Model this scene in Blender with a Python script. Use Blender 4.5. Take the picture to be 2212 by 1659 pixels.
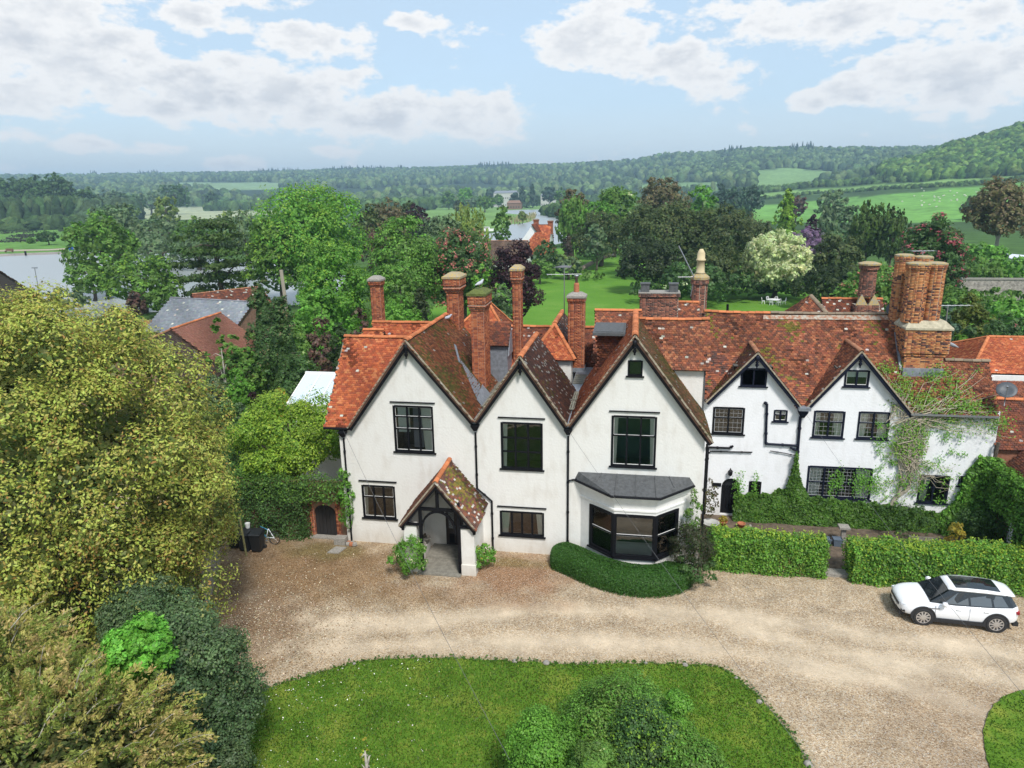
import bpy, math, random
import numpy as np
from math import sin, cos, pi, radians, atan2, sqrt, tan
from mathutils import Vector, Matrix
from mathutils.geometry import tessellate_polygon
for o in list(bpy.data.objects): bpy.data.objects.remove(o)
S = bpy.context.scene
COL = S.collection
# ---------------------------------------------------------------- camera
FPX, PITCH, ROLL, YAW, CH = 1536.0, radians(15.0), radians(0.9), radians(10.0), 17.4
_f = np.array([-sin(YAW)*cos(PITCH), cos(YAW)*cos(PITCH), -sin(PITCH)])
_r0 = np.array([cos(YAW), sin(YAW), 0.0]); _u0 = np.cross(_r0, _f)
_r = cos(ROLL)*_r0 - sin(ROLL)*_u0; _u = cos(ROLL)*_u0 + sin(ROLL)*_r0
cd = bpy.data.cameras.new('camera'); cam = bpy.data.objects.new('camera', cd); COL.objects.link(cam)
cd.sensor_width = 36.0; cd.lens = FPX/2212*36; cd.clip_start = 0.1; cd.clip_end = 20000
M = Matrix.Identity(4)
for i in range(3):
    M[i][0] = _r[i]; M[i][1] = _u[i]; M[i][2] = -_f[i]
M[2][3] = CH
cam.matrix_world = M
S.camera = cam
# ---------------------------------------------------------------- light
SUN_EL, SUN_AZ = 52.0, 152.0      # azimuth clockwise from +Y
SKY_STRENGTH = 0.10
S.view_settings.view_transform = 'Standard'; S.view_settings.look = 'None'
S.view_settings.gamma = 1.0; S.view_settings.use_curve_mapping = False
S.view_settings.exposure = 1.26
S.render.engine = 'CYCLES'
sl_ = bpy.data.lights.new('sun', 'SUN'); sl_.energy = 1.8; sl_.angle = radians(11); sl_.color = (1.0, 0.965, 0.915)
sun = bpy.data.objects.new('sun', sl_); COL.objects.link(sun)
_az = radians(SUN_AZ); _el = radians(SUN_EL)
sd = Vector((sin(_az)*cos(_el), cos(_az)*cos(_el), sin(_el)))
sun.rotation_euler = sd.to_track_quat('Z', 'Y').to_euler(); sun.location = (0, 0, 60)
W = bpy.data.worlds.new('World'); S.world = W; W.use_nodes = True
def world():
    nt = W.node_tree; n = nt.nodes; L = nt.links; n.clear()
    def N(t, **k):
        x = n.new(t)
        for a, b in k.items(): setattr(x, a, b)
        return x
    def mth(op, a, b=None, clamp=False):
        m = N('ShaderNodeMath', operation=op, use_clamp=clamp)
        for i, v in enumerate((a, b)):
            if v is None: continue
            if isinstance(v, (int, float)): m.inputs[i].default_value = v
            else: L.new(v, m.inputs[i])
        return m.outputs[0]
    out = N('ShaderNodeOutputWorld'); bg = N('ShaderNodeBackground'); bg.inputs[1].default_value = SKY_STRENGTH
    sky = N('ShaderNodeTexSky', sky_type='NISHITA', sun_disc=False)
    sky.sun_elevation = _el; sky.sun_rotation = _az; sky.air_density = 1.0; sky.dust_density = 1.0; sky.ozone_density = 1.0
    tc = N('ShaderNodeTexCoord'); sep = N('ShaderNodeSeparateXYZ'); L.new(tc.outputs['Generated'], sep.inputs[0])
    az = mth('ARCTAN2', sep.outputs[0], sep.outputs[1])          # 0 = +Y, positive to the right
    hyp = mth('SQRT', mth('ADD', mth('MULTIPLY', sep.outputs[0], sep.outputs[0]), mth('MULTIPLY', sep.outputs[1], sep.outputs[1])))
    el = mth('ARCTAN2', sep.outputs[2], hyp)
    cv = N('ShaderNodeCombineXYZ'); L.new(az, cv.inputs[0]); L.new(mth('MULTIPLY', el, 1.9), cv.inputs[1])
    def noise(scale, det, rough, off=0.0):
        mp = N('ShaderNodeMapping'); mp.inputs['Location'].default_value = (off, off*0.7, off*1.3); L.new(cv.outputs[0], mp.inputs[0])
        t = N('ShaderNodeTexNoise'); t.inputs['Scale'].default_value = scale; t.inputs['Detail'].default_value = det; t.inputs['Roughness'].default_value = rough
        L.new(mp.outputs[0], t.inputs['Vector']); return t.outputs['Fac']
    n1 = noise(17.0, 10, 0.58, 3.1); n2 = noise(48.0, 8, 0.6, 7.7); n3 = noise(2.2, 4, 0.5, 1.3)
    # cumulus banks: (azimuth deg, elevation deg, half width, half height, weight)
    banks = [(170, 120, 250, 80, 1.1), (20, 180, 170, 60, 1.0), (420, 190, 260, 72, 1.15), (640, 215, 200, 68, 1.1), (830, 255, 220, 58, 1.05), (1010, 255, 170, 52, 1.1), (440, 45, 110, 32, 1.0), (690, 90, 125, 42, 1.15), (150, 25, 190, 40, 0.9), (560, 0, 140, 26, 0.7), (900, 45, 70, 18, 0.85), (1290, 92, 155, 54, 1.2), (1470, 135, 140, 48, 0.95), (1600, 30, 170, 34, 0.65), (1850, 38, 220, 44, 1.0), (2120, 45, 100, 36, 0.8), (2050, 168, 155, 66, 1.25), (1830, 195, 64, 30, 1.05), (1745, 220, 42, 26, 0.9), (1545, 215, 70, 36, 0.6), (185, 312, 70, 20, 0.9), (330, 322, 60, 16, 0.7), (500, 356, 70, 18, 0.8), (700, 326, 70, 16, 0.7), (0, 362, 45, 16, 0.8), (60, 290, 90, 18, 0.5), (1100, 300, 80, 30, 0.7), (720, 180, 110, 40, 0.9), (1330, 20, 170, 26, 0.6)]
    acc = None
    for bx_, by_, w, h, k in banks:      # surveyed positions of the cloud banks, turned into azimuth and elevation
        rd = _r*(bx_-1106)/FPX - _u*(by_-829.5)/FPX + _f; a = math.degrees(atan2(rd[0], rd[1])); e = math.degrees(atan2(rd[2], math.hypot(rd[0], rd[1]))); w = math.degrees(w/FPX)*1.12; h = math.degrees(h/FPX)*1.22
        dx = mth('MULTIPLY', mth('SUBTRACT', az, radians(a)), 1/radians(w)); dy = mth('MULTIPLY', mth('SUBTRACT', el, radians(e)), 1/radians(h))
        g = mth('MULTIPLY', mth('SUBTRACT', 1.0, mth('ADD', mth('MULTIPLY', dx, dx), mth('MULTIPLY', dy, dy)), True), k)
        acc = g if acc is None else mth('MAXIMUM', acc, g)
    # rest of the sky: scattered cloud of the same kind
    rest = mth('MULTIPLY', mth('SUBTRACT', n3, 0.45, True), 3.0)
    up = mth('MULTIPLY', mth('SUBTRACT', el, radians(16), True), 5.0, True)
    away = mth('MULTIPLY', mth('SUBTRACT', mth('ABSOLUTE', mth('ADD', az, radians(10))), radians(44), True), 6.0, True)
    acc = mth('MAXIMUM', acc, mth('MULTIPLY', rest, mth('MAXIMUM', up, away)))
    body = mth('ADD', mth('MULTIPLY', acc, 1.05), mth('ADD', mth('MULTIPLY', mth('SUBTRACT', n1, 0.5), 2.8), mth('MULTIPLY', mth('SUBTRACT', n2, 0.5), .95)))
    mask = mth('MULTIPLY', mth('SUBTRACT', body, 0.34, True), 3.2, True)
    veil = mth('MULTIPLY', mth('SUBTRACT', noise(3.0, 6, .6, 11.0), 0.36, True), 1.6, True)
    # cloud tone: lit tops, greyer bellies
    tone = mth('ADD', mth('MULTIPLY', mth('SUBTRACT', noise(17.0, 7, .55, 5.2), 0.38, True), 1.7, True), 0.0)
    thick = mth('MULTIPLY', mth('SUBTRACT', body, 0.80, True), 1.6, True)
    sh = mth('SUBTRACT', 1.0, mth('MULTIPLY', thick, mth('SUBTRACT', 1.0, mth('MULTIPLY', tone, .75))))
    cr = N('ShaderNodeMix', data_type='RGBA'); L.new(sh, cr.inputs[0]); cr.inputs[6].default_value = (3.05, 3.15, 3.35, 1); cr.inputs[7].default_value = (4.4, 4.36, 4.32, 1)
    # thin haze layer over the blue
    vm = N('ShaderNodeMix', data_type='RGBA'); L.new(mth('ADD', mth('MULTIPLY', veil, .2), .72), vm.inputs[0]); L.new(sky.outputs[0], vm.inputs[6]); vm.inputs[7].default_value = (2.55, 3.2, 3.8, 1)
    low = mth('SUBTRACT', 1.0, mth('MULTIPLY', mth('ABSOLUTE', el), 9.0), True)
    hm_ = N('ShaderNodeMix', data_type='RGBA'); L.new(mth('MULTIPLY', low, .85), hm_.inputs[0]); L.new(vm.outputs[2], hm_.inputs[6]); hm_.inputs[7].default_value = (3.8, 4.0, 4.1, 1); vm = hm_
    mx = N('ShaderNodeMix', data_type='RGBA'); L.new(mask, mx.inputs[0]); L.new(vm.outputs[2], mx.inputs[6]); L.new(cr.outputs[2], mx.inputs[7])
    L.new(mx.outputs[2], bg.inputs[0]); L.new(bg.outputs[0], out.inputs[0])
world()
# ---------------------------------------------------------------- places: sight lines of the survey, used to find real positions
def ray(x, y): return _r*(x-1106)/FPX - _u*(y-829.5)/FPX + _f
CAM = np.array([0, 0, CH])
def onz(x, y, z=0.0):
    d = ray(x, y); return CAM + d*(z-CH)/d[2]
def ony(x, y, Y):
    d = ray(x, y); return CAM + d*Y/d[1]
def onx(x, y, X):
    d = ray(x, y); return CAM + d*X/d[0]
def proj(P):
    q = np.asarray(P, float)-CAM; w = q@_f
    return 1106+FPX*(q@_r)/w, 829.5-FPX*(q@_u)/w
def rect(x0, y0, x1, y1, Y):
    a = ony(x0, (y0+y1)/2, Y)[0]; b = ony(x1, (y0+y1)/2, Y)[0]
    t = ony((x0+x1)/2, y0, Y)[2]; c = ony((x0+x1)/2, y1, Y)[2]
    return a, b, c, t
# ---------------------------------------------------------------- helpers
ORG = {}
def tag(o, label=None, cat=None, group=None, kind=None):
    if label: o['label'] = label
    if cat: o['category'] = cat
    if group: o['group'] = group
    if kind: o['kind'] = kind
    return o
def empty(name, loc, label, cat, group=None):
    o = bpy.data.objects.new(name, None); COL.objects.link(o); o.location = loc; o.empty_display_size = .3
    ORG[o.name] = np.array(loc, float); return tag(o, label, cat, group)
def link(name, me, parent=None):
    o = bpy.data.objects.new(name, me); COL.objects.link(o)
    if parent is not None:
        o.parent = parent; ORG[o.name] = ORG[parent.name]
    else: ORG[o.name] = np.zeros(3)
    return o
def build(name, V, F, mat, parent=None, cols=None, smooth=False):
    """V (n,3) world coordinates, F (m,k) array or list of faces."""
    V = np.asarray(V, np.float32)
    if parent is not None: V = V - ORG[parent.name].astype(np.float32)
    me = bpy.data.meshes.new(name)
    if isinstance(F, np.ndarray):
        k = F.shape[1]; me.vertices.add(len(V)); me.vertices.foreach_set('co', V.ravel())
        me.loops.add(F.size); me.loops.foreach_set('vertex_index', F.ravel().astype(np.int32))
        me.polygons.add(len(F)); me.polygons.foreach_set('loop_start', np.arange(0, F.size, k, dtype=np.int32))
        me.update(calc_edges=True)
    else:
        me.from_pydata([tuple(map(float, v)) for v in V], [], F)
    if cols is not None:
        a = me.color_attributes.new('Col', 'FLOAT_COLOR', 'POINT'); c = np.ones((len(V), 4), np.float32); c[:, :3] = cols; a.data.foreach_set('color', c.ravel())
    if smooth: me.polygons.foreach_set('use_smooth', [True]*len(me.polygons))
    if mat: me.materials.append(mat)
    me.validate(); me.update()
    return link(name, me, parent)
class MB:
    def __init__(s): s.v = []; s.f = []; s.c = []; s.cur = (1, 1, 1)
    def add(s, vs, fs):
        b = len(s.v); s.v += [tuple(v) for v in vs]; s.f += [tuple(b+i for i in f) for f in fs]; s.c += [s.cur]*len(vs); return s
    def box(s, x0, x1, y0, y1, z0, z1):
        return s.add([(x, y, z) for x in (x0, x1) for y in (y0, y1) for z in (z0, z1)], [(0, 1, 3, 2), (4, 6, 7, 5), (0, 4, 5, 1), (2, 3, 7, 6), (0, 2, 6, 4), (1, 5, 7, 3)])
    def obox(s, c, ax, ay, az):
        c, ax, ay, az = map(lambda q: np.array(q, float), (c, ax, ay, az))
        return s.add([c+i*ax+j*ay+k*az for i in (-1, 1) for j in (-1, 1) for k in (-1, 1)], [(0, 1, 3, 2), (4, 6, 7, 5), (0, 4, 5, 1), (2, 3, 7, 6), (0, 2, 6, 4), (1, 5, 7, 3)])
    def bar(s, a, b, w, h, up=(0, 0, 1)):
        a = np.array(a, float); b = np.array(b, float); d = b-a; L_ = np.linalg.norm(d); d = d/L_
        sd_ = np.cross(d, up); n = np.linalg.norm(sd_); sd_ = sd_/n if n > 1e-6 else np.array([1., 0, 0]); u = np.cross(sd_, d)
        return s.obox((a+b)/2, d*L_/2, sd_*w/2, u*h/2)
    def tube(s, pts, r, n=8, cap=True):
        pts = [np.array(p, float) for p in pts]; rs = r if hasattr(r, '__len__') else [r]*len(pts)
        prev = None; rings = []
        for i, p in enumerate(pts):
            d = pts[min(i+1, len(pts)-1)]-pts[max(i-1, 0)]; d = d/(np.linalg.norm(d)+1e-9)
            if prev is None:
                prev = np.cross(d, (0, 0, 1)) if abs(d[2]) < .9 else np.cross(d, (1, 0, 0))
            a = prev-d*(prev@d); a /= np.linalg.norm(a)+1e-9; prev = a; b = np.cross(d, a)
            rings.append([p+rs[i]*(cos(t)*a+sin(t)*b) for t in [2*pi*k/n for k in range(n)]])
        vs = [q for R_ in rings for q in R_]; fs = []
        for i in range(len(pts)-1):
            for k in range(n):
                fs.append((i*n+k, i*n+(k+1) % n, (i+1)*n+(k+1) % n, (i+1)*n+k))
        if cap: fs += [tuple(range(n))[::-1], tuple((len(pts)-1)*n+k for k in range(n))]
        return s.add(vs, fs)
    def lathe(s, c, prof, n=12, rot=0.0):
        vs = []; fs = []
        for r, z in prof: vs += [(c[0]+r*cos(rot+2*pi*k/n), c[1]+r*sin(rot+2*pi*k/n), c[2]+z) for k in range(n)]
        for i in range(len(prof)-1):
            for k in range(n): fs.append((i*n+k, i*n+(k+1) % n, (i+1)*n+(k+1) % n, (i+1)*n+k))
        fs += [tuple(range(n))[::-1], tuple((len(prof)-1)*n+k for k in range(n))]
        return s.add(vs, fs)
    def prism(s, poly, ext):
        n = len(poly); e = np.array(ext, float); p = [np.array(q, float) for q in poly]
        return s.add(p+[q+e for q in p], [tuple(range(n)), tuple(range(2*n-1, n-1, -1))]+[(i, i+n, (i+1) % n+n, (i+1) % n) for i in range(n)])
    def build(s, name, mat, parent=None, smooth=False):
        multi = len(set(s.c)) > 1 or s.c and s.c[0] != (1, 1, 1)
        o = build(name, s.v, s.f, mat, parent, np.array(s.c) if multi else None, smooth)
        return o
# ---------------------------------------------------------------- materials
def mat(name, col=(.5, .5, .5), rough=.7, metal=0, attr=False, nscale=0, namt=.25, bump=0, bscale=20, spec=.4, coat=0, col2=None, trans=0, detail=6):
    m = bpy.data.materials.new(name); m.use_nodes = True; nt = m.node_tree; n = nt.nodes; L = nt.links
    b = n['Principled BSDF']; b.inputs['Roughness'].default_value = rough; b.inputs['Metallic'].default_value = metal
    b.inputs['Specular IOR Level'].default_value = spec; b.inputs['Coat Weight'].default_value = coat
    b.inputs['Base Color'].default_value = (*col, 1)
    src = None
    tc = n.new('ShaderNodeTexCoord')
    if attr:
        a = n.new('ShaderNodeAttribute'); a.attribute_name = 'Col'; src = a.outputs['Color']
    if nscale:
        t = n.new('ShaderNodeTexNoise'); t.inputs['Scale'].default_value = nscale; t.inputs['Detail'].default_value = detail; t.inputs['Roughness'].default_value = .62
        L.new(tc.outputs['Object'], t.inputs['Vector'])
        if col2 is not None:
            rp = n.new('ShaderNodeValToRGB'); rp.color_ramp.elements[0].position = .38; rp.color_ramp.elements[1].position = .62
            rp.color_ramp.elements[0].color = (*col, 1); rp.color_ramp.elements[1].color = (*col2, 1); L.new(t.outputs['Fac'], rp.inputs[0]); src = rp.outputs[0]
        else:
            mr = n.new('ShaderNodeMapRange'); mr.inputs[1].default_value = .3; mr.inputs[2].default_value = .7; mr.inputs[3].default_value = 1-namt; mr.inputs[4].default_value = 1+namt
            L.new(t.outputs['Fac'], mr.inputs[0])
            mx = n.new('ShaderNodeMix'); mx.data_type = 'RGBA'; mx.blend_type = 'MULTIPLY'; mx.inputs[0].default_value = 1
            if src: L.new(src, mx.inputs[6])
            else: mx.inputs[6].default_value = (*col, 1)
            L.new(mr.outputs[0], mx.inputs[7]); src = mx.outputs[2]
    if src: L.new(src, b.inputs['Base Color'])
    if bump:
        t = n.new('ShaderNodeTexNoise'); t.inputs['Scale'].default_value = bscale; t.inputs['Detail'].default_value = 5
        L.new(tc.outputs['Object'], t.inputs['Vector'])
        bp = n.new('ShaderNodeBump'); bp.inputs['Strength'].default_value = 1; bp.inputs['Distance'].default_value = bump
        L.new(t.outputs['Fac'], bp.inputs['Height']); L.new(bp.outputs[0], b.inputs['Normal'])
    if trans:
        tr = n.new('ShaderNodeBsdfTranslucent'); ms = n.new('ShaderNodeMixShader'); ms.inputs[0].default_value = trans
        if src: L.new(src, tr.inputs[0])
        L.new(b.outputs[0], ms.inputs[1]); L.new(tr.outputs[0], ms.inputs[2]); L.new(ms.outputs[0], n['Material Output'].inputs[0])
    return m
LEAF = mat('leaf', attr=True, rough=.5, spec=.3, trans=.40)
BARK = mat('bark', (.10, .08, .06), rough=.9, nscale=9, namt=.4, bump=.01, bscale=30)
PALEBARK = mat('pale_bark', (.34, .31, .26), rough=.9, nscale=9, namt=.3)
TILE = mat('clay_tile', attr=True, rough=.85, nscale=24, namt=.14, bump=.004, bscale=60, spec=.2)
BRICK = mat('brick', attr=True, rough=.9, nscale=35, namt=.25, bump=.003, bscale=80, spec=.15)
MORTAR = mat('mortar', (.36, .31, .25), rough=.95, nscale=20, namt=.25)
def stucco(name, col, dirt):
    m = mat(name, col, rough=.9, bump=.012, bscale=9, spec=.15); nt = m.node_tree; n = nt.nodes; L = nt.links; b = n['Principled BSDF']
    tc = n.new('ShaderNodeTexCoord')
    t = n.new('ShaderNodeTexNoise'); t.inputs['Scale'].default_value = .8; t.inputs['Detail'].default_value = 9; t.inputs['Roughness'].default_value = .7; L.new(tc.outputs['Object'], t.inputs[0])
    mp = n.new('ShaderNodeMapping'); mp.inputs['Scale'].default_value = (1.6, 1.6, .5); L.new(tc.outputs['Object'], mp.inputs[0])
    t2 = n.new('ShaderNodeTexNoise'); t2.inputs['Scale'].default_value = 1.6; t2.inputs['Detail'].default_value = 7; L.new(mp.outputs[0], t2.inputs[0])
    sp = n.new('ShaderNodeSeparateXYZ'); L.new(tc.outputs['Object'], sp.inputs[0])
    lo = n.new('ShaderNodeMapRange'); lo.inputs[1].default_value = 0; lo.inputs[2].default_value = 1.1; lo.inputs[3].default_value = .30; lo.inputs[4].default_value = 0; L.new(sp.outputs[2], lo.inputs[0])
    ad = n.new('ShaderNodeMath'); ad.operation = 'MULTIPLY'; L.new(t.outputs['Fac'], ad.inputs[0]); L.new(t2.outputs['Fac'], ad.inputs[1])
    ad2 = n.new('ShaderNodeMath'); ad2.operation = 'ADD'; L.new(ad.outputs[0], ad2.inputs[0]); L.new(lo.outputs[0], ad2.inputs[1])
    rp = n.new('ShaderNodeValToRGB'); rp.color_ramp.elements[0].position = .24; rp.color_ramp.elements[1].position = .72
    rp.color_ramp.elements[0].color = (*col, 1); rp.color_ramp.elements[1].color = (*dirt, 1); L.new(ad2.outputs[0], rp.inputs[0]); L.new(rp.outputs[0], b.inputs['Base Color'])
    return m
STUCCO = stucco('cream_render', (.745, .73, .69), (.52, .47, .40))
WHITEWASH = stucco('whitewash', (.80, .80, .81), (.60, .59, .57))
BLACK = mat('black_paint', (.007, .007, .009), rough=.55, nscale=12, namt=.4, spec=.18)
NAVY = mat('navy_paint', (.008, .010, .022), rough=.55, nscale=12, namt=.4, spec=.18)
WHITEP = mat('white_paint', (.78, .77, .74), rough=.5, nscale=5, namt=.06)
LEAD = mat('lead', (.22, .24, .27), rough=.5, nscale=5, namt=.3, metal=.2)
LEADD = mat('dark_lead', (.085, .088, .09), rough=.75, nscale=6, namt=.3, bump=.006, bscale=14)
WOODG = mat('grey_wood', (.20, .19, .15), rough=.9, nscale=10, namt=.35)
WOODB = mat('brown_wood', (.26, .13, .06), rough=.8, nscale=8, namt=.3)
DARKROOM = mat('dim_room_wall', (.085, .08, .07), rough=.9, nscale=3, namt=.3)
GREENROOM = mat('green_carpet', (.09, .17, .15), rough=.95)
CURTAIN = mat('curtain_cloth', (.82, .79, .70), rough=.9)
BLIND = mat('blind_cloth', (.74, .77, .76), rough=.85)
STONE = mat('stone', (.27, .25, .22), rough=.95, nscale=14, namt=.35, bump=.006, bscale=30)
LICHEN = mat('lichened_stone', (.44, .30, .08), rough=.95, nscale=11, col2=(.27, .26, .23), bump=.01, bscale=25)
MOSS = mat('moss', (.10, .12, .03), rough=1, nscale=8, namt=.4, bump=.02, bscale=20)
TERRA = mat('terracotta', (.36, .13, .06), rough=.8, nscale=8, namt=.2)
METAL = mat('grey_metal', (.35, .36, .38), rough=.4, metal=.7)
PAINT = mat('attr_paint', attr=True, rough=.6)
def glassmat():
    m = bpy.data.materials.new('window_glass'); m.use_nodes = True; n = m.node_tree.nodes; L = m.node_tree.links; n.clear()
    o = n.new('ShaderNodeOutputMaterial'); t = n.new('ShaderNodeBsdfTransparent'); t.inputs[0].default_value = (.95, .97, .96, 1)
    g = n.new('ShaderNodeBsdfGlossy'); g.inputs['Roughness'].default_value = .03; f = n.new('ShaderNodeFresnel'); f.inputs[0].default_value = 1.5
    tc = n.new('ShaderNodeTexCoord'); ns = n.new('ShaderNodeTexNoise'); ns.inputs['Scale'].default_value = 3; L.new(tc.outputs['Object'], ns.inputs[0])
    bp = n.new('ShaderNodeBump'); bp.inputs['Distance'].default_value = .004; L.new(ns.outputs['Fac'], bp.inputs['Height']); L.new(bp.outputs[0], g.inputs['Normal'])
    a = n.new('ShaderNodeMath'); a.operation = 'MULTIPLY_ADD'; a.inputs[1].default_value = 1.3; a.inputs[2].default_value = .03; L.new(f.outputs[0], a.inputs[0])
    x = n.new('ShaderNodeMixShader'); L.new(a.outputs[0], x.inputs[0]); L.new(t.outputs[0], x.inputs[1]); L.new(g.outputs[0], x.inputs[2]); L.new(x.outputs[0], o.inputs[0])
    return m
GLASS = glassmat()
# ---------------------------------------------------------------- terrain
# hill profiles: for sight columns x, a list of (distance, height of the sight line) knots
def zof(x, y, d):
    r_ = ray(x, y); return CH + d*r_[2]/math.hypot(r_[0], r_[1])
KN = {}
def kn(x, *L_): KN[x] = [(0, 0.0)]+[(d, 0.0 if y is None else zof(x, y, d)) for d, y in L_]
kn(-300, (1300, None), (1900, 424), (2600, 400), (3400, 386), (4200, 384))
kn(100, (1200, None), (1800, 420), (2500, 398), (3300, 384), (4200, 384))
kn(500, (1200, None), (1800, 414), (2500, 392), (3200, 379), (4200, 380))
kn(800, (1200, None), (1700, 412), (2300, 390), (3000, 371), (4200, 374))
kn(1100, (1200, None), (1600, 412), (2200, 382), (2700, 364), (4200, 372))
kn(1320, (1100, None), (1500, 410), (1900, 382), (2400, 357), (4200, 370))
kn(1450, (1000, None), (1400, 402), (1900, 365), (2300, 340), (4200, 365))
kn(1640, (600, None), (800, 433), (1000, 412), (1250, 398), (1450, 380), (2100, 330), (4200, 355))
kn(1800, (560, None), (760, 425), (950, 402), (1150, 397), (1400, 388), (2100, 329), (4200, 350))
kn(1960, (500, None), (740, 412), (920, 392), (1100, 357), (1300, 372), (2100, 329), (4200, 345))
kn(2060, (470, None), (740, 405), (880, 386), (1130, 322), (1500, 340), (2100, 330), (4200, 345))
kn(2212, (430, None), (740, 393), (860, 378), (1150, 284), (1700, 290), (4200, 320))
kn(2500, (400, None), (740, 385), (860, 370), (1150, 262), (1700, 270), (4200, 310))
KX = sorted(KN); DG = np.linspace(0, 4400, 881)
HT = np.array([np.interp(DG, [k[0] for k in KN[x]], [k[1] for k in KN[x]]) for x in KX])
for _ in range(10): HT[:, 1:-1] = (HT[:, :-2]+2*HT[:, 1:-1]+HT[:, 2:])/4
HT = np.maximum(HT, 0)
AZ = np.array([atan2(ray(x, 412)[0], ray(x, 412)[1]) for x in KX])
def height(X, Y):
    d = np.clip(np.hypot(X, Y), 0, 4399); a = np.arctan2(X, Y)
    a = np.clip(a, AZ[0], AZ[-1]-1e-6); i = np.clip(np.searchsorted(AZ, a, side='right')-1, 0, len(AZ)-2)
    t = (a-AZ[i])/(AZ[i+1]-AZ[i]); t = t*t*(3-2*t); j = np.clip((d/5).astype(int), 0, 879); s = d/5-j
    A = HT[i, j]*(1-s)+HT[i, j+1]*s; B = HT[i+1, j]*(1-s)+HT[i+1, j+1]*s
    return A*(1-t)+B*t
def inpoly(x, y, P):
    r_ = np.zeros(np.shape(x), bool); n = len(P)
    for k in range(n):
        x0, y0 = P[k][:2]; x1, y1 = P[(k+1) % n][:2]
        c = ((y0 > y) != (y1 > y)) & (x < (x1-x0)*(y-y0)/((y1-y0) or 1e-9)+x0); r_ ^= c
    return r_
def projv(X, Y, Z):
    q = np.stack([X, Y, Z-CH], -1); w = np.maximum(q@_f, 1e-3)
    return 1106+FPX*(q@_r)/w, 829.5-FPX*(q@_u)/w
rng = np.random.default_rng(7); random.seed(7)
FIELDS = [([(-400, 475), (160, 472), (170, 550), (-400, 555)], (.115, .235, .045)),
          ([(270, 446), (600, 446), (600, 462), (420, 475), (270, 472)], (.33, .36, .22)),
          ([(380, 394), (620, 394), (600, 409), (380, 412)], (.20, .30, .14)),
          ([(920, 440), (1200, 436), (1210, 500), (900, 500)], (.15, .26, .07)),
          ([(1560, 440), (1650, 444), (1900, 422), (2212, 392), (2500, 380), (2500, 480), (1560, 480)], (.135, .29, .06)),
          ([(1630, 418), (1900, 399), (2090, 386), (2212, 380), (2212, 384), (2100, 392), (1900, 406), (1640, 428)], (.17, .29, .08)),
          ([(1632, 368), (1700, 362), (1790, 370), (1850, 380), (1760, 398), (1640, 412), (1625, 395)], (.17, .28, .10)),
          ([(1380, 398), (1560, 392), (1560, 412), (1380, 412)], (.16, .26, .10)),
          ([(1840, 372), (1900, 366), (1880, 378)], (.17, .28, .10))]
def terrain():
    az = np.concatenate([np.linspace(-pi, -.92, 40)[:-1], np.linspace(-.92, .60, 330), np.linspace(.60, pi, 50)[1:]])
    dd = np.concatenate([[0.5, 8, 16, 26, 38], np.geomspace(50, 4390, 130)])
    A, D = np.meshgrid(az, dd, indexing='ij'); X = np.sin(A)*D; Y = np.cos(A)*D; Z = height(X, Y)-.03
    Z = Z - np.where(D > 4300, 8, 0)
    px, py = projv(X, Y, Z)
    C = np.zeros(X.shape+(3,)); C[:] = (.045, .085, .025); far = D > 1100; C[far] = (.035, .06, .03)
    near = D < 340; C[near] = (.055, .11, .025)
    for P, c in FIELDS: C[inpoly(px, py, P) & (D > 60)] = c
    C *= (1+.12*np.sin(X*.05+Y*.013)*np.sin(Y*.031))[..., None]
    n, m = X.shape; V = np.stack([X, Y, Z], -1).reshape(-1, 3)
    i, j = np.meshgrid(np.arange(n-1), np.arange(m-1), indexing='ij'); b = (i*m+j).ravel()
    F = np.stack([b, b+1, b+m+1, b+m], -1)
    gm = mat('terrain_grass', attr=True, rough=.95, nscale=.12, namt=.35, bump=.04, bscale=3, spec=.1, detail=12)
    o = build('ground', V, F, gm, None, C.reshape(-1, 3), True)
    tag(o, kind='structure', label='broad green valley floor rising to wooded hills')
terrain()
def sheet(name, P, z, m, label, n=0, h=0.0, cols=None):
    """flat sheet from ground outline P [(x,y)], finely meshed when n"""
    V = []; F = []
    tri = tessellate_polygon([[Vector((p[0], p[1], 0)) for p in P]])
    V = [(p[0], p[1], z) for p in P]; F = [tuple(t) for t in tri]
    if h:
        k = len(P); V += [(p[0], p[1], z-h) for p in P]; F += [(i, (i+1) % k, (i+1) % k+k, i+k) for i in range(k)]
    o = build(name, V, F, m, None, None); tag(o, label, kind='structure'); return o
def seg(px, py, L_):
    d = np.full(np.shape(px), 1e9)
    for (ax, ay), (bx, by) in zip(L_[:-1], L_[1:]):
        vx, vy = bx-ax, by-ay; t = np.clip(((px-ax)*vx+(py-ay)*vy)/(vx*vx+vy*vy), 0, 1); d = np.minimum(d, np.hypot(px-ax-t*vx, py-ay-t*vy))
    return d
G = lambda L_: [tuple(onz(x, y)[:2]) for x, y in L_]
ISL = G([(440, 1700), (480, 1580), (545, 1503), (600, 1483), (680, 1460), (740, 1441), (800, 1429), (900, 1424), (1000, 1426), (1100, 1430), (1250, 1440), (1330, 1436), (1400, 1437), (1480, 1438), (1545, 1442), (1590, 1462), (1640, 1510), (1685, 1560), (1715, 1600), (1740, 1645), (1760, 1720), (1700, 1900), (1500, 2050), (1100, 2100), (700, 2050), (480, 1900)])
def smoothpoly(P, it=2, jit=.0):
    for _ in range(it):
        Q = []
        for i in range(len(P)):
            a = np.array(P[i]); b = np.array(P[(i+1) % len(P)]); Q += [tuple(a*.75+b*.25), tuple(a*.25+b*.75)]
        P = Q
    return [(p[0]+random.uniform(-jit, jit), p[1]+random.uniform(-jit, jit)) for p in P]
ISL = smoothpoly(ISL, 3, .04)
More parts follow.
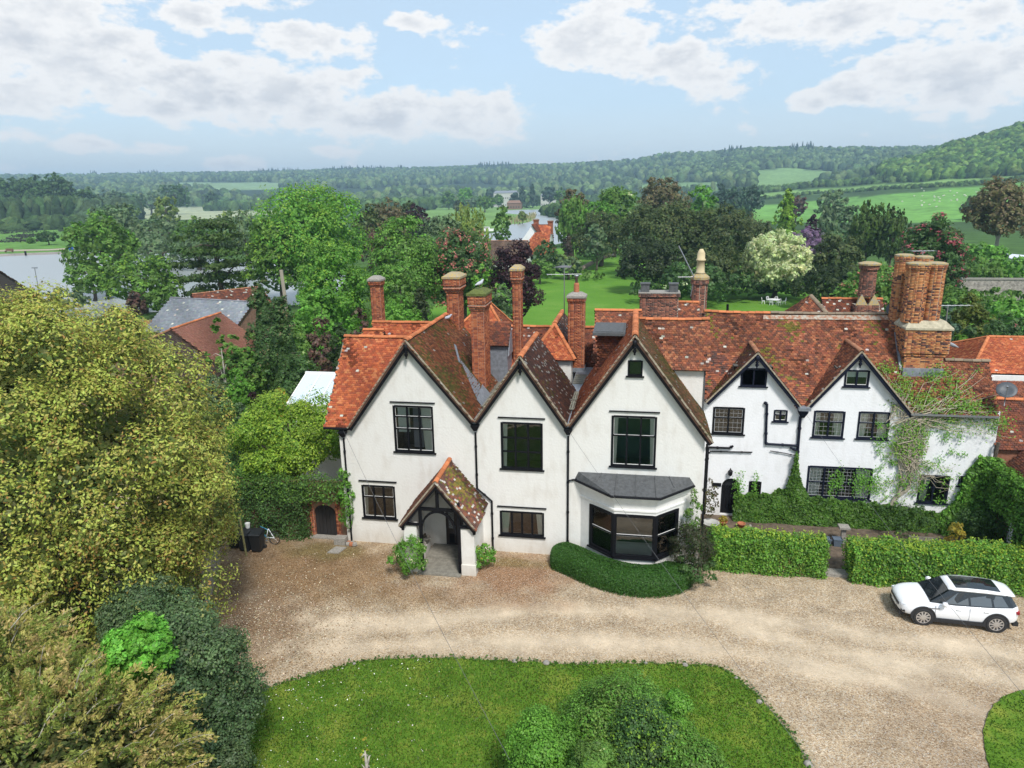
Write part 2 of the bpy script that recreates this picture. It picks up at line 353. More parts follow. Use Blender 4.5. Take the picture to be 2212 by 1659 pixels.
LAWN2 = smoothpoly(G([(2300, 1480), (2212, 1492), (2160, 1508), (2130, 1550), (2122, 1600), (2135, 1660), (2180, 1760), (2500, 1800), (2600, 1500)]), 3, .03)
def gravelmat():
    m = bpy.data.materials.new('gravel'); m.use_nodes = True; n = m.node_tree.nodes; L = m.node_tree.links; b = n['Principled BSDF']; b.inputs['Roughness'].default_value = .95; b.inputs['Specular IOR Level'].default_value = .15
    tc = n.new('ShaderNodeTexCoord'); at = n.new('ShaderNodeAttribute'); at.attribute_name = 'Col'
    v = n.new('ShaderNodeTexVoronoi'); v.inputs['Scale'].default_value = 26; L.new(tc.outputs['Object'], v.inputs['Vector'])
    sp = n.new('ShaderNodeSeparateColor'); L.new(v.outputs['Color'], sp.inputs[0])
    rp = n.new('ShaderNodeValToRGB'); e = rp.color_ramp.elements; e[0].position = 0; e[0].color = (.50, .42, .34, 1); e[1].position = 1; e[1].color = (1.5, 1.45, 1.4, 1)
    for p, c in ((.25, (.75, .62, .50, 1)), (.5, (1.0, .93, .85, 1)), (.75, (1.15, 1.0, .85, 1)), (.88, (.95, 1.0, 1.1, 1))): k = e.new(p); k.color = c
    L.new(sp.outputs[0], rp.inputs[0])
    al = at.outputs['Alpha']
    flat = n.new('ShaderNodeMix'); flat.data_type = 'RGBA'; L.new(al, flat.inputs[0]); flat.inputs[6].default_value = (1.05, 1.0, .95, 1); L.new(rp.outputs[0], flat.inputs[7])
    t = n.new('ShaderNodeTexNoise'); t.inputs['Scale'].default_value = .9; t.inputs['Detail'].default_value = 10; t.inputs['Roughness'].default_value = .7; L.new(tc.outputs['Object'], t.inputs['Vector'])
    mr = n.new('ShaderNodeMapRange'); mr.inputs[1].default_value = .3; mr.inputs[2].default_value = .7; mr.inputs[3].default_value = .72; mr.inputs[4].default_value = 1.22; L.new(t.outputs['Fac'], mr.inputs[0])
    a = n.new('ShaderNodeMix'); a.data_type = 'RGBA'; a.blend_type = 'MULTIPLY'; a.inputs[0].default_value = 1; L.new(at.outputs['Color'], a.inputs[6]); L.new(flat.outputs[2], a.inputs[7])
    c = n.new('ShaderNodeMix'); c.data_type = 'RGBA'; c.blend_type = 'MULTIPLY'; c.inputs[0].default_value = 1; L.new(a.outputs[2], c.inputs[6]); L.new(mr.outputs[0], c.inputs[7])
    L.new(c.outputs[2], b.inputs['Base Color'])
    bp = n.new('ShaderNodeBump'); bp.inputs['Distance'].default_value = .03; bp.inputs['Strength'].default_value = .8; L.new(v.outputs['Distance'], bp.inputs['Height']); bp.invert = True; L.new(bp.outputs[0], b.inputs['Normal'])
    return m
GRAV = gravelmat()
def drive():
    xs = np.arange(-32, 30, .28); ys = np.arange(10, 38.6, .28); X, Y = np.meshgrid(xs, ys, indexing='ij')
    px, py = projv(X, Y, X*0); C = np.zeros(X.shape+(4,)); C[:] = (.44, .375, .28, 1)
    T = [G([(540, 1290), (700, 1350), (900, 1350), (1150, 1318), (1500, 1322), (1800, 1362), (2100, 1400), (2300, 1440)]), G([(560, 1400), (720, 1402), (950, 1388), (1250, 1385), (1600, 1408), (1900, 1470), (2212, 1560)]),
         G([(1600, 1360), (1900, 1430), (2212, 1475), (2400, 1500)])]
    w = np.sin(X*1.7+Y)*.25+np.sin(X*.6-Y*1.3)*.3
    for P in T:
        d = seg(X, Y, P)+w*.6; k = np.clip(1-d/.75, 0, 1)**.7; C[..., :3] += (np.array((.59, .505, .385))-C[..., :3])*(k*.8)[..., None]; C[..., 3] = np.minimum(C[..., 3], 1-.8*k)
    # brown leaf-mould near the left trees and along the house, rust patches in front of the middle gable
    def patch(cx, cy, rx, ry, col, amt):
        c = onz(cx, cy); k = np.clip(1.25-np.hypot((X-c[0])/rx, (Y-c[1])/ry)+.22*np.sin(X*3.1)*np.sin(Y*2.7), 0, 1); k = np.clip(k*1.6, 0, 1)*amt
        C[..., :3] += (np.array(col)-C[..., :3])*k[..., None]
    patch(560, 1230, 5, 4, (.20, .135, .08), .8); patch(520, 1370, 2.6, 3.4, (.20, .14, .09), .7); patch(730, 1230, 4.5, 2.4, (.25, .17, .095), .8)
    patch(1110, 1240, 2.6, 1.9, (.27, .15, .085), .75); patch(1090, 1215, 2.6, .5, (.18, .17, .06), .5); patch(700, 1190, 2.2, .9, (.14, .13, .05), .6); patch(1000, 1290, 5, .8, (.27, .17, .1), .5); patch(830, 1290, 3.4, .9, (.26, .19, .11), .5)
    patch(2150, 1600, 4, 3, (.30, .235, .17), .5)
    d = seg(X, Y, ISL+[ISL[0]]); k = np.clip(1-d/.35, 0, 1)*.5; C[..., :3] += (np.array((.2, .2, .09))-C[..., :3])*k[..., None]
    n, m = X.shape; V = np.stack([X, Y, X*0+.004+.012*np.sin(X*.9)*np.sin(Y*1.1)+.012], -1).reshape(-1, 3); i, j = np.meshgrid(np.arange(n-1), np.arange(m-1), indexing='ij'); b = (i*m+j).ravel()
    F = np.stack([b, b+m, b+m+1, b+1], -1)
    o = build('gravel_drive', V, F, GRAV, None, None, True)
    a = o.data.color_attributes.new('Col', 'FLOAT_COLOR', 'POINT'); a.data.foreach_set('color', C.reshape(-1).astype(np.float32))
    tag(o, 'buff gravel forecourt with pale tyre tracks and brown leaf litter', kind='structure')
drive()
def lawnmat(name, c1, c2, c3, sc=1.2):
    m = mat(name, rough=.95, spec=.1); n = m.node_tree.nodes; L = m.node_tree.links; b = n['Principled BSDF']; tc = n.new('ShaderNodeTexCoord')
    t = n.new('ShaderNodeTexNoise'); t.inputs['Scale'].default_value = sc; t.inputs['Detail'].default_value = 12; t.inputs['Roughness'].default_value = .75; L.new(tc.outputs['Object'], t.inputs[0])
    r_ = n.new('ShaderNodeValToRGB'); e = r_.color_ramp.elements; e[0].position = .33; e[0].color = (*c1, 1); e[1].position = .7; e[1].color = (*c3, 1); k = e.new(.5); k.color = (*c2, 1)
    L.new(t.outputs['Fac'], r_.inputs[0]); L.new(r_.outputs[0], b.inputs['Base Color'])
    t2 = n.new('ShaderNodeTexNoise'); t2.inputs['Scale'].default_value = 22; t2.inputs['Detail'].default_value = 6; L.new(tc.outputs['Object'], t2.inputs[0])
    bp = n.new('ShaderNodeBump'); bp.inputs['Distance'].default_value = .06; L.new(t2.outputs['Fac'], bp.inputs['Height']); L.new(bp.outputs[0], b.inputs['Normal'])
    return m
LAWNM = lawnmat('island_lawn', (.055, .125, .012), (.10, .195, .02), (.25, .28, .045), .55)
FARLAWN = lawnmat('garden_lawn', (.085, .20, .022), (.105, .235, .028), (.15, .27, .045), .12)
sheet('island_lawn', ISL, .075, LAWNM, 'oval front lawn edged by the gravel', h=.08)
sheet('side_lawn', LAWN2, .075, LAWNM, 'corner of lawn at the right edge of the drive', h=.08)
sheet('garden_lawn', [(-25, 44.5), (34, 44.5), (44, 100), (46, 135), (20, 185), (-12, 245), (-40, 215), (-36, 150), (-30, 90)], .02, FARLAWN, 'long bright green garden lawn behind the house')
sheet('terrace', [(3.62, 31.9), (18.4, 31.2), (18.4, 37.5), (3.62, 37.5)], .045, mat('dirt_path', (.115, .085, .06), rough=.95, nscale=3, namt=.5, bump=.02, bscale=12), 'brown earth path between the hedge and the ivy bed')
def watermat():
    m = mat('river_water', (.30, .32, .32), rough=.30, spec=1.0, coat=0); n = m.node_tree.nodes; L = m.node_tree.links; b = n['Principled BSDF']; tc = n.new('ShaderNodeTexCoord')
    mp = n.new('ShaderNodeMapping'); mp.inputs['Scale'].default_value = (.5, 1.2, 1); L.new(tc.outputs['Object'], mp.inputs[0])
    t = n.new('ShaderNodeTexNoise'); t.inputs['Scale'].default_value = 1.2; t.inputs['Detail'].default_value = 6; t.inputs['Roughness'].default_value = .7; L.new(mp.outputs[0], t.inputs[0])
    bp = n.new('ShaderNodeBump'); bp.inputs['Distance'].default_value = .05; L.new(t.outputs['Fac'], bp.inputs['Height']); L.new(bp.outputs[0], b.inputs['Normal'])
    return m
WATER = watermat()
sheet('river', G([(-700, 560), (-200, 556), (0, 553), (150, 547), (300, 540), (480, 560), (640, 575), (760, 590), (720, 655), (520, 665), (300, 676), (0, 700), (-300, 730), (-900, 740)]), .03, WATER, 'wide silver river beyond the riverside trees')
sheet('river_bend', smoothpoly(G([(1020, 505), (1075, 505), (1095, 484), (1122, 484), (1150, 478), (1160, 467), (1135, 464), (1090, 461), (1085, 455), (1130, 453), (1220, 452), (1320, 452), (1330, 462), (1260, 480), (1230, 530), (1130, 530), (1060, 555), (1000, 560)]), 2), .03, WATER, 'distant bend of the river with reed margin')
# ---------------------------------------------------------------- foliage
def unit(v): return v/(np.linalg.norm(v, axis=-1, keepdims=True)+1e-9)
def rdir(n, R_=None): R_ = R_ or rng; return unit(R_.normal(size=(n, 3)))
def quads(P, Nn, size, asp=.62, T=None):
    n = len(P); t = rdir(n) if T is None else T
    t = unit(t-Nn*(t*Nn).sum(-1, keepdims=True)); b = np.cross(Nn, t); s = np.asarray(size).reshape(-1, 1)*.5
    k = Nn*s*.35
    V = np.stack([P-t*s, P+b*s*asp-k*.5, P+t*s, P-b*s*asp-k*.5], 1).reshape(-1, 3)
    return V, np.arange(n*4, dtype=np.int32).reshape(-1, 4)
def colr(n, pal, var=.22):
    pal = np.array(pal); c = pal[rng.integers(0, len(pal), n)]*(1+rng.uniform(-var, var, (n, 1))); return np.clip(c*(1+rng.uniform(-.07, .07, (n, 3))), 0.003, 1)
class Leaves:
    def __init__(s): s.V = []; s.C = []; s.n = 0
    def put(s, P, N_, size, C, asp=.62, T=None):
        V, _ = quads(P, N_, size, asp, T); s.V.append(V); s.C.append(np.repeat(C, 4, 0)); s.n += len(P)
    def build(s, name, parent=None, mat_=None):
        V = np.concatenate(s.V); C = np.concatenate(s.C); return build(name, V, np.arange(len(V), dtype=np.int32).reshape(-1, 4), mat_ or LEAF, parent, C)
def crown(Lv, c, rad, n, size, pal, lobe=.36, n1=26, shape='round', tip=None, tipf=0.0, accent=None, accf=0.0, var=.22, low=-.55, tuft=.30, asp=.62, fill=.25, fillpal=None, gap=1.0):
    """crown of leaves: lobes > tufts > leaves, c centre, rad (rx,ry,rz)"""
    c = np.array(c, float); rad = np.array(rad, float)
    i = np.arange(n1)+.5; z = 1-2*i/n1; ph = i*2.39996+rng.uniform(0, 6); d = np.stack([np.sqrt(1-z*z)*np.cos(ph), np.sqrt(1-z*z)*np.sin(ph), z], -1)+rng.normal(0, .12, (n1, 3))
    d = unit(d); d = d[d[:, 2] > low]; n1 = len(d)
    lr = rad.min()*lobe*rng.uniform(.7, 1.25, n1) if shape not in ('column', 'cone') else rad[:2].min()*lobe*1.25*rng.uniform(.7, 1.2, n1)
    if shape == 'cone':
        h = rng.uniform(0, 1, n1)**1.25; a = rng.uniform(0, 2*pi, n1); q = (1-h)**.85*rng.uniform(.72, .95, n1)
        lc = np.stack([c[0]+np.cos(a)*q*rad[0], c[1]+np.sin(a)*q*rad[1], c[2]-rad[2]+h*2*rad[2]*.97], -1); lr = lr*(.45+.75*(1-h)); d = unit(lc-c)
    elif shape == 'flat':
        h = np.floor(rng.uniform(0, 6, n1))/5.5; a = rng.uniform(0, 2*pi, n1); q = rng.uniform(.15, .9, n1)*np.sqrt(np.clip(1.08-(h-.3)**2*1.6, .1, 1))
        lc = np.stack([c[0]+np.cos(a)*q*rad[0], c[1]+np.sin(a)*q*rad[1], c[2]-rad[2]*.75+h*1.7*rad[2]], -1); d = unit(np.stack([np.cos(a), np.sin(a), a*0+.8], -1))
    else:
        lc = c+d*(rad-lr[:, None]*.75)*rng.uniform(.72, 1.06, (n1, 1))
    fl = {'flat': .30, 'weep': 1.5, 'column': 1.3}.get(shape, .88)
    lcol = 1+rng.uniform(-.24, .24, (n1, 1)); lcol = lcol*(1+rng.uniform(-.06, .06, (n1, 3)))
    nt = max(3, int(round(n/n1/14))); nl = 14
    # tufts
    td = rdir(n1*nt).reshape(n1, nt, 3)+d[:, None]*.75+np.array([0, 0, .25]); td = unit(td)
    tp = lc[:, None]+td*lr[:, None, None]*np.array([1, 1, fl])*rng.uniform(.75, 1.1, (n1, nt, 1))
    tr = lr[:, None]*tuft
    ld = rdir(n1*nt*nl).reshape(n1, nt, nl, 3)+td[:, :, None]*.5; ld = unit(ld)
    P = tp[:, :, None]+ld*tr[:, :, None, None]*rng.uniform(.3, 1.15, (n1, nt, nl, 1))*(np.array([.6, .6, 2.4]) if shape == 'weep' else 1)
    Nn = unit(ld*.5+td[:, :, None]*.55+rng.normal(0, .3, P.shape)+np.array([0, 0, .3]))
    P = P.reshape(-1, 3); Nn = Nn.reshape(-1, 3); m = len(P)
    C = colr(m, pal, var).reshape(n1, nt, nl, 3)*lcol[:, None, None]*(1+rng.uniform(-.14, .14, (n1, nt, 1, 1)))
    out = (ld*td[:, :, None]).sum(-1)
    if tip is not None:
        k = (rng.uniform(size=out.shape) < tipf*np.where(rng.uniform(size=(n1, nt, 1)) < .6, 1.45, .3)*(.5+out)*(.35+1.2*np.clip(Nn.reshape(n1, nt, nl, 3)[..., 2], 0, 1))) ; C[k] = colr(int(k.sum()), tip, var)
    C = C.reshape(-1, 3)
    if accent is not None:
        ta = rng.uniform(size=(n1, nt)) < accf; k = (ta[:, :, None] & (rng.uniform(size=out.shape) < .6)).reshape(-1); C[k] = colr(int(k.sum()), accent, .2)
    T = None
    if shape == 'weep': T = np.tile(np.array([0., 0, 1]), (m, 1))+rng.normal(0, .12, (m, 3)); Nn = unit(Nn*np.array([1, 1, .15]))
    Lv.put(P, Nn, size*rng.uniform(.7, 1.3, m), C, asp, T)
    # inner foliage
    nf = int(n*fill*1.6)
    if nf:
        if shape == 'cone':
            h = rng.uniform(0, .92, nf); a = rng.uniform(0, 2*pi, nf); q = (1-h)**.85*.66
            P = np.stack([c[0]+np.cos(a)*q*rad[0], c[1]+np.sin(a)*q*rad[1], c[2]-rad[2]+h*2*rad[2]], -1); dd_ = unit(np.stack([np.cos(a), np.sin(a), a*0+.3], -1))
        else:
            k = rng.integers(0, n1, nf); dd_ = unit(rdir(nf)+d[k]*.5); P = lc[k]+dd_*lr[k][:, None]*.72*np.array([1, 1, fl])
            if shape != 'flat':
                e = nf//2; dd_[:e] = rdir(e); P[:e] = c+dd_[:e]*rad*.66
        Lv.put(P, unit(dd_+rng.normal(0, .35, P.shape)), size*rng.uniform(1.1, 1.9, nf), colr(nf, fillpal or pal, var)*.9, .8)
def limbs(name, base, top, r, crown_c, rad, parent, m=BARK, n=6, spread=.6):
    b = MB(); base = np.array(base, float); top = np.array(top, float)
    pts = [base+(top-base)*t+np.array([sin(t*5)*r*.5, cos(t*4)*r*.5, 0])*(t > 0) for t in (0, .12, .4, .7, 1)]
    b.tube(pts, [r*1.35, r, r*.8, r*.6, r*.2], 7)
    for i in range(n):
        t = .35+.55*i/max(n-1, 1); p = base+(top-base)*t; a = i*2.4+random.random()
        e = np.array(crown_c)+np.array([cos(a)*rad[0], sin(a)*rad[1], rad[2]*(t-.45)])*spread
        b.tube([p, (p+e)/2+np.array([0, 0, rad[2]*.08]), e], [r*.42, r*.25, r*.07], 5)
    return b.build(name, m, parent, True)
PAL = dict(
    mid=[(.070, .135, .022), (.055, .115, .020), (.085, .155, .028)], lime=[(.125, .215, .020), (.10, .185, .022), (.15, .24, .028)], bright=[(.085, .20, .025), (.07, .17, .022), (.10, .22, .03)],
    dark=[(.032, .066, .018), (.04, .078, .02)], yew=[(.046, .066, .020), (.036, .055, .018), (.062, .078, .022)], copper=[(.045, .018, .024), (.033, .014, .020), (.06, .026, .026)],
    plum=[(.11, .055, .045), (.085, .05, .04), (.09, .07, .035)], willow=[(.16, .21, .045), (.13, .19, .04)], grey=[(.085, .125, .055), (.07, .11, .05)], blue=[(.045, .085, .055), (.055, .10, .06)],
    rust=[(.10, .088, .035), (.075, .08, .03), (.12, .095, .05)], cream=[(.62, .68, .34), (.50, .60, .25), (.70, .74, .45)], pink=[(.50, .17, .14), (.42, .12, .12), (.58, .24, .17)], rose=[(.50, .10, .14), (.58, .17, .18)],
    holm=[(.17, .185, .030), (.19, .165, .035), (.13, .16, .028)], holmtip=[(.36, .37, .06), (.31, .35, .055), (.34, .25, .07)], holmdark=[(.05, .075, .02)], gold=[(.42, .33, .04), (.35, .30, .05)], lilac=[(.33, .21, .33), (.28, .17, .30)],
    spring=[(.20, .29, .03), (.24, .32, .035)], oldgold=[(.34, .27, .08), (.28, .24, .07), (.38, .25, .11)], holly=[(.075, .125, .05), (.06, .105, .04), (.10, .15, .06)])
for _k in PAL:
    _g = {'cream': 1.0, 'pink': 1.15, 'rose': .9,  'copper': 1.15, 'yew': 1.75, 'dark': 2.0, 'grey': 1.75, 'lilac': .85, 'holly': 1.6, 'holmtip': 1.5, 'gold': 1.1, 'rust': 1.8, 'plum': 1.5, 'oldgold': 1.35, 'holm': 1.55, 'mid': 1.95, 'bright': 1.8, 'lime': 1.75, 'yew': 2.0, 'dark': 2.2, 'grey': 2.0}.get(_k, 1.5); PAL[_k] = [tuple(min(.8, q*_g) for q in c) for c in PAL[_k]]
def tree(name, label, cx, ytop, w, Y, pal, shape='round', group=None, cat='tree', zb=None, lobe=.36, n1=26, dens=1.0, tip=None, tipf=0, accent=None, accf=0, trunk=True, low=-.55, rz=None, hz=0.0, m=BARK, size=None, ys=None, ny=None, asp=.62, gz=None, tuft=.30, limbn=5, fill=.25, var=.22):
    """tree standing at depth Y on the sight line cx; ytop its crown top, w its crown width (sight units); zb height of the crown's underside"""
    top = ony(cx, ytop, Y); X = top[0]; d = math.hypot(X, Y); g = float(height(np.array([X]), np.array([Y]))[0]) if gz is None else gz
    R_ = w/2*(np.array([X, Y, top[2]])-CAM)@_f/FPX; H_ = max(top[2]-g, .8)
    zb_ = g+H_*(.12 if zb is None else zb); rz_ = (top[2]-zb_)/2; c = (X, Y, zb_+rz_)
    px = (ys or 1.0)*6.2*dens**-.25; s = size or max(.07, px*d/FPX)
    n = int(dens*2.9*(w*(rz_*2/R_*w/2))/(px*px)); n = max(260, min(n, 26000))
    o = empty(name, (X, Y, g), label, cat, group)
    L_ = Leaves(); crown(L_, c, (R_*.97, (ny or 1)*R_*.97, rz_), n, s, PAL[pal] if isinstance(pal, str) else pal, lobe, n1, shape, PAL.get(tip), tipf, PAL.get(accent), accf, low=low, asp=asp, tuft=tuft, fill=fill, var=var)
    L_.build('foliage', o)
    if trunk: limbs('trunk', (X, Y, g-.1), (X+R_*.05, Y, c[2]+rz_*.45), max(.1, R_*.07), c, (R_, R_, rz_), o, m, n=limbn)
    return o
def surf_leaves(L_, fn, n, size, pal, bulge=.12, var=.3, tip=None, tipf=0, asp=.62):
    """fn(n)->(P,N): foliage on a surface"""
    P, Nn = fn(n); w = np.sin(P[:, 0:1]*2.1)*np.sin(P[:, 2:3]*2.7+P[:, 0:1])+np.sin(P[:, 0:1]*5.3+P[:, 1:2]*4)*.5
    P = P+Nn*(w*bulge*.6+rng.uniform(-bulge*1.3, bulge, (n, 1))); C = colr(n, pal, var)*(1+.12*w)
    if tip is not None: k = rng.uniform(size=n) < tipf; C[k] = colr(int(k.sum()), tip, var)
    L_.put(P, unit(Nn+rng.normal(0, .55, P.shape)+np.array([0, 0, .25])), size*rng.uniform(.65, 1.35, n), C, asp)
def boxfn(x0, x1, y0, y1, z0, z1, faces='ftlr', prof=None):
    def fn(n):
        A = {'f': (x1-x0)*(z1-z0), 'b': (x1-x0)*(z1-z0), 't': (x1-x0)*(y1-y0), 'l': (y1-y0)*(z1-z0), 'r': (y1-y0)*(z1-z0)}
        p = np.array([A[k] for k in faces]); k = rng.choice(len(faces), n, p=p/p.sum()); u = rng.uniform(size=(n, 3)); P = np.stack([x0+u[:, 0]*(x1-x0), y0+u[:, 1]*(y1-y0), z0+u[:, 2]*(z1-z0)], -1); Nn = np.zeros((n, 3))
        for i, f in enumerate(faces):
            q = k == i
            if f == 'f': P[q, 1] = y0; Nn[q] = (0, -1, 0)
            if f == 'b': P[q, 1] = y1; Nn[q] = (0, 1, 0)
            if f == 't': P[q, 2] = z1; Nn[q] = (0, 0, 1)
            if f == 'l': P[q, 0] = x0; Nn[q] = (-1, 0, 0)
            if f == 'r': P[q, 0] = x1; Nn[q] = (1, 0, 0)
        # round the shoulders
        ym = (y0+y1)/2; hw = (y1-y0)/2
        if hw > 0: P[:, 2] -= ((np.abs(P[:, 1]-ym)/hw)**4)*.12*(k == faces.find('t'))
        if prof is not None: P[:, 2] = z0+(P[:, 2]-z0)*prof(P[:, 0])
        return P, Nn
    return fn
def core(name, x0, x1, y0, y1, z0, z1, parent, col=(.03, .05, .015)):
    b = MB(); b.box(x0, x1, y0, y1, z0, z1); return b.build(name, mat('twig_core', col, rough=1), parent)
# ---------------------------------------------------------------- roofs, walls, chimneys
TP = dict(orange=[(.46, .125, .050), (.40, .10, .042), (.52, .155, .062), (.34, .08, .04), (.24, .065, .04), (.55, .21, .09), (.30, .075, .04)],
          worn=[(.42, .13, .05), (.36, .115, .045), (.48, .17, .065), (.28, .09, .04), (.20, .085, .04), (.16, .075, .045), (.50, .22, .10)],
          old=[(.24, .078, .045), (.31, .10, .05), (.19, .068, .042), (.13, .055, .042), (.08, .048, .04), (.37, .135, .065), (.26, .095, .05), (.15, .065, .045), (.43, .18, .095)],
          dark=[(.17, .062, .042), (.23, .078, .045), (.12, .05, .04), (.085, .046, .038), (.30, .10, .05), (.20, .075, .045)],
          mossy=[(.26, .10, .045), (.20, .10, .045), (.34, .13, .055), (.13, .10, .035), (.15, .125, .03), (.40, .17, .075)],
          slate=[(.20, .22, .25), (.17, .19, .22), (.24, .26, .28), (.22, .24, .26)], pink=[(.42, .18, .12), (.38, .155, .10), (.45, .2, .14)], brown=[(.13, .085, .065), (.10, .07, .055), (.17, .11, .08)],
          lichen=[(.16, .07, .045), (.22, .085, .05), (.11, .055, .045), (.09, .055, .045), (.13, .07, .05), (.28, .10, .055)])
def shadeof(P, pal, moss=0, white=0, dark=0):
    n = len(P); C = colr(n, TP[pal], .12); C = C*.7+np.array(TP[pal]).mean(0)*.3; C = C*(1+.22*np.sin(P[:, 0]*.9+P[:, 1]*.8+2)*np.sin(P[:, 0]*.37+P[:, 2]*.9))[:, None]
    f = np.sin(P[:, 0]*1.3+P[:, 1]*.7)*np.sin(P[:, 2]*1.1+P[:, 1]*.9+1)+np.sin(P[:, 0]*3.1+P[:, 2]*2.3)*.5+rng.normal(0, .45, n)
    if dark: k = f > 1.35-dark; C[k] *= .45
    if moss: k = (-f+rng.normal(0, .3, n)) > 1.3-moss; C[k] = colr(int(k.sum()), [(.17, .145, .03), (.12, .11, .025), (.22, .15, .04)], .25)
    if white: k = rng.uniform(size=n) < white*.6*(1+.8*np.clip(f, -1, 1)); C[k] = colr(int(k.sum()), [(.50, .47, .42), (.42, .38, .34), (.60, .57, .5)], .15)
    return C
UNDER = mat('roof_underlay', (.085, .045, .03), rough=1)
TVAR = {}
XTRA = [(.17, .145, .03), (.12, .11, .025), (.22, .15, .04), (.50, .47, .42), (.42, .38, .34)]
def tilemesh(pal, k, w, g):
    key = (pal, k, w, g)
    if key not in TVAR:
        b = MB(); c = tuple((TP[pal]+XTRA)[k]); b.cur = c
        b.add([(0, -.02, 0), (w*.95, -.02, 0), (w*.95, g*1.18, -.012), (0, g*1.18, -.012), (0, -.02, .036), (w*.95, -.02, .036), (w*.95, g*1.18, .006), (0, g*1.18, .006)],
              [(4, 5, 6, 7), (0, 1, 5, 4), (0, 4, 7, 3), (1, 2, 6, 5), (3, 7, 6, 2), (0, 3, 2, 1)])
        me = bpy.data.meshes.new('tile'); me.from_pydata(b.v, [], b.f); a = me.color_attributes.new('Col', 'FLOAT_COLOR', 'POINT')
        a.data.foreach_set('color', [q for _ in b.v for q in (*c, 1)]); me.materials.append(TILE); TVAR[key] = me
    return TVAR[key]
def roof(root, pts, pal='old', u=None, moss=0, white=0, dark=0, tw=.17, g=.115, name='roof', sag=0.0, indiv=0, holes=(), thick=.10, under=None, label=None, limit=None):
    """tiled slope: pts planar polygon (world). u eave direction. Every tile is real; indiv picks tiles apart as objects"""
    P = np.array(pts, float); c = P.mean(0)
    nn = np.zeros(3)
    for i in range(len(P)): nn += np.cross(P[i]-c, P[(i+1) % len(P)]-c)
    nn = nn/np.linalg.norm(nn)
    if nn[2] < 0: nn = -nn
    if u is None:
        u = np.cross((0, 0, 1), nn)
        u = u/np.linalg.norm(u)
    U = np.array(u, float); U = U-nn*(U@nn); U /= np.linalg.norm(U); V_ = np.cross(nn, U)
    if V_[2] < 0: U = -U; V_ = np.cross(nn, U)
    q = np.stack([(P-P[0])@U, (P-P[0])@V_], -1)
    b = MB(); k = len(P); lw = .02+max(0, -sag); up = [p-nn*lw for p in P]; dn = [p-nn*(thick+lw) for p in P]
    tri = tessellate_polygon([[Vector((a[0], a[1], 0)) for a in q]])
    b.add(up+dn, [tuple(t) for t in tri]+[tuple(i+k for i in t[::-1]) for t in tri]+[(i, (i+1) % k, (i+1) % k+k, i+k) for i in range(k)])
    ro = b.build(name, under or UNDER, root)
    if label: ro['label'] = label
    u0, v0 = q.min(0); u1, v1 = q.max(0)
    J = np.arange(int((v1-v0)/g)+1); I = np.arange(int((u1-u0)/tw)+2); ii, jj = np.meshgrid(I, J)
    uu = u0+(ii+.5*(jj % 2)-.5)*tw; vv = v0+jj*g; uu = uu.ravel(); vv = vv.ravel(); uu = uu+rng.normal(0, .006, len(uu)); vv = vv+rng.normal(0, .006, len(vv))+.012*np.sin(uu*1.7)
    ok = inpoly(uu+tw*.5, vv+g*.5, q)
    for h in holes: ok &= ~inpoly(uu+tw*.5, vv+g*.5, h)
    uu = uu[ok]; vv = vv[ok]; n = len(uu)
    if not n: return ro
    O = P[0]+uu[:, None]*U+vv[:, None]*V_; O = O+nn*(sag*np.sin(np.pi*(uu-u0)/(u1-u0))[:, None])
    C = shadeof(O, pal, moss, white, dark)
    tilt = rng.normal(0, .006, n)
    single = np.zeros(n, bool)
    if indiv:
        d = np.linalg.norm(O-CAM, axis=1); single[np.argsort(d)[:indiv]] = True
    L_ = g*1.18
    m = ~single; O2 = O[m]; t2 = tilt[m][:, None]; nm = len(O2); w = (tw*.95*rng.uniform(.96, 1.0, nm))[:, None]
    a0 = O2-V_*.02; a1 = a0+U*w; a3 = O2+V_*L_-nn*.012; a2 = a3+U*w
    hi = .036+t2
    VV = np.stack([a0, a1, a2, a3, a0+nn*hi, a1+nn*(hi+rng.normal(0, .004, (nm, 1))), a2+nn*.018, a3+nn*.018], 1).reshape(-1, 3)
    base = (np.arange(nm)*8)[:, None]; FF = np.concatenate([base+np.array(f) for f in ((4, 5, 6, 7), (0, 1, 5, 4), (1, 2, 6, 5))]).astype(np.int32)
    CC = np.repeat(C[m], 8, 0)
    o = build('tiles', VV, FF, TILE, ro, CC); o['kind'] = 'stuff'
    if indiv:
        Mx = Matrix(((U[0], V_[0], nn[0]), (U[1], V_[1], nn[1]), (U[2], V_[2], nn[2])))
        off = ORG[ro.name]
        for a in np.where(single)[0]:
            pk = int(np.argmin(((np.array(TP[pal]+XTRA)-C[a])**2).sum(-1)))
            t = bpy.data.objects.new('tile', tilemesh(pal, pk, tw, g)); COL.objects.link(t); t.parent = ro
            t.matrix_local = Matrix.Translation(Vector(O[a]-off+nn*tilt[a]))@Mx.to_4x4()
    return ro
RV = {}
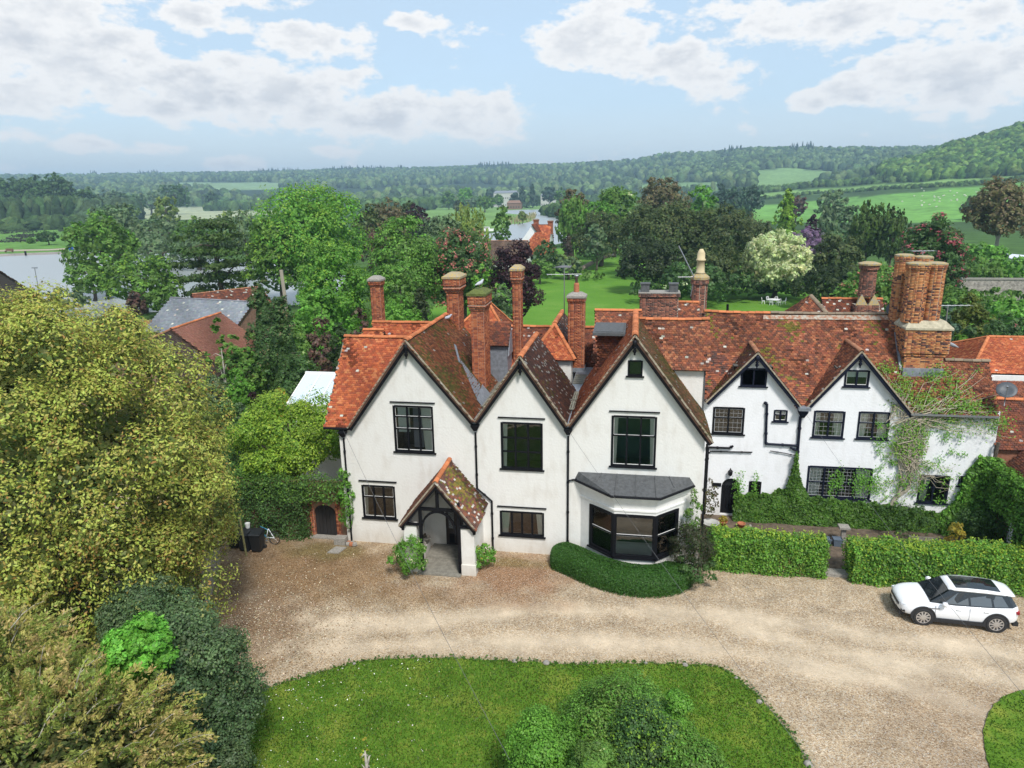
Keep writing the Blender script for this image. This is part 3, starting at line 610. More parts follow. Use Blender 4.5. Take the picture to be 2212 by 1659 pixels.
def ridge(parent, a, b, col='orange', r=.125, step=.42, m=None, sagf=0):
    """ridge tiles laid one by one from a to b, each a separate part"""
    a = np.array(a, float); b = np.array(b, float); d = b-a; L_ = np.linalg.norm(d); d /= L_; n = max(1, int(round(L_/step))); s = L_/n
    sd_ = np.cross(d, (0, 0, 1)); sd_ /= np.linalg.norm(sd_); up = np.cross(sd_, d)
    key = (col, round(r, 3), round(s, 2))
    if key not in RV:
        L3 = []
        for v in range(3):
            q = MB(); q.cur = tuple(np.array(dict(orange=(.50, .17, .07), old=(.34, .16, .09), grey=(.22, .17, .12), lead=(.2, .2, .2), slate=(.2, .2, .22))[col])*(1, .82, 1.15)[v])
            K = 6; vs = []
            for x, rr in ((0, r*1.04), (s*.97, r*.98)):
                for k in range(K+1): t = pi*k/K; vs.append((x, cos(t)*rr, sin(t)*rr*.85-.03))
                for k in range(K+1): t = pi*k/K; vs.append((x, cos(t)*rr*.82, sin(t)*rr*.66-.03))
            M_ = 2*(K+1); fs = [(k, k+1, k+1+M_, k+M_) for k in range(K)]+[(k+K+1, k+K+1+M_, k+K+2+M_, k+K+2) for k in range(K)]+[(k, k+K+1, k+K+2, k+1) for k in range(K)]+[(k+M_, k+1+M_, k+K+2+M_, k+K+1+M_) for k in range(K)]
            q.add(vs, fs); me = bpy.data.meshes.new('ridge_tile'); me.from_pydata(q.v, [], q.f)
            at_ = me.color_attributes.new('Col', 'FLOAT_COLOR', 'POINT'); at_.data.foreach_set('color', [z for c_ in q.c for z in (*c_, 1)]); me.materials.append(TILE); L3.append(me)
        RV[key] = L3
    off = ORG[parent.name]; Mx = Matrix(((d[0], sd_[0], up[0]), (d[1], sd_[1], up[1]), (d[2], sd_[2], up[2])))
    for i in range(n):
        o = bpy.data.objects.new('ridge_tile', random.choice(RV[key])); COL.objects.link(o); o.parent = parent
        p = a+d*s*i-off+up*(random.uniform(-.01, .012)-sagf*sin(pi*i/n)); o.matrix_local = Matrix.Translation(Vector(p))@Mx.to_4x4()
BP = dict(red=[(.36, .105, .05), (.42, .14, .06), (.28, .085, .045), (.22, .07, .045), (.46, .17, .08)], orange=[(.50, .21, .08), (.56, .27, .12), (.44, .16, .07), (.50, .24, .10), (.26, .10, .06), (.10, .055, .05)], dull=[(.24, .10, .07), (.30, .13, .09), (.15, .08, .065), (.36, .16, .10), (.10, .06, .05)])
BMESH = {}
def brickmesh(pal, k, w):
    key = (pal, k, w)
    if key not in BMESH:
        b = MB(); b.box(0, w, -.014, .05, 0, .064); me = bpy.data.meshes.new('brick'); me.from_pydata(b.v, [], b.f)
        a = me.color_attributes.new('Col', 'FLOAT_COLOR', 'POINT'); a.data.foreach_set('color', [q for _ in b.v for q in (*BP[pal][k], 1)]); me.materials.append(BRICK); BMESH[key] = me
    return BMESH[key]
BRICKS_LEFT = {}
def brickwork(parent, corners, z0, z1, pal='red', single=False, soot=0):
    """courses of bricks around the closed plan 'corners' (counter-clockwise), proud of a mortar core"""
    k = len(corners); b = MB(); zb = z0
    b.prism([(x, y, z0) for x, y in corners], (0, 0, z1-z0)); b.build('mortar_core', MORTAR, parent)
    V = []; Cc = []; nc = int(round((z1-z0)/.077)); off = ORG[parent.name]
    for e in range(k):
        p = np.array(corners[e], float); q = np.array(corners[(e+1) % k], float); d = q-p; L_ = np.linalg.norm(d); d /= L_; nrm = np.array([d[1], -d[0]])
        mid = (p+q)/2; vis = (np.array([0, 0])-mid)@nrm > 0
        for c in range(nc):
            s = -(c % 2)*.115; i = 0
            while s < L_-.01:
                w = .115 if (c % 2 == 0 and i % 2 == 0) else .225; a = max(s, .0); w2 = min(s+w, L_)-a-.011
                s += w; i += 1
                if w2 < .03: continue
                pk = random.randrange(len(BP[pal])); z = z0+c*.077+.006
                if soot and random.random() < soot*max(0, (c/nc-.5)*2): pk = min(pk, 3); 
                o2 = p+d*a
                if single and vis and BRICKS_LEFT.get(single, 0) > 0 and w2 > .09:
                    BRICKS_LEFT[single] -= 1
                    o = bpy.data.objects.new('brick', brickmesh(pal, pk, round(w2, 2))); COL.objects.link(o); o.parent = parent
                    o.matrix_local = Matrix.Translation((o2[0]-off[0], o2[1]-off[1], z-off[2]))@Matrix(((d[0], -nrm[0], 0), (d[1], -nrm[1], 0), (0, 0, 1))).to_4x4()
                    continue
                a0 = (*o2, z); e2 = o2+d*w2; pr = nrm*(.012+random.uniform(-.003, .004))
                V += [(o2[0], o2[1], z), (e2[0], e2[1], z), (e2[0], e2[1], z+.064), (o2[0], o2[1], z+.064), (o2[0]+pr[0], o2[1]+pr[1], z), (e2[0]+pr[0], e2[1]+pr[1], z), (e2[0]+pr[0], e2[1]+pr[1], z+.064), (o2[0]+pr[0], o2[1]+pr[1], z+.064)]
                cc = np.array(BP[pal][pk])*random.uniform(.85, 1.15); Cc += [cc]*8
    if V:
        n = len(V)//8; base = (np.arange(n)*8)[:, None]; FF = np.concatenate([base+np.array(f) for f in ((4, 5, 6, 7), (0, 1, 5, 4), (3, 7, 6, 2), (0, 4, 7, 3), (1, 2, 6, 5))]).astype(np.int32)
        o = build('bricks', V, FF, BRICK, parent, np.array(Cc)); o['kind'] = 'stuff'
def rectplan(x0, x1, y0, y1): return [(x0, y0), (x1, y0), (x1, y1), (x0, y1)]
def chimney(root, x0, x1, y0, y1, zb, zt, pal='red', cap=.6, corb=.10, top='lichen', single=False, neck=True, label=None):
    """brick stack with corbelled head; shaft to zt-cap then stepped courses"""
    b = MB(); b.box(x0+.05, x1-.05, y0+.05, y1-.05, zb, zb+.05); ch = b.build('chimney', MORTAR, root)
    if label: ch['label'] = label
    zs = zt-cap
    brickwork(ch, rectplan(x0, x1, y0, y1), zb, zs, pal, single)
    st = [(.0, .08, .35), (.08, .16, .65), (.16, .24, 1.0), (.24, .31, .8)]
    for a, c, e in st: k = corb*e; brickwork(ch, rectplan(x0-k, x1+k, y0-k, y1+k), zs+a*cap*1.3, zs+c*cap*1.3, pal)
    k = corb; za = zs+.31*cap*1.3
    brickwork(ch, rectplan(x0-k, x1+k, y0-k, y1+k), za, zt-.16, pal)
    k += .05; b = MB(); w = [(x0-k, y0-k), (x1+k, y0-k), (x1+k, y1+k), (x0-k, y1+k)]
    b.add([(x, y, zt-.16) for x, y in w]+[(x, y, zt-.05) for x, y in w]+[((x-(x0+x1)/2)*.45+(x0+x1)/2, (y-(y0+y1)/2)*.45+(y0+y1)/2, zt+.14) for x, y in w], [(0, 1, 5, 4), (1, 2, 6, 5), (2, 3, 7, 6), (3, 0, 4, 7), (4, 5, 9, 8), (5, 6, 10, 9), (6, 7, 11, 10), (7, 4, 8, 11), (8, 9, 10, 11), (3, 2, 1, 0)])
    b.build('chimney_cap', {'lichen': LICHEN, 'moss': MOSS, 'stone': STONE}[top], ch)
    b = MB(); b.box(x0-.06, x1+.06, y0-.06, y1+.06, zb-.1, zb+.16); b.build('lead_flashing', LEAD, ch)
    return ch
def wall(root, outline, Y, holes, m, name='wall', depth=.3, nrm=-1):
    """front wall in plane y=Y; outline [(x,z)], holes (x0,x1,z0,z1) or ('arch',x0,x1,z0,zs,zt); reveals of the given depth"""
    loops = [[Vector((x, z, 0)) for x, z in outline]]; b = MB(); hp = []
    for h in holes:
        if h[0] == 'arch':
            _, x0, x1, z0, zs, zt = h; xm = (x0+x1)/2; P = [(x0, z0), (x1, z0), (x1, zs)]+[(xm+(x1-x0)/2*cos(pi*k/8), zs+(zt-zs)*sin(pi*k/8)) for k in range(1, 8)]+[(x0, zs)]
        else: x0, x1, z0, z1 = h; P = [(x0, z0), (x1, z0), (x1, z1), (x0, z1)]
        hp.append(P); loops.append([Vector((x, z, 0)) for x, z in P])
    tri = tessellate_polygon(loops); allp = [p for L_ in loops for p in L_]
    b.add([(p[0], Y, p[1]) for p in allp], [tuple(t) for t in tri])
    b.add([(p[0], Y+depth, p[1]) for p in allp], [tuple(t)[::-1] for t in tri])
    for P in [outline]+hp:
        n = len(P); b.add([(x, Y, z) for x, z in P]+[(x, Y+depth, z) for x, z in P], [(i, (i+1) % n, (i+1) % n+n, i+n) for i in range(n)])
    return b.build(name, m, root)
LEADING = mat('window_leading', (.42, .43, .44), rough=.6)
def window(root, r, Y, cols, rows, leaded=0, curtain=None, blind=0, m=BLACK, sill=.05, hood=0, fw=.07, room=DARKROOM, T=None, white=0, opened=None, items=True, label=None):
    """casement window in the opening r=(x0,x1,z0,z1) of a wall at y=Y. rows: list of fractions. T maps points (for angled bays)"""
    x0, x1, z0, z1 = r; f = MB(); y = Y+.03; q = T or (lambda p: p)
    def box(bm, a, b, c, d, e, g):
        bm.add([q((X_, Y_, Z_)) for X_ in (a, b) for Y_ in (c, d) for Z_ in (e, g)], [(0, 1, 3, 2), (4, 6, 7, 5), (0, 4, 5, 1), (2, 3, 7, 6), (0, 2, 6, 4), (1, 5, 7, 3)])
    box(f, x0-.02, x0+fw, y-.06, y+.07, z0, z1); box(f, x1-fw, x1+.02, y-.06, y+.07, z0, z1); box(f, x0+fw, x1-fw, y-.06, y+.07, z1-fw, z1+.02); box(f, x0+fw, x1-fw, y-.06, y+.07, z0-.02, z0+fw)
    xi = np.linspace(x0+fw, x1-fw, cols+1); zi = [z0+fw+(z1-z0-2*fw)*t for t in [0]+list(rows)]
    for X_ in xi[1:-1]: box(f, X_-.042, X_+.042, y-.045, y+.065, z0+fw, z1-fw)
    for Z_ in zi[1:-1]: box(f, x0+fw, x1-fw, y-.04, y+.06, Z_-.03, Z_+.03)
    w = f.build('window', m, root)
    if label: w['label'] = label
    for a in range(cols):
        for b_ in range(len(zi)-1):
            X0, X1, Z0, Z1 = xi[a]+.02, xi[a+1]-.02, zi[b_]+.02, zi[b_+1]-.02
            g = MB(); box(g, X0, X1, y+.012, y+.02, Z0, Z1); g.build('pane', GLASS, w)
            if leaded:
                l_ = MB(); nx = max(2, int(round((X1-X0)/leaded))); nz = max(2, int(round((Z1-Z0)/(leaded*1.2))))
                for i in range(1, nx): xx = X0+(X1-X0)*i/nx; box(l_, xx-.0045, xx+.0045, y+.003, y+.011, Z0, Z1)
                for i in range(1, nz): zz = Z0+(Z1-Z0)*i/nz; box(l_, X0, X1, y+.003, y+.010, zz-.0045, zz+.0045)
                l_.build('leading', LEADING, w)
            if white == 2:
                l_ = MB(); box(l_, X0, X1, y-.012, y+.003, Z1-.035, Z1) if b_ == 0 else box(l_, X0, X1, y-.012, y+.003, Z0, Z0+.03); l_.build('sash_rail', WHITEP, w)
            elif white or leaded:
                t = .022 if leaded else .013; l_ = MB()
                box(l_, X0, X0+t, y-.01, y+.003, Z0, Z1); box(l_, X1-t, X1, y-.01, y+.003, Z0, Z1); box(l_, X0+t, X1-t, y-.01, y+.003, Z0, Z0+t*(2 if white else 1)); box(l_, X0+t, X1-t, y-.01, y+.003, Z1-t, Z1)
                l_.build('casement_trim', WHITEP if white else LEADING, w)
    if sill: s = MB(); box(s, x0-.1, x1+.1, Y-.09, Y+.02, z0-.07, z0-.005); s.build('sill', m, w)
    if hood: s = MB(); box(s, x0-.14, x1+.14, Y-.07, Y-.002, z1+hood, z1+hood+.05); s.build('drip_mould', m, w)
    if curtain:
        for side, k in curtain:
            c = MB(); wd = (x1-x0)*k; n = 9; a = x0+.05 if side == 'l' else x1-.05-wd
            vs = []; fs = []
            for i in range(n+1):
                for j in range(5):
                    t = j/4; sh = (1-t)*.35 if k > .2 and side == 'd' else 0
                    xx = a+wd*i/n; xx = (x0 if side == 'l' else x1)+(xx-(x0 if side == 'l' else x1))*(1-.25*(1-t)); vs.append(q((xx, Y+.13+.025*sin(i*2.4), z0+.03+(z1-z0-.06)*t)))
            for i in range(n):
                for j in range(4): fs.append((i*5+j, i*5+j+1, (i+1)*5+j+1, (i+1)*5+j))
            c.add(vs, fs); c.build('curtain', CURTAIN, w, True)
    if blind:
        c = MB(); box(c, x0+.06, x1-.06, y+.09, y+.11, z1-(z1-z0)*blind, z1-.02); c.build('roller_blind', BLIND, w)
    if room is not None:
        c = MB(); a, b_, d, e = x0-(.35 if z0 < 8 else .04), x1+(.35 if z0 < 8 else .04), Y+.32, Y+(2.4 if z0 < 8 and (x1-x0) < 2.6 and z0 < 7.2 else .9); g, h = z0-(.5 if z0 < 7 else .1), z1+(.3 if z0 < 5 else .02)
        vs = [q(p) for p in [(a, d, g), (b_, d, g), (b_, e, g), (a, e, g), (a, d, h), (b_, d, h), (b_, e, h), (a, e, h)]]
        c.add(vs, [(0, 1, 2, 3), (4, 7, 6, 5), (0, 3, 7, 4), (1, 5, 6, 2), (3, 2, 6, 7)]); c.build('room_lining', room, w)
    return w
def barge(root, apex, eaveL, eaveR, Y, m=BLACK, w=.26, finial=True, over=.25):
    """bargeboards with turned pendant under the apex"""
    b = MB()
    for e in (eaveL, eaveR):
        a = np.array([apex[0], Y, apex[1]]); c = np.array([e[0], Y, e[1]]); d = c-a; n = np.array([-d[2], 0, d[0]]); n /= np.linalg.norm(n)
        if n[2] > 0: n = -n
        b.prism([a, c, c+n*w*.9+np.array([0, 0, 0]), a+np.array([0, 0, -w/abs(n[2]) if abs(n[2]) > .1 else -w])], (0, .05, 0))
    o = b.build('bargeboard', m, root)
    b = MB()
    for e in (eaveL, eaveR):
        a = np.array([apex[0], Y-.03, apex[1]+.03]); c = np.array([e[0], Y-.03, e[1]+.03]); b.bar(a, c, .07, .05, up=(0, 1, 0))
    b.build('verge_mortar', mat('verge_mortar', (.32, .27, .20), rough=1, nscale=9, namt=.4), root)
    if finial:
        b = MB(); b.lathe((apex[0], Y+.0, apex[1]-w-.62), [(.0, 0), (.05, .03), (.03, .07), (.05, .11), (.10, .2), (.05, .29), (.09, .33), (.05, .37), (.075, .45), (.11, .5), (.11, .7)], 10); b.build('pendant', m, root, True)
    return o
def pipe(root, pts, r=.05, m=BLACK, hopper=None, name='drainpipe'):
    b = MB(); b.tube(pts, r, 8)
    for a, c in zip(pts[:-1], pts[1:]):
        a = np.array(a, float); c = np.array(c, float); n = int(np.linalg.norm(c-a)/1.8)
        for i in range(n+1):
            p = a+(c-a)*(i+.5)/(n+1); d = (c-a)/np.linalg.norm(c-a); b.tube([p-d*.05, p+d*.05], r*1.35, 8)
    o = b.build(name, m, root, False)
    if hopper is not None:
        x, y, z, s = hopper; b = MB(); b.add([(x+i*s*a, y+j*s*.6*a-.0, z-h) for a, h in ((1, 0), (1, .12*s*4), (.35, .5*s*3.4)) for i, j in ((-1, -1), (1, -1), (1, 1), (-1, 1))],
            [(0, 1, 5, 4), (1, 2, 6, 5), (2, 3, 7, 6), (3, 0, 4, 7), (4, 5, 9, 8), (5, 6, 10, 9), (6, 7, 11, 10), (7, 4, 8, 11), (0, 3, 2, 1), (8, 9, 10, 11)]); b.build('rain_hopper', m, o)
    return o
# ---------------------------------------------------------------- the three-gabled house
FY = 31.8
HOUSE = empty('gabled_house', (-5.4, FY, 0), 'large cream rendered house with three front gables, black bargeboards and orange tiled roofs', 'house')
BRICKS_LEFT['house'] = 290; BRICKS_LEFT['wing'] = 290
wins = dict(a=(-11.53, -9.54, 5.12, 7.49), b=(-13.45, -11.72, 1.42, 3.2), c=(-6.17, -4.18, 4.5, 6.85), d=(-6.30, -4.13, .95, 2.24), e=(-.91, 1.12, 4.9, 7.38), f=(-.23, .39, 9.31, 10.02))
fdoor = (-9.12, -8.2, .12, 2.15)
sidewin = [(-2.2+.3, 2.4-.3, .9, 3.0)]
wall(HOUSE, [(-14.45, -.1), (3.32, -.1), (3.32, 6.55), (.03, 10.95), (-2.94, 6.72), (-5.17, 9.9), (-7.42, 6.72), (-10.62, 10.55), (-13.75, 6.2), (-14.45, 6.2)], FY, list(wins.values())+[fdoor, (-1.55, 2.05, .85, 3.0)], STUCCO, depth=.28)
b = MB(); b.box(3.02, 3.31, FY+.3, 44, -.1, 6.5); b.box(-14.44, -14.16, FY+.3, 44, -.1, 6.2); b.box(-14.1, 3.0, 43.8, 44, -.1, 7.0); b.build('side_wall', STUCCO, HOUSE)
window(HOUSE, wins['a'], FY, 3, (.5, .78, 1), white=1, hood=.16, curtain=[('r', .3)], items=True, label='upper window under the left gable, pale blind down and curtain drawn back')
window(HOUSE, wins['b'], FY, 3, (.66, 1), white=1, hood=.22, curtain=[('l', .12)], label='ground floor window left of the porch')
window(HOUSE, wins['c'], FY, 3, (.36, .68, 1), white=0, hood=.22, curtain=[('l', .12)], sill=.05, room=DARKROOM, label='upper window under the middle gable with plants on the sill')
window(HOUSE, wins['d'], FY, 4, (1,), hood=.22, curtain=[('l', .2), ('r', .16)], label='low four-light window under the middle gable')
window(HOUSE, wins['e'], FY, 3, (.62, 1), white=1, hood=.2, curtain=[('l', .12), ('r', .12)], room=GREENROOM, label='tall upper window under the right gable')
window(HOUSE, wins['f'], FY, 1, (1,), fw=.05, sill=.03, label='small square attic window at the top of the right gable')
# things seen in the windows
b = MB(); b.box(-11.35, -10.75, FY+.12, FY+.14, 6.1, 7.38); b.build('roller_blind', BLIND, HOUSE)
b = MB(); b.box(-10.7, -10.2, FY+.5, FY+.55, 5.2, 7.4); b.build('cupboard_door', mat('grey_cupboard', (.32, .31, .36), rough=.7), HOUSE)
def bottle(x, y, z, s, m, name, label, cat, prof): 
    b = MB(); b.lathe((x, y, z), [(r*s, h*s) for r, h in prof], 10); return tag(b.build(name, m, None, True), label, cat)
# roofs: front overhang at Y = 31.5
OY = 31.46
def gslope(root, xa, za, xe, ze, y0, y1, **k): return roof(root, [(xe, y0, ze), (xa, y0, za), (xa, y1, za), (xe, y1, ze)], **k)
gslope(HOUSE, -10.62, 10.78, -7.42, 6.93, OY, 40.0, pal='worn', moss=.5, white=.03, name='roof', label='mossy right slope of the left gable')
roof(HOUSE, [(-13.78, OY, 6.42), (-10.62, OY, 10.78), (-10.62, 40, 10.78), (-11.02, 34.95, 10.22)], pal='orange', u=(0, 1, 0))
roof(HOUSE, [(-15.1, 31.62, 6.30), (-13.72, 31.62, 6.30), (-10.95, 34.95, 10.22), (-15.1, 34.95, 10.22)], pal='orange', dark=.35, white=.012, u=(1, 0, 0), label='orange front slope left of the left gable')
roof(HOUSE, [(-15.1, 38.3, 6.30), (-10.7, 38.3, 6.30), (-10.7, 34.95, 10.22), (-15.1, 34.95, 10.22)], pal='orange', u=(1, 0, 0))
b = MB(); b.prism([(-14.46, 32.05, 6.1), (-14.46, 37.9, 6.1), (-14.46, 34.95, 9.8)], (.25, 0, 0)); b.build('gable_end_wall', STUCCO, HOUSE)
b = MB(); b.tube([(-15.15, 31.58, 6.24), (-13.7, 31.58, 6.24)], .065, 8); b.build('gutter', BLACK, HOUSE)
b = MB(); b.bar((-15.08, 31.64, 6.2), (-15.08, 34.95, 10.12), .06, .16, up=(1, 0, 0)); b.build('verge_board', WOODG, HOUSE)
gslope(HOUSE, -5.17, 10.12, -7.42, 6.93, OY, 37.2, pal='mossy', moss=.5)
gslope(HOUSE, -5.17, 10.12, -2.94, 6.90, OY, 37.2, pal='lichen', white=.14, moss=.15, label='dark lichen-spotted right slope of the middle gable')
gslope(HOUSE, .03, 11.2, -2.94, 6.90, OY, 38.3, pal='orange', white=.05, dark=.2, label='left slope of the right gable')
gslope(HOUSE, .03, 11.2, 3.62, 6.38, OY, 38.3, pal='mossy', moss=1.25, white=.02, label='heavily mossed right slope of the right gable')
b = MB(); b.prism([(-7.3, 37.1, 6.9), (-3.05, 37.1, 6.9), (-5.17, 37.1, 10.0)], (0, .1, 0)); b.build('rear_gable', WOODG, HOUSE)
ridge(HOUSE, (-10.62, OY-.02, 10.82), (-10.62, 39.0, 10.84)); ridge(HOUSE, (-5.17, OY-.02, 10.15), (-5.17, 37.2, 10.15), r=.14); ridge(HOUSE, (.03, OY-.02, 11.24), (.03, 38.2, 11.22), r=.15)
ridge(HOUSE, (-15.12, 34.95, 10.26), (-11.0, 34.95, 10.26))
barge(HOUSE, (-10.62, 10.78), (-13.85, 6.3), (-7.42, 6.9), 31.5); barge(HOUSE, (-5.17, 10.12), (-7.42, 6.9), (-2.94, 6.87), 31.5); barge(HOUSE, (.03, 11.2), (-2.94, 6.87), (3.66, 6.32), 31.5)
# valley gutters with duckboards
for x, y1 in ((-7.42, 39.5), (-2.94, 36.6)):
    b = MB(); b.box(x-.24, x+.24, OY+.05, y1, 6.86, 7.0); b.build('valley_gutter', LEAD, HOUSE)
    y = 33.4
    while y < y1-1.2:
        d = MB()
        for i in range(5): d.box(x-.26+i*.115, x-.26+i*.115+.075, y, y+1.55, 7.09, 7.12)
        d.box(x-.26, x+.28, y+.1, y+.2, 7.04, 7.09); d.box(x-.26, x+.28, y+1.3, y+1.4, 7.04, 7.09); d.build('duckboard', WOODG, HOUSE); y += 1.75
# lead flashing slips on the left gable's mossy slope
def onslope(y, x, lift=.05): return (x, y, 10.78-(x+10.62)*1.203+lift)
for (a, c, w_) in (((36.6, -9.55), (35.3, -9.0), .16), ):
    p, q = np.array(onslope(a[0], a[1])), np.array(onslope(c[0], c[1])); b = MB(); b.bar(p, q, w_, .04, up=(.77, 0, .64)); b.build('lead_slip', LEAD, HOUSE)
b = MB(); b.add([onslope(35.75, -9.1), onslope(35.6, -8.0), onslope(33.6, -7.52), onslope(33.9, -7.9)], [(0, 1, 2, 3)]); b.add([onslope(35.7, -7.9, .12), onslope(35.7, -7.45, .12), onslope(33.5, -7.45, .12), onslope(33.6, -7.75, .07)], [(0, 1, 2, 3)]); b.build('lead_saddle', LEAD, HOUSE)
def chim_at(root, xl, xr, ytop, ybody, Y, depth, zb, **k):
    a = ony(xl, ybody, Y)[0]; c = ony(xr, ybody, Y)[0]; zt = ony((xl+xr)/2, ytop, Y)[2]
    return chimney(root, a, c, Y, Y+depth, zb, zt-.1, **k)
chim_at(HOUSE, 1019.5, 1046.7, 628, 760, 35.8, 1.42, 6.9, top='moss', cap=.95, corb=.13, single='house', label='tall red stack with mossy flat top, nearest the front')
chim_at(HOUSE, 966, 991, 592, 680, 38.9, 1.2, 9.2, top='lichen', cap=.95, corb=.15, label='red stack with lichened cap on the left ridge')
chim_at(HOUSE, 1108, 1124.5, 575, 700, 39.6, .85, 7.5, top='lichen', cap=.85, corb=.1, label='slender red stack with domed cap')
chim_at(HOUSE, 802, 823, 598, 660, 41.5, .62, 8.0, top='stone', cap=.5, corb=.08, label='slim red stack at the left behind the roofs')
c5 = chim_at(HOUSE, 1227, 1262, 634, 700, 40.6, .8, 7.3, top='stone', cap=.45, corb=.05, pal='red', label='broad red stack with a ribbed pot')
p5 = ony(1245, 632, 40.9); b = MB(); z5 = p5[2]-.25
b.lathe((p5[0], 41.0, z5), [(.16, 0), (.15, .2), (.17, .22), (.15, .26), (.17, .36), (.15, .4), (.17, .5), (.15, .54), (.16, .66), (.12, .8)], 12); b.build('chimney_pot', TERRA, c5, True)
b = MB(); b.lathe((p5[0], 41.0, z5+.8), [(.08, 0), (.08, .35), (.13, .36), (.13, .44)], 10); b.build('flue_cowl', METAL, c5, True)
# rear wide stack with two dark square pots
a6 = ony(1382, 660, 42.0)[0]; b6 = ony(1465, 660, 42.0)[0]; z6 = ony(1420, 634, 42)[2]
b = MB(); b.box(a6+.05, b6-.05, 42.05, 43.0, 7, 7.1); c6 = b.build('chimney', MORTAR, HOUSE); c6['label'] = 'wide weathered brick stack with two square dark pots'
brickwork(c6, rectplan(a6, b6, 42.0, 43.1), 7.1, z6-.2, 'dull'); brickwork(c6, rectplan(a6-.08, b6+.08, 41.92, 43.18), z6-.2, z6, 'dull')
b = MB(); b.box(a6-.1, b6+.1, 41.9, 43.2, z6, z6+.05); b.build('chimney_cap', STONE, c6)
for xx in (a6+.28, b6-.28):
    b = MB(); b.box(xx-.25, xx+.25, 42.2, 42.7, z6+.05, z6+.5); b.box(xx-.29, xx+.29, 42.16, 42.74, z6+.5, z6+.56); b.build('chimney_pot', LEADD, c6)
# slim octagonal stack with pale pot
a7 = ony(1509, 660, 46.5); z7 = ony(1509, 603, 46.5)[2]; r7 = 16*47/FPX
b = MB(); b.lathe((a7[0], 46.5, 7.0), [(.2, 0), (.2, .1)], 8); c7 = b.build('chimney', MORTAR, HOUSE); c7['label'] = 'diagonal brick stack with a pale hooded pot'
oc = lambda r: [(a7[0]+r*cos(t), 46.5+r*sin(t)) for t in [pi/8+pi/4*k-pi/2-pi/8 for k in range(8)]]
brickwork(c7, oc(r7), 7.1, z7-.3, 'dull'); brickwork(c7, oc(r7*1.14), z7-.3, z7, 'dull')
b = MB(); b.lathe((a7[0], 46.5, z7), [(r7*1.2, 0), (r7*1.2, .15), (r7*.6, .38)], 8); b.build('chimney_cap', LICHEN, c7)
b = MB(); b.lathe((a7[0], 46.5, z7+.38), [(.34, 0), (.26, .08), (.24, .75), (.30, .78), (.30, .88), (.24, .9), (.24, 1.25), (.1, 1.5)], 12); b.build('chimney_pot', mat('buff_clay', (.55, .45, .27), rough=.8), c7, True)
# rear ranges
def rng_roof(root, xl, xr, yr, Y, drop, run, pal, zr=None, verge=False, **k):
    z = ony((xl+xr)/2, yr, Y)[2] if zr is None else zr; a = ony(xl, yr, Y)[0]; c = ony(xr, yr, Y)[0]
    roof(root, [(a, Y-run, z-drop), (c, Y-run, z-drop), (c, Y, z), (a, Y, z)], pal=pal, u=(1, 0, 0), **k)
    roof(root, [(a, Y+run, z-drop), (c, Y+run, z-drop), (c, Y, z), (a, Y, z)], pal=pal, u=(1, 0, 0)); ridge(root, (a-.03, Y, z+.04), (c+.03, Y, z+.04), 'orange')
    b = MB(); b.prism([(a+.15, Y-run+.2, z-drop+.1), (a+.15, Y+run-.2, z-drop+.1), (a+.15, Y, z-.15)], (.12, 0, 0)); b.prism([(c-.27, Y-run+.2, z-drop+.1), (c-.27, Y+run-.2, z-drop+.1), (c-.27, Y, z-.15)], (.12, 0, 0)); b.box(a+.15, c-.15, Y-run+.3, Y+run-.3, z-drop-3.5, z-drop+.1); b.build('rear_wall', STUCCO, root)
    return a, c, z
rng_roof(HOUSE, 806, 975, 697, 40.3, 2.7, 2.4, 'orange', dark=.3, white=.02)
rng_roof(HOUSE, 786, 830, 713, 39.2, 1.6, 1.5, 'orange', dark=.3)
rng_roof(HOUSE, 1060, 1290, 706, 44.0, 2.6, 2.3, 'dark', dark=.1, white=.05)
rng_roof(HOUSE, 1286, 1386, 671, 41.2, 2.6, 2.3, 'old', white=.05)
rng_roof(HOUSE, 1440, 1510, 653, 46.0, 2.6, 2.3, 'old', white=.04)
# orange pyramid behind the tall stack
def hip(root, apexL, apexR, x0, x1, y0, y1, ze, pal, **k):
    """hipped roof: ridge apexL-apexR (world), eaves rectangle x0..x1,y0..y1 at ze"""
    A, B = np.array(apexL, float), np.array(apexR, float); c = [(x0, y0, ze), (x1, y0, ze), (x1, y1, ze), (x0, y1, ze)]
    if abs(A[0]-B[0]) > .05 or abs(A[1]-B[1]) < .05:
        roof(root, [c[0], c[1], B, A] if abs(A[0]-B[0]) > .05 else [c[0], c[1], A], pal=pal, u=(1, 0, 0), **k)
        roof(root, [c[3], c[2], B, A] if abs(A[0]-B[0]) > .05 else [c[3], c[2], A], pal=pal, u=(1, 0, 0))
        roof(root, [c[0], c[3], A], pal=pal, u=(0, 1, 0)); roof(root, [c[1], c[2], B], pal=pal, u=(0, 1, 0), **k)
        if abs(A[0]-B[0]) > .05: ridge(root, A+(0, 0, .04), B+(0, 0, .04))
        for p, q in ((A, c[0]), (A, c[3]), (B, c[1]), (B, c[2])): ridge(root, np.array(q)+(0, 0, .05), p+(0, 0, .05), r=.1)
    else:   # ridge runs away along Y, A the nearer end
        roof(root, [c[0], c[1], A], pal=pal, u=(1, 0, 0), **k); roof(root, [c[3], c[2], B], pal=pal, u=(1, 0, 0))
        roof(root, [c[0], c[3], B, A], pal=pal, u=(0, 1, 0)); roof(root, [c[1], c[2], B, A], pal='lichen', u=(0, 1, 0), white=.06, moss=.1)
        ridge(root, A+(0, 0, .04), B+(0, 0, .04), r=.15)
        for q in (c[0], c[1]): ridge(root, np.array(q)+(0, 0, .05), A+(0, 0, .05), r=.11)
    b = MB(); b.box(x0+.25, x1-.25, y0+.25, y1-.25, ze-4, ze+.02); b.build('rear_wall', STUCCO, root)
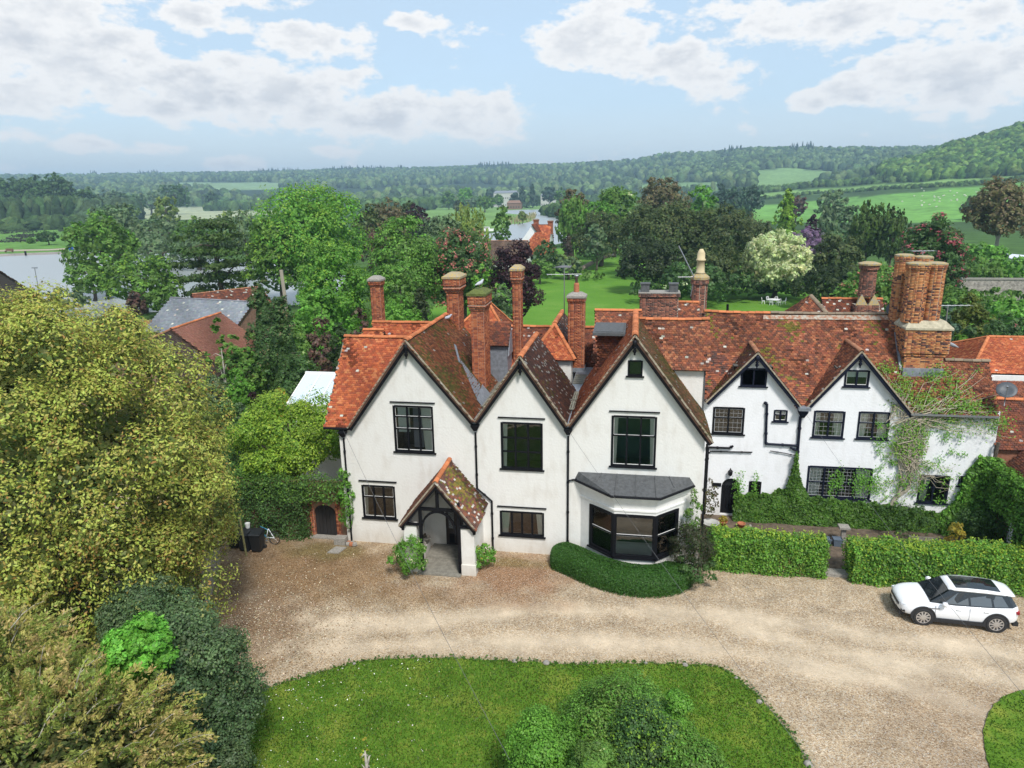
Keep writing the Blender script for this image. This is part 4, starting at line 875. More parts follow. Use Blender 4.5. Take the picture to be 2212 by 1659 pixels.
pa = ony(1052, 648, 45.5); hip(HOUSE, pa, pa+(0.001, 0.001, 0), pa[0]-3.0, pa[0]+2.3, 43.2, 48.0, pa[2]-2.9, 'orange', white=.03)
ha = ony(1192, 703, 40.8); hb_ = ony(1222, 661, 44.0)
hip(HOUSE, (ha[0]+.1, 41.3, ha[2]), (ha[0]+.1, 46, ha[2]), ha[0]-1.15, ha[0]+1.5, 39.5, 46.5, ha[2]-1.75, 'orange', dark=.2)
# tiled dormer and flat lead roofs between the gables
dz = ony(1300, 722, 35.3); dx0 = ony(1290, 740, 35.3)[0]; dxl = dx0
b = MB(); b.box(dx0-.22, -.45, 35.0, 38.0, dz[2]-.02, dz[2]+.12); b.box(dx0-.1, -.55, 35.2, 37.8, dz[2]+.12, dz[2]+.16); b.build('flat_lead_roof', LEADD, HOUSE)
roof(HOUSE, [(dx0, 35.3, 7.7), (-.4, 35.3, 7.7), (-.4, 35.36, dz[2]-.03), (dx0, 35.36, dz[2]-.03)], pal='dark', u=(1, 0, 0), name='tile_hung_wall', label='tile-hung front of the flat-topped dormer')
b = MB(); b.box(dx0+.01, -.5, 35.4, 37.9, 7.6, dz[2]-.03); b.build('dormer_box', LEADD, HOUSE)
b = MB(); b.box(-3.3, dx0+.3, 37.4, 41.5, 6.5, 7.28); b.build('flat_lead_roof', LEAD, HOUSE)
for i in range(5):
    b = MB(); b.box(-3.25, dx0+.35, 37.5+i*.42, 37.86+i*.42, 7.30, 7.34); b.build('roof_board', WOODG, HOUSE)
b = MB(); b.add([(-3.2, 36.8, 6.95), (dx0+.3, 36.8, 6.95), (dx0+.5, 37.42, 7.32), (-3.35, 37.42, 7.32)], [(0, 1, 2, 3)]); b.build('lead_apron', LEAD, HOUSE)
# small tiled dormer right of the tall stack
q = ony(1081, 702, 38.6); q2 = ony(1083, 742, 38.6)
roof(HOUSE, [(q[0]-.95, 38.0, q2[2]), (q[0]+.55, 38.0, q2[2]), (q[0]+.55, 38.9, q[2]+.1), (q[0]-.95, 38.9, q[2]+.1)], pal='dark', u=(1, 0, 0))
b = MB(); b.prism([(q[0]+.5, 38.05, q2[2]-.6), (q[0]+.5, 39.4, q2[2]-.6), (q[0]+.5, 38.9, q[2]+.05)], (.05, 0, 0)); b.box(q[0]-.9, q[0]+.45, 38.2, 39.6, 6.9, q2[2]); b.build('dormer_cheek', LEAD, HOUSE)
roof(HOUSE, [(-7.2, 38.3, 6.95), (-5.3, 38.3, 6.95), (-5.9, 40.2, 8.4), (-7.2, 40.2, 8.4)], pal='orange', u=(1, 0, 0))
# cross range behind the right gable
roof(HOUSE, [(.1, 35.75, 8.68), (3.76, 35.75, 8.68), (3.79, 37.6, 10.92), (.1, 37.6, 10.92)], pal='old', u=(1, 0, 0), dark=.15, white=.03, label='patchy red slope behind the right gable')
roof(HOUSE, [(.1, 39.6, 8.5), (3.76, 39.6, 8.5), (3.76, 37.6, 10.92), (.1, 37.6, 10.92)], pal='old', u=(1, 0, 0))
ridge(HOUSE, (.15, 37.6, 10.96), (3.82, 37.6, 11.02), sagf=.05)
b = MB(); b.box(1.2, 3.52, 36.0, 36.25, 6.2, 8.72); b.box(3.3, 3.52, 36.25, 40, 0, 8.6); b.build('cross_wall', STUCCO, HOUSE)
b = MB(); b.box(3.52, 3.60, 35.97, 36.3, 6.3, 8.7); b.bar((1.5, 35.95, 9.0), (3.55, 35.95, 6.45), .16, .05, up=(0, 1, 0)); b.build('lead_flashing', LEADD, HOUSE)
# wall, drainpipes
pipe(HOUSE, [(-14.2, FY-.07, 5.7), (-14.2, FY-.07, .05)], hopper=(-14.2, FY-.12, 6.1, .2)); pipe(HOUSE, [(-7.42, FY-.07, 6.3), (-7.42, FY-.07, 3.38), (-6.7, FY-.07, 2.75), (-6.7, FY-.07, .05)], hopper=(-7.42, FY-.12, 6.72, .2))
pipe(HOUSE, [(-2.94, FY-.07, 6.3), (-2.94, FY-.07, .05)], hopper=(-2.94, FY-.12, 6.72, .2)); pipe(HOUSE, [(-2.9, FY-.07, 4.05), (-2.5, FY-.07, 4.15)], r=.035)
pipe(HOUSE, [(3.42, FY-.05, 6.2), (3.42, FY-.05, 0)], r=.05)
# ---- bay window
PZ = [(-2.32, FY), (-.68, 30.42), (1.20, 30.42), (2.62, FY)]
def ringpoly(off): 
    return [(PZ[0][0]-off*1.15, FY-.001), (PZ[1][0]-off*.45, 30.42-off), (PZ[2][0]+off*.45, 30.42-off), (PZ[3][0]+off*1.15, FY-.001)]
b = MB(); b.prism([(x, y, 0) for x, y in ringpoly(0)], (0, 0, .88)); b.build('bay_plinth', WHITEP, HOUSE)
b = MB()
for off, z0_, z1_ in ((0, 3.08, 3.7), (.05, 3.24, 3.32), (.10, 3.7, 3.82), (.18, 3.82, 3.95), (.27, 3.95, 4.06)): b.prism([(x, y, z0_) for x, y in ringpoly(off)], (0, 0, z1_-z0_))
b.build('bay_entablature', WHITEP, HOUSE)
O_ = [np.array(p) for p in ringpoly(.34)]; O_[0][0] += .1; O_[3][0] -= .05
b = MB(); top = [(-2.45, FY-.002, 4.50), (2.72, FY-.002, 4.50)]
b.add([(p[0], p[1], 4.06) for p in O_]+[(p[0], p[1], 4.15) for p in O_]+top, [(0, 1, 5, 4), (1, 2, 6, 5), (2, 3, 7, 6), (4, 5, 8), (5, 6, 9, 8), (6, 7, 9), (0, 3, 2, 1)])
bayr = b.build('bay_roof', LEADD, HOUSE)
for x0_, x1_ in ((-1.6, -1.35), (-.66, -.62), (.26, .26), (1.18, 1.14), (2.0, 1.8)):
    b = MB(); y0_ = 30.06 if abs((x0_-.26)) < 1.2 else 30.9; b.bar((x0_, y0_, 4.18 if y0_ < 30.2 else 4.34), (x1_, FY-.05, 4.52), .04, .02); b.build('lead_roll', LEADD, bayr)
b = MB(); b.tube([(p[0], p[1]-.02, 4.08) for p in O_], .06, 8); b.build('gutter', BLACK, HOUSE)
def facet(p, q):
    p = np.array(p); q = np.array(q); d = q-p; L_ = np.linalg.norm(d); d /= L_; n = np.array([-d[1], d[0]])
    return L_, (lambda v: (p[0]+d[0]*v[0]+n[0]*v[1], p[1]+d[1]*v[0]+n[1]*v[1], v[2]))
for i, (c0, cc) in enumerate((((PZ[0]), 'l'), (PZ[1], None), (PZ[2], 'r'))):
    L_, T_ = facet(PZ[i], PZ[i+1]); m0, m1 = (.62, .12) if i == 0 else (.12, .12) if i == 1 else (.12, .50)
    if i != 1:
        b = MB(); a, c = (0, m0) if i == 0 else (L_-m1, L_)
        b.add([T_((x, y, z)) for x in (a, c) for y in (0, .2) for z in (.88, 3.08)], [(0, 1, 3, 2), (4, 6, 7, 5), (0, 4, 5, 1), (2, 3, 7, 6), (0, 2, 6, 4), (1, 5, 7, 3)]); b.build('bay_pier', WHITEP, HOUSE)
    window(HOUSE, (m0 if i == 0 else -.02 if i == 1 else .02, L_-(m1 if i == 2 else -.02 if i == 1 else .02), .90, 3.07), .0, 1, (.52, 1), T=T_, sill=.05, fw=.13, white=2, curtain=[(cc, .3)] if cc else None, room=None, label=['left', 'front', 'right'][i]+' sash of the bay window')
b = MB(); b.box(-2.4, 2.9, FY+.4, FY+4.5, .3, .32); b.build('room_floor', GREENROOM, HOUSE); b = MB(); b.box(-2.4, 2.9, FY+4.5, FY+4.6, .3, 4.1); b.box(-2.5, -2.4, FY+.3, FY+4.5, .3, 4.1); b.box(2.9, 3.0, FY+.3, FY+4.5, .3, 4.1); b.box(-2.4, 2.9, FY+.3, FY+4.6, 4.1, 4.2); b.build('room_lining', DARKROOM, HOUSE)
# ---- porch
PX0, PX1, PXM, PYF = -10.62, -6.92, -8.77, 29.25
roof(HOUSE, [(PX1, PYF-.15, 2.46), (PXM, PYF-.15, 4.72), (PXM, FY-.01, 4.85), (PX1, FY-.01, 2.59)], pal='lichen', u=(0, 1, 0), white=.16, moss=.85, indiv=290, name='porch_roof', label='mossy right slope of the porch roof')
roof(HOUSE, [(PX0, PYF-.15, 2.46), (PXM, PYF-.15, 4.72), (PXM, FY-.01, 4.85), (PX0, FY-.01, 2.59)], pal='old', u=(0, 1, 0), name='porch_roof')
ridge(HOUSE, (PXM, PYF-.18, 4.74), (PXM, FY-.02, 4.88), r=.12)
barge(HOUSE, (PXM, 4.7), (PX0-.02, 2.38), (PX1+.02, 2.38), PYF-.13, w=.22, finial=False)
b = MB(); yy = PYF-.02
for x in (-9.62, -7.78): b.box(x-.07, x+.07, yy, yy+.13, .1 if x < -9 else 0, 3.65-abs(x-PXM)*.0)
b.box(-9.69, -7.71, yy+.001, yy+.12, 3.22, 3.36); b.box(PXM-.07, PXM+.07, yy-.002, yy+.118, 3.36, 4.5)
for s in (-1, 1):
    pts = [(PXM+s*.83*cos(t)+s*.0, yy+.06, 2.1+1.08*sin(t)) for t in [k*pi/16 for k in range(9)]]
    for a, c in zip(pts[:-1], pts[1:]): b.bar(a, c, .1, .09, up=(0, 1, 0))
    b.box(min(PXM+s*.92, PXM+s*1.75), max(PXM+s*.92, PXM+s*1.75), yy+.002, yy+.116, 2.42, 2.53); b.box(PXM+s*1.72-.06, PXM+s*1.72+.06, yy-.01, yy+.11, 2.15, 2.6)
b.build('porch_frame', BLACK, HOUSE)
for s in (-1, 1):
    b = MB(); a, c = sorted((PXM+s*1.07, PXM+s*1.7)); b.box(a, c, PYF+.05, PYF+.4, .5, 2.42); b.box(a-.06, c+.06, PYF-.02, PYF+.46, 0, .55)
    b.box(*(sorted((PXM+s*1.45, PXM+s*1.6))), PYF+.38, FY-.003, 0, 2.45); b.build('porch_pier', STUCCO, HOUSE)
b = MB(); b.box(PXM-1.45, PXM-1.08, PYF+.47, FY-.3, 0, .62); b.build('porch_ledge', STUCCO, HOUSE)
b = MB(); b.prism([(PXM-1.3, FY-.06, 2.4), (PXM+1.3, FY-.06, 2.4), (PXM, FY-.06, 4.2)], (0, .04, 0)); b.build('porch_back_panel', STUCCO, HOUSE)
b = MB(); b.lathe((PXM+.3, FY-.1, 3.4), [(.22, 0), (.22, .02)], 14); b.build('plaster_crest', WHITEP, HOUSE)
b = MB(); b.box(PXM-1.05, PXM+1.05, PYF-.25, PYF+1.2, 0, .09); b.box(PXM-1.0, PXM+1.0, PYF+1.2, FY, 0, .2); b.build('porch_step', mat('worn_stone', (.22, .205, .17), rough=.9, nscale=6, namt=.25), HOUSE)
# front door
b = MB(); x0, x1, z0, z1 = fdoor
b.box(x0, x0+.07, FY+.02, FY+.1, z0, z1); b.box(x1-.07, x1, FY+.02, FY+.1, z0, z1); b.box(x0+.07, x1-.07, FY+.02, FY+.1, z1-.08, z1); b.box(x0+.07, x1-.07, FY+.06, FY+.11, z0, z1-.08)
dr = b.build('front_door', mat('dark_oak', (.035, .022, .018), rough=.5), HOUSE)
for i in range(2):
    b = MB(); b.box(x0+.16+i*.36, x0+.42+i*.36, FY+.045, FY+.06, z0+.15, z0+.65); b.build('door_panel', BLACK, dr)
b = MB(); b.box(x0+.14, x0+.42, FY+.045, FY+.06, z0+.95, z1-.2); b.build('door_glass', mat('leaded_glass', (.22, .23, .24), rough=.3, nscale=0), dr)
b = MB()
for k in range(7):
    for s in (-1, 1):
        a = z0+.95+k*.13; b.bar((x0+.14, FY+.042, a if s > 0 else a+.2), (x0+.42, FY+.042, a+.2 if s > 0 else a), .008, .006, up=(0, 1, 0))
b.build('diamond_leading', BLACK, dr); b = MB(); b.lathe((x1-.14, FY+.03, z0+1.0), [(.03, 0), (.03, .05)], 8); b.build('door_handle', METAL, dr)
# ---------------------------------------------------------------- the whitewashed wing
WY = 37.5
WING = empty('whitewashed_wing', (10.5, WY, 0), 'whitewashed wing with two smaller gables, leaded windows and a long sagging red roof', 'house')
mw = 1.214
ap1, ap2 = (6.26, 9.22), (11.22, 9.40)
W_ = dict(a=rect(1601, 796, 1656, 834, WY), b=rect(1540, 880, 1607, 937, WY), c=rect(1672, 886, 1700, 910, WY), d=rect(1757, 888, 1823, 945, WY), e=rect(1853, 890, 1920, 948, WY), f=rect(1825, 800, 1877, 835, WY),
          g=rect(1743, 1009, 1882, 1076, WY), h=rect(1984, 1027, 2048, 1086, WY), i=rect(2071, 1029, 2092, 1049, WY), j=rect(1618, 1040, 1643, 1070, WY))
dx = rect(1553, 1036, 1597, 1108, WY); DR = ('arch', dx[0]+.1, dx[1], .1, 1.75, 2.25)
wall(WING, [(3.55, -.1), (18.1, -.1), (18.1, 6.5), (13.9, 6.4), (ap2[0], 9.2), (8.76, 6.4), (ap1[0], 9.02), (3.9, 6.5), (3.55, 6.45)], WY, list(W_.values())+[DR], WHITEWASH, depth=.3)
b = MB(); b.box(3.56, 3.8, 37.8, 44.5, 0, 6.4); b.box(17.8, 18.1, 37.8, 44.5, 0, 6.4); b.box(3.8, 17.8, 44.3, 44.5, 0, 6.4); b.build('side_wall', WHITEWASH, WING)
window(WING, W_['a'], WY, 2, (1,), leaded=.16, m=NAVY, sill=.08, label='leaded attic window in the left small gable')
window(WING, W_['b'], WY, 2, (.62, 1), leaded=.2, m=BLACK, label='leaded first floor window nearest the cream house')
window(WING, W_['c'], WY, 2, (.6, 1), m=NAVY, fw=.05, blind=.4, white=1, label='tiny first floor window beside the waste pipe')
window(WING, W_['d'], WY, 2, (.6, 1), leaded=.22, m=NAVY, curtain=[('l', .2), ('r', .32)], label='curtained window under the right small gable, left one')
window(WING, W_['e'], WY, 2, (.6, 1), leaded=.22, m=NAVY, curtain=[('l', .32), ('r', .36)], label='curtained window under the right small gable, right one')
window(WING, W_['f'], WY, 2, (1,), m=NAVY, blind=.45, white=1, label='attic window with pale blinds in the right small gable')
window(WING, W_['g'], WY, 4, (.5, 1), leaded=.18, m=NAVY, fw=.08, curtain=[('l', .24), ('r', .26)], label='wide four-light ground floor window above the ivy')
window(WING, W_['h'], WY, 2, (.55, 1), m=NAVY, curtain=[('l', .35)], label='ground floor window behind the creeper stems')
window(WING, W_['i'], WY, 1, (1,), m=NAVY, fw=.05, sill=.03, white=1, label='tiny ground floor window by the corner')
window(WING, W_['j'], WY, 1, (1,), m=BLACK, fw=.06, label='narrow slit window beside the arched door')
b = MB(); _, x0, x1, z0, zs, zt = DR; xm = (x0+x1)/2
b.prism([(x0, WY+.2, z0), (x1, WY+.2, z0), (x1, WY+.2, zs)]+[(xm+(x1-x0)/2*cos(pi*k/8), WY+.2, zs+(zt-zs)*sin(pi*k/8)) for k in range(1, 8)]+[(x0, WY+.2, zs)], (0, .06, 0))
dr = b.build('arched_door', mat('black_oak', (.012, .012, .015), rough=.6), WING)
for k in range(5): b = MB(); xx = x0+.08+(x1-x0-.16)*k/5; b.box(xx, xx+(x1-x0-.16)/5-.02, WY+.18, WY+.2, z0+.02, zs); b.build('plank', BLACK, dr)
b = MB(); b.box(x0-.5, x0-.02, WY-.05, WY-.01, 1.75, 1.95); b.build('door_canopy_board', BLACK, WING)
# main roof: front slope plane z = 6.35 + (Y-37.3)*mw
def mz(y): return 6.32+(y-37.3)*mw
rid = 41.0
yv = lambda z: 37.3+(z-6.32)/mw
roof(WING, [(3.80, yv(6.6), 6.6), (3.9, yv(6.6), 6.6), (ap1[0], yv(ap1[1]+.1), ap1[1]+.1), (8.5, 37.35, mz(37.35)), (9.0, 37.35, mz(37.35)), (ap2[0], yv(ap2[1]+.1), ap2[1]+.1), (13.9, 37.35, mz(37.35)), (15.2, 37.3, mz(37.3)), (15.2, rid, mz(rid)), (3.80, rid, mz(rid))], pal='old', u=(1, 0, 0), dark=.2, moss=.12, white=.014, sag=-.07, indiv=290, label='long sagging front slope of the wing')
roof(WING, [(3.80, 44.7, mz(37.3)), (15.2, 44.7, mz(37.3)), (15.2, rid, mz(rid)), (3.80, rid, mz(rid))], pal='old', u=(1, 0, 0))
ridge(WING, (3.82, rid, mz(rid)+.04), (7.4, rid, mz(rid)+.0), 'orange', sagf=.04); ridge(WING, (7.4, rid, mz(rid)), (14.6, rid, mz(rid)+.06), 'grey', sagf=.05)
b = MB(); b.add([(7, 40.9, mz(rid)-.14), (14.2, 40.9, mz(rid)-.06), (14.2, 40.72, mz(40.72)+.05), (7, 40.72, mz(40.72)+.0)], [(0, 1, 2, 3)]); b.build('ridge_mortar', mat('old_mortar', (.40, .38, .32), rough=1, nscale=6, col2=(.30, .12, .06)), WING)
rl = 39.25
roof(WING, [(15.2, 37.3, mz(37.3)), (17.95, 37.3, mz(37.3)), (18.0, rl, mz(rl)), (15.2, rl, mz(rl))], pal='old', u=(1, 0, 0), dark=.25, label='lower roof right of the great chimney')
roof(WING, [(15.2, 41.2, mz(37.3)), (18, 41.2, mz(37.3)), (18.0, rl, mz(rl)), (15.2, rl, mz(rl))], pal='old', u=(1, 0, 0)); ridge(WING, (15.9, rl, mz(rl)+.04), (18.05, rl, mz(rl)+.04), 'grey')
b = MB(); b.prism([(15.1, 37.6, 6.3), (15.1, 44.4, 6.3), (15.1, rid, mz(rid)-.1)], (.1, 0, 0)); b.prism([(3.86, 37.6, 6.3), (3.86, 44.4, 6.3), (3.86, rid, mz(rid)-.1)], (.1, 0, 0)); b.prism([(17.8, 37.6, 6.3), (17.8, 41, 6.3), (17.8, rl, mz(rl)-.1)], (.1, 0, 0)); b.build('gable_end_wall', WHITEWASH, WING)
def wg(ap, xe, ze, pal, **k):
    xa, za = ap[0], ap[1]+.1; yb = 37.3+(za-6.32)/mw+.05; roof(WING, [(xe, 37.22, ze), (xa, 37.22, za), (xa, yb, za), (xe, 37.3+(ze-6.32)/mw+.05, ze)], pal=pal, u=(0, 1, 0), **k)
wg(ap1, 3.86, 6.62, 'lichen', white=.05, moss=.6); wg(ap1, 8.70, 6.45, 'old'); wg(ap2, 8.80, 6.45, 'old', white=.03); wg(ap2, 13.95, 6.3, 'old', moss=.2)
for ap in (ap1, ap2): ridge(WING, (ap[0], 37.15, ap[1]+.14), (ap[0], 37.3+(ap[1]+.1-6.32)/mw, ap[1]+.14), 'old', r=.13)
barge(WING, (ap1[0], ap1[1]+.08), (3.82, 6.56), (8.66, 6.42), 37.2, m=NAVY, w=.2); barge(WING, (ap2[0], ap2[1]+.08), (8.84, 6.42), (14.0, 6.26), 37.2, m=NAVY, w=.2)
b = MB(); b.box(8.45, 9.05, 36.95, 37.45, 6.36, 6.5); b.box(8.5, 9.0, 37.0, 37.4, 6.5, 6.54); b.build('lead_valley_box', LEAD, WING)
PY = WY-.08
def dp(x, y): q = ony(x, y, PY); return (q[0], PY, q[2])
pipe(WING, [dp(1729, 900), dp(1721, 1000), dp(1716, 1100)], r=.075, m=NAVY, hopper=(8.75, PY-.06, 6.3, .24)); pipe(WING, [dp(1651, 869), dp(1657, 873), dp(1654, 957), dp(1657, 959), dp(1724, 963)], r=.065, m=NAVY)
pipe(WING, [dp(1525, 966), dp(1575, 968), dp(1584, 963)], r=.06, m=BLACK); pipe(WING, [dp(1527, 982), dp(1535, 975), dp(1625, 977)], r=.035, m=BLACK); pipe(WING, [dp(1530, 966), dp(1522, 1110)], r=.05, m=BLACK)
pipe(WING, [dp(1707, 967), dp(1724, 975)], r=.055, m=NAVY); pipe(WING, [dp(1664, 974), dp(1695, 979), dp(1722, 985)], r=.025, m=NAVY)
b = MB(); q = dp(1577, 1022); b.lathe((q[0], PY-.12, q[2]-.12), [(.04, 0), (.1, .05), (.13, .28), (.02, .4), (.02, .46)], 6); b.bar((q[0], PY-.12, q[2]+.3), (q[0], PY+.06, q[2]+.2), .02, .02); b.bar((q[0], PY-.02, q[2]-.25), (q[0], PY-.1, q[2]-.1), .02, .02); b.build('wall_lantern', BLACK, WING)
b = MB(); q = dp(2020, 887); b.box(q[0]-1.2, 17.9, 37.12, 37.24, 6.28, 6.36); b.build('gutter', METAL, WING)
# great chimney
b = MB(); b.box(13.9, 15.4, 38.9, 39.9, 7.9, 8.0); gc = b.build('chimney', MORTAR, WING); gc['label'] = 'great orange brick chimney with four clustered shafts'
zsh = ony(1990, 712, 38.8)[2]; zmid = ony(1990, 770, 38.8)[2]; bx0 = ony(1950, 800, 38.8)[0]; bx1 = ony(2033, 800, 38.8)[0]
brickwork(gc, rectplan(bx0, bx1, 38.8, 40.3), 7.5, zmid, 'orange', single='wing'); brickwork(gc, rectplan(bx0-.06, bx1+.1, 38.76, 40.36), zmid, zmid+.16, 'orange'); brickwork(gc, rectplan(bx0-.12, bx1+.2, 38.7, 40.4), zmid+.16, zsh, 'orange', single='wing')
b = MB(); w0 = [(bx0-.18, 38.62), (bx1+.27, 38.62), (bx1+.27, 40.45), (bx0-.18, 40.45)]; w1 = [(bx0+.1, 39.0), (bx1-.02, 39.0), (bx1-.02, 40.3), (bx0+.1, 40.3)]
b.add([(x, y, zsh) for x, y in w0]+[(x, y, zsh+.1) for x, y in w0]+[(x, y, zsh+.42) for x, y in w1], [(0, 1, 5, 4), (1, 2, 6, 5), (2, 3, 7, 6), (3, 0, 4, 7), (4, 5, 9, 8), (5, 6, 10, 9), (6, 7, 11, 10), (7, 4, 8, 11), (8, 9, 10, 11), (3, 2, 1, 0)]); b.build('chimney_shoulder', mat('pale_mortar', (.40, .36, .26), rough=1, nscale=5, namt=.3), gc)
zt = ony(2010, 568, 39.1)[2]
def shaft(cx, cy, r, z0, z1, rot=pi/8):
    P = [(cx+r*cos(t), cy+r*sin(t)) for t in [rot+pi/4*k for k in range(8)]]; brickwork(gc, P, z0, z1-.35, 'orange', soot=.5)
    for e, a, c in ((1.06, .35, .26), (1.12, .26, .1)): brickwork(gc, [(cx+r*e*cos(t), cy+r*e*sin(t)) for t in [rot+pi/4*k for k in range(8)]], z1-a, z1-c, 'orange')
    b = MB(); b.lathe((cx, cy, z1-.1), [(r*1.16, 0), (r*1.16, .07), (r*.8, .12)], 8, rot); b.build('chimney_cap', LICHEN, gc)
sx = [ony(x, 640, 39.4)[0] for x in (1975, 2015)]; sr = ony(1946, 620, 40.7)[0]
shaft(sx[0], 39.35, .52, zsh+.3, zt); shaft(sx[1]-.02, 39.45, .46, zsh+.3, zt-.0); shaft(sr, 40.7, .42, zsh-1.9, zt+.30); shaft(sr+.95, 40.8, .42, zsh-.5, zt+.2)
b = MB(); b.box(bx0-.05, bx1+.05, 38.62, 38.79, mz(38.7)-.1, mz(38.8)+.22); b.bar((bx0-.1, 38.8, mz(38.8)+.1), (bx0-.1, 40.2, mz(40.2)+.1), .12, .08); b.build('lead_flashing', LEAD, gc)
# small stack behind with saw-tooth base
a8 = ony(1875, 600, 50); r8 = .62
b = MB(); b.box(a8[0]-.6, a8[0]+.6, 49.5, 50.5, 5, 5.1); c8 = b.build('chimney', MORTAR, WING); c8['label'] = 'small weathered stack behind the ridge'
z8 = ony(1875, 572, 50)[2]; zb8 = ony(1875, 640, 50)[2]
oc8 = lambda r: [(a8[0]+r*cos(t), 50+r*sin(t)) for t in [pi/8+pi/4*k for k in range(8)]]
brickwork(c8, oc8(.5), zb8, z8-.3, 'dull'); brickwork(c8, oc8(.6), z8-.3, z8, 'dull'); b = MB(); b.lathe((a8[0], 50, z8), [(.72, 0), (.72, .1), (.4, .2)], 8, pi/8); b.build('chimney_cap', LICHEN, c8)
brickwork(c8, rectplan(a8[0]-.75, a8[0]+.75, 49.4, 50.6), 4, zb8-.5, 'dull')
for s in (-1, 1): b = MB(); b.add([(a8[0]+s*.38-.36, 49.4, zb8-.5), (a8[0]+s*.38+.36, 49.4, zb8-.5), (a8[0]+s*.38, 49.55, zb8+.2), (a8[0]+s*.38, 50.3, zb8-.1)], [(0, 1, 2), (1, 3, 2), (0, 2, 3), (0, 3, 1)]); b.build('stone_tooth', LICHEN, c8)
# roofs behind the ridge: hipped piece and low range
pz = ony(1751, 637, 48)
hp = (pz[0], 48, pz[2]); ze = pz[2]-3.6
roof(WING, [(pz[0]-3.6, 46, ze), (pz[0]-3.6, 51.5, ze), hp], pal='old', u=(0, 1, 0)); roof(WING, [(pz[0]-3.6, 44.7, ze), (pz[0]+3.8, 44.7, ze), hp], pal='old', u=(1, 0, 0), white=.03); ridge(WING, (pz[0]+2.8, 44.9, ze+.3), hp, 'grey', r=.16)
rng_roof(WING, 1775, 1906, 646, 50.5, 2.5, 2.2, 'dark', white=.12, verge=True)
b = MB(); b.tube([ony(1571, 680, 43), ony(1572, 657, 43)], .07, 8); b.build('vent_pipe', BLACK, WING)
# ---------------------------------------------------------------- annex at the right edge
AN = empty('tiled_annex', (20, 34, 0), 'low brick annex with a steep brown tiled roof smothered in creeper at the right edge', 'house')
roof(AN, [(18.0, 31.0, 3.3), (18.0, 37.2, 3.3), (21.6, 37.2, 6.9), (21.6, 31.0, 6.9)], pal='dark', u=(0, 1, 0), white=.02, label='steep side slope of the annex'); roof(AN, [(25.2, 31.0, 3.3), (25.2, 37.2, 3.3), (21.6, 37.2, 6.9), (21.6, 31.0, 6.9)], pal='dark', u=(0, 1, 0))
roof(AN, [(18.12, 37.3, 4.6), (26, 37.3, 4.6), (26, 39.0, 6.75), (18.12, 39.0, 6.75)], pal='dark', u=(1, 0, 0), white=.03); roof(AN, [(18.12, 40.7, 4.6), (26, 40.7, 4.6), (26, 39.0, 6.75), (18.12, 39.0, 6.75)], pal='dark', u=(1, 0, 0)); ridge(AN, (18.1, 39.0, 6.8), (26, 39.0, 6.8))
b = MB(); b.box(18.4, 25, 31.2, 37.3, 0, 3.35); b.box(18.2, 26, 37.5, 40.5, 0, 4.7); b.build('wall', mat('annex_brick', (.30, .13, .08), rough=.95, nscale=7, namt=.35), AN)
b = MB(); b.box(18.33, 18.39, 33.6, 35.0, .1, 2.15); gd = b.build('glazed_door', BLACK, AN)
for k in range(2):
    for j in range(3): b = MB(); b.box(18.31, 18.33, 33.7+k*.65, 34.25+k*.65, .3+j*.6, .82+j*.6); b.build('pane', GLASS, gd)
b = MB(); b.box(18.30, 18.5, 35.0, 35.4, 0, 2.3); b.build('door_reveal', WHITEWASH, AN)
BARN = empty('hipped_outbuilding', (23, 52, 0), 'outbuilding with a bright orange hipped roof behind the annex', 'building')
q1 = ony(2135, 728, 50); hz = q1[2]
hip(BARN, (q1[0], 50, hz), (q1[0]+9, 50, hz), q1[0]-2.3, q1[0]+12, 46.4, 53.6, ony(2150, 806, 46.4)[2], 'orange', white=.02)
zb_ = ony(2150, 806, 46.4)[2]
b = MB(); b.box(q1[0]-1.6, q1[0]-1.2, 45.9, 46.3, 3, zb_-.1); b.box(q1[0]-1.2, q1[0]+6, 46.05, 46.2, zb_-.8, zb_-.06); b.build('white_fascia', WHITEP, BARN)
roof(BARN, [(q1[0]-1.4, 44.6, zb_-1.5), (q1[0]+8, 44.6, zb_-1.5), (q1[0]+8, 45.9, zb_-.35), (q1[0]-1.4, 45.9, zb_-.35)], pal='dark', u=(1, 0, 0))
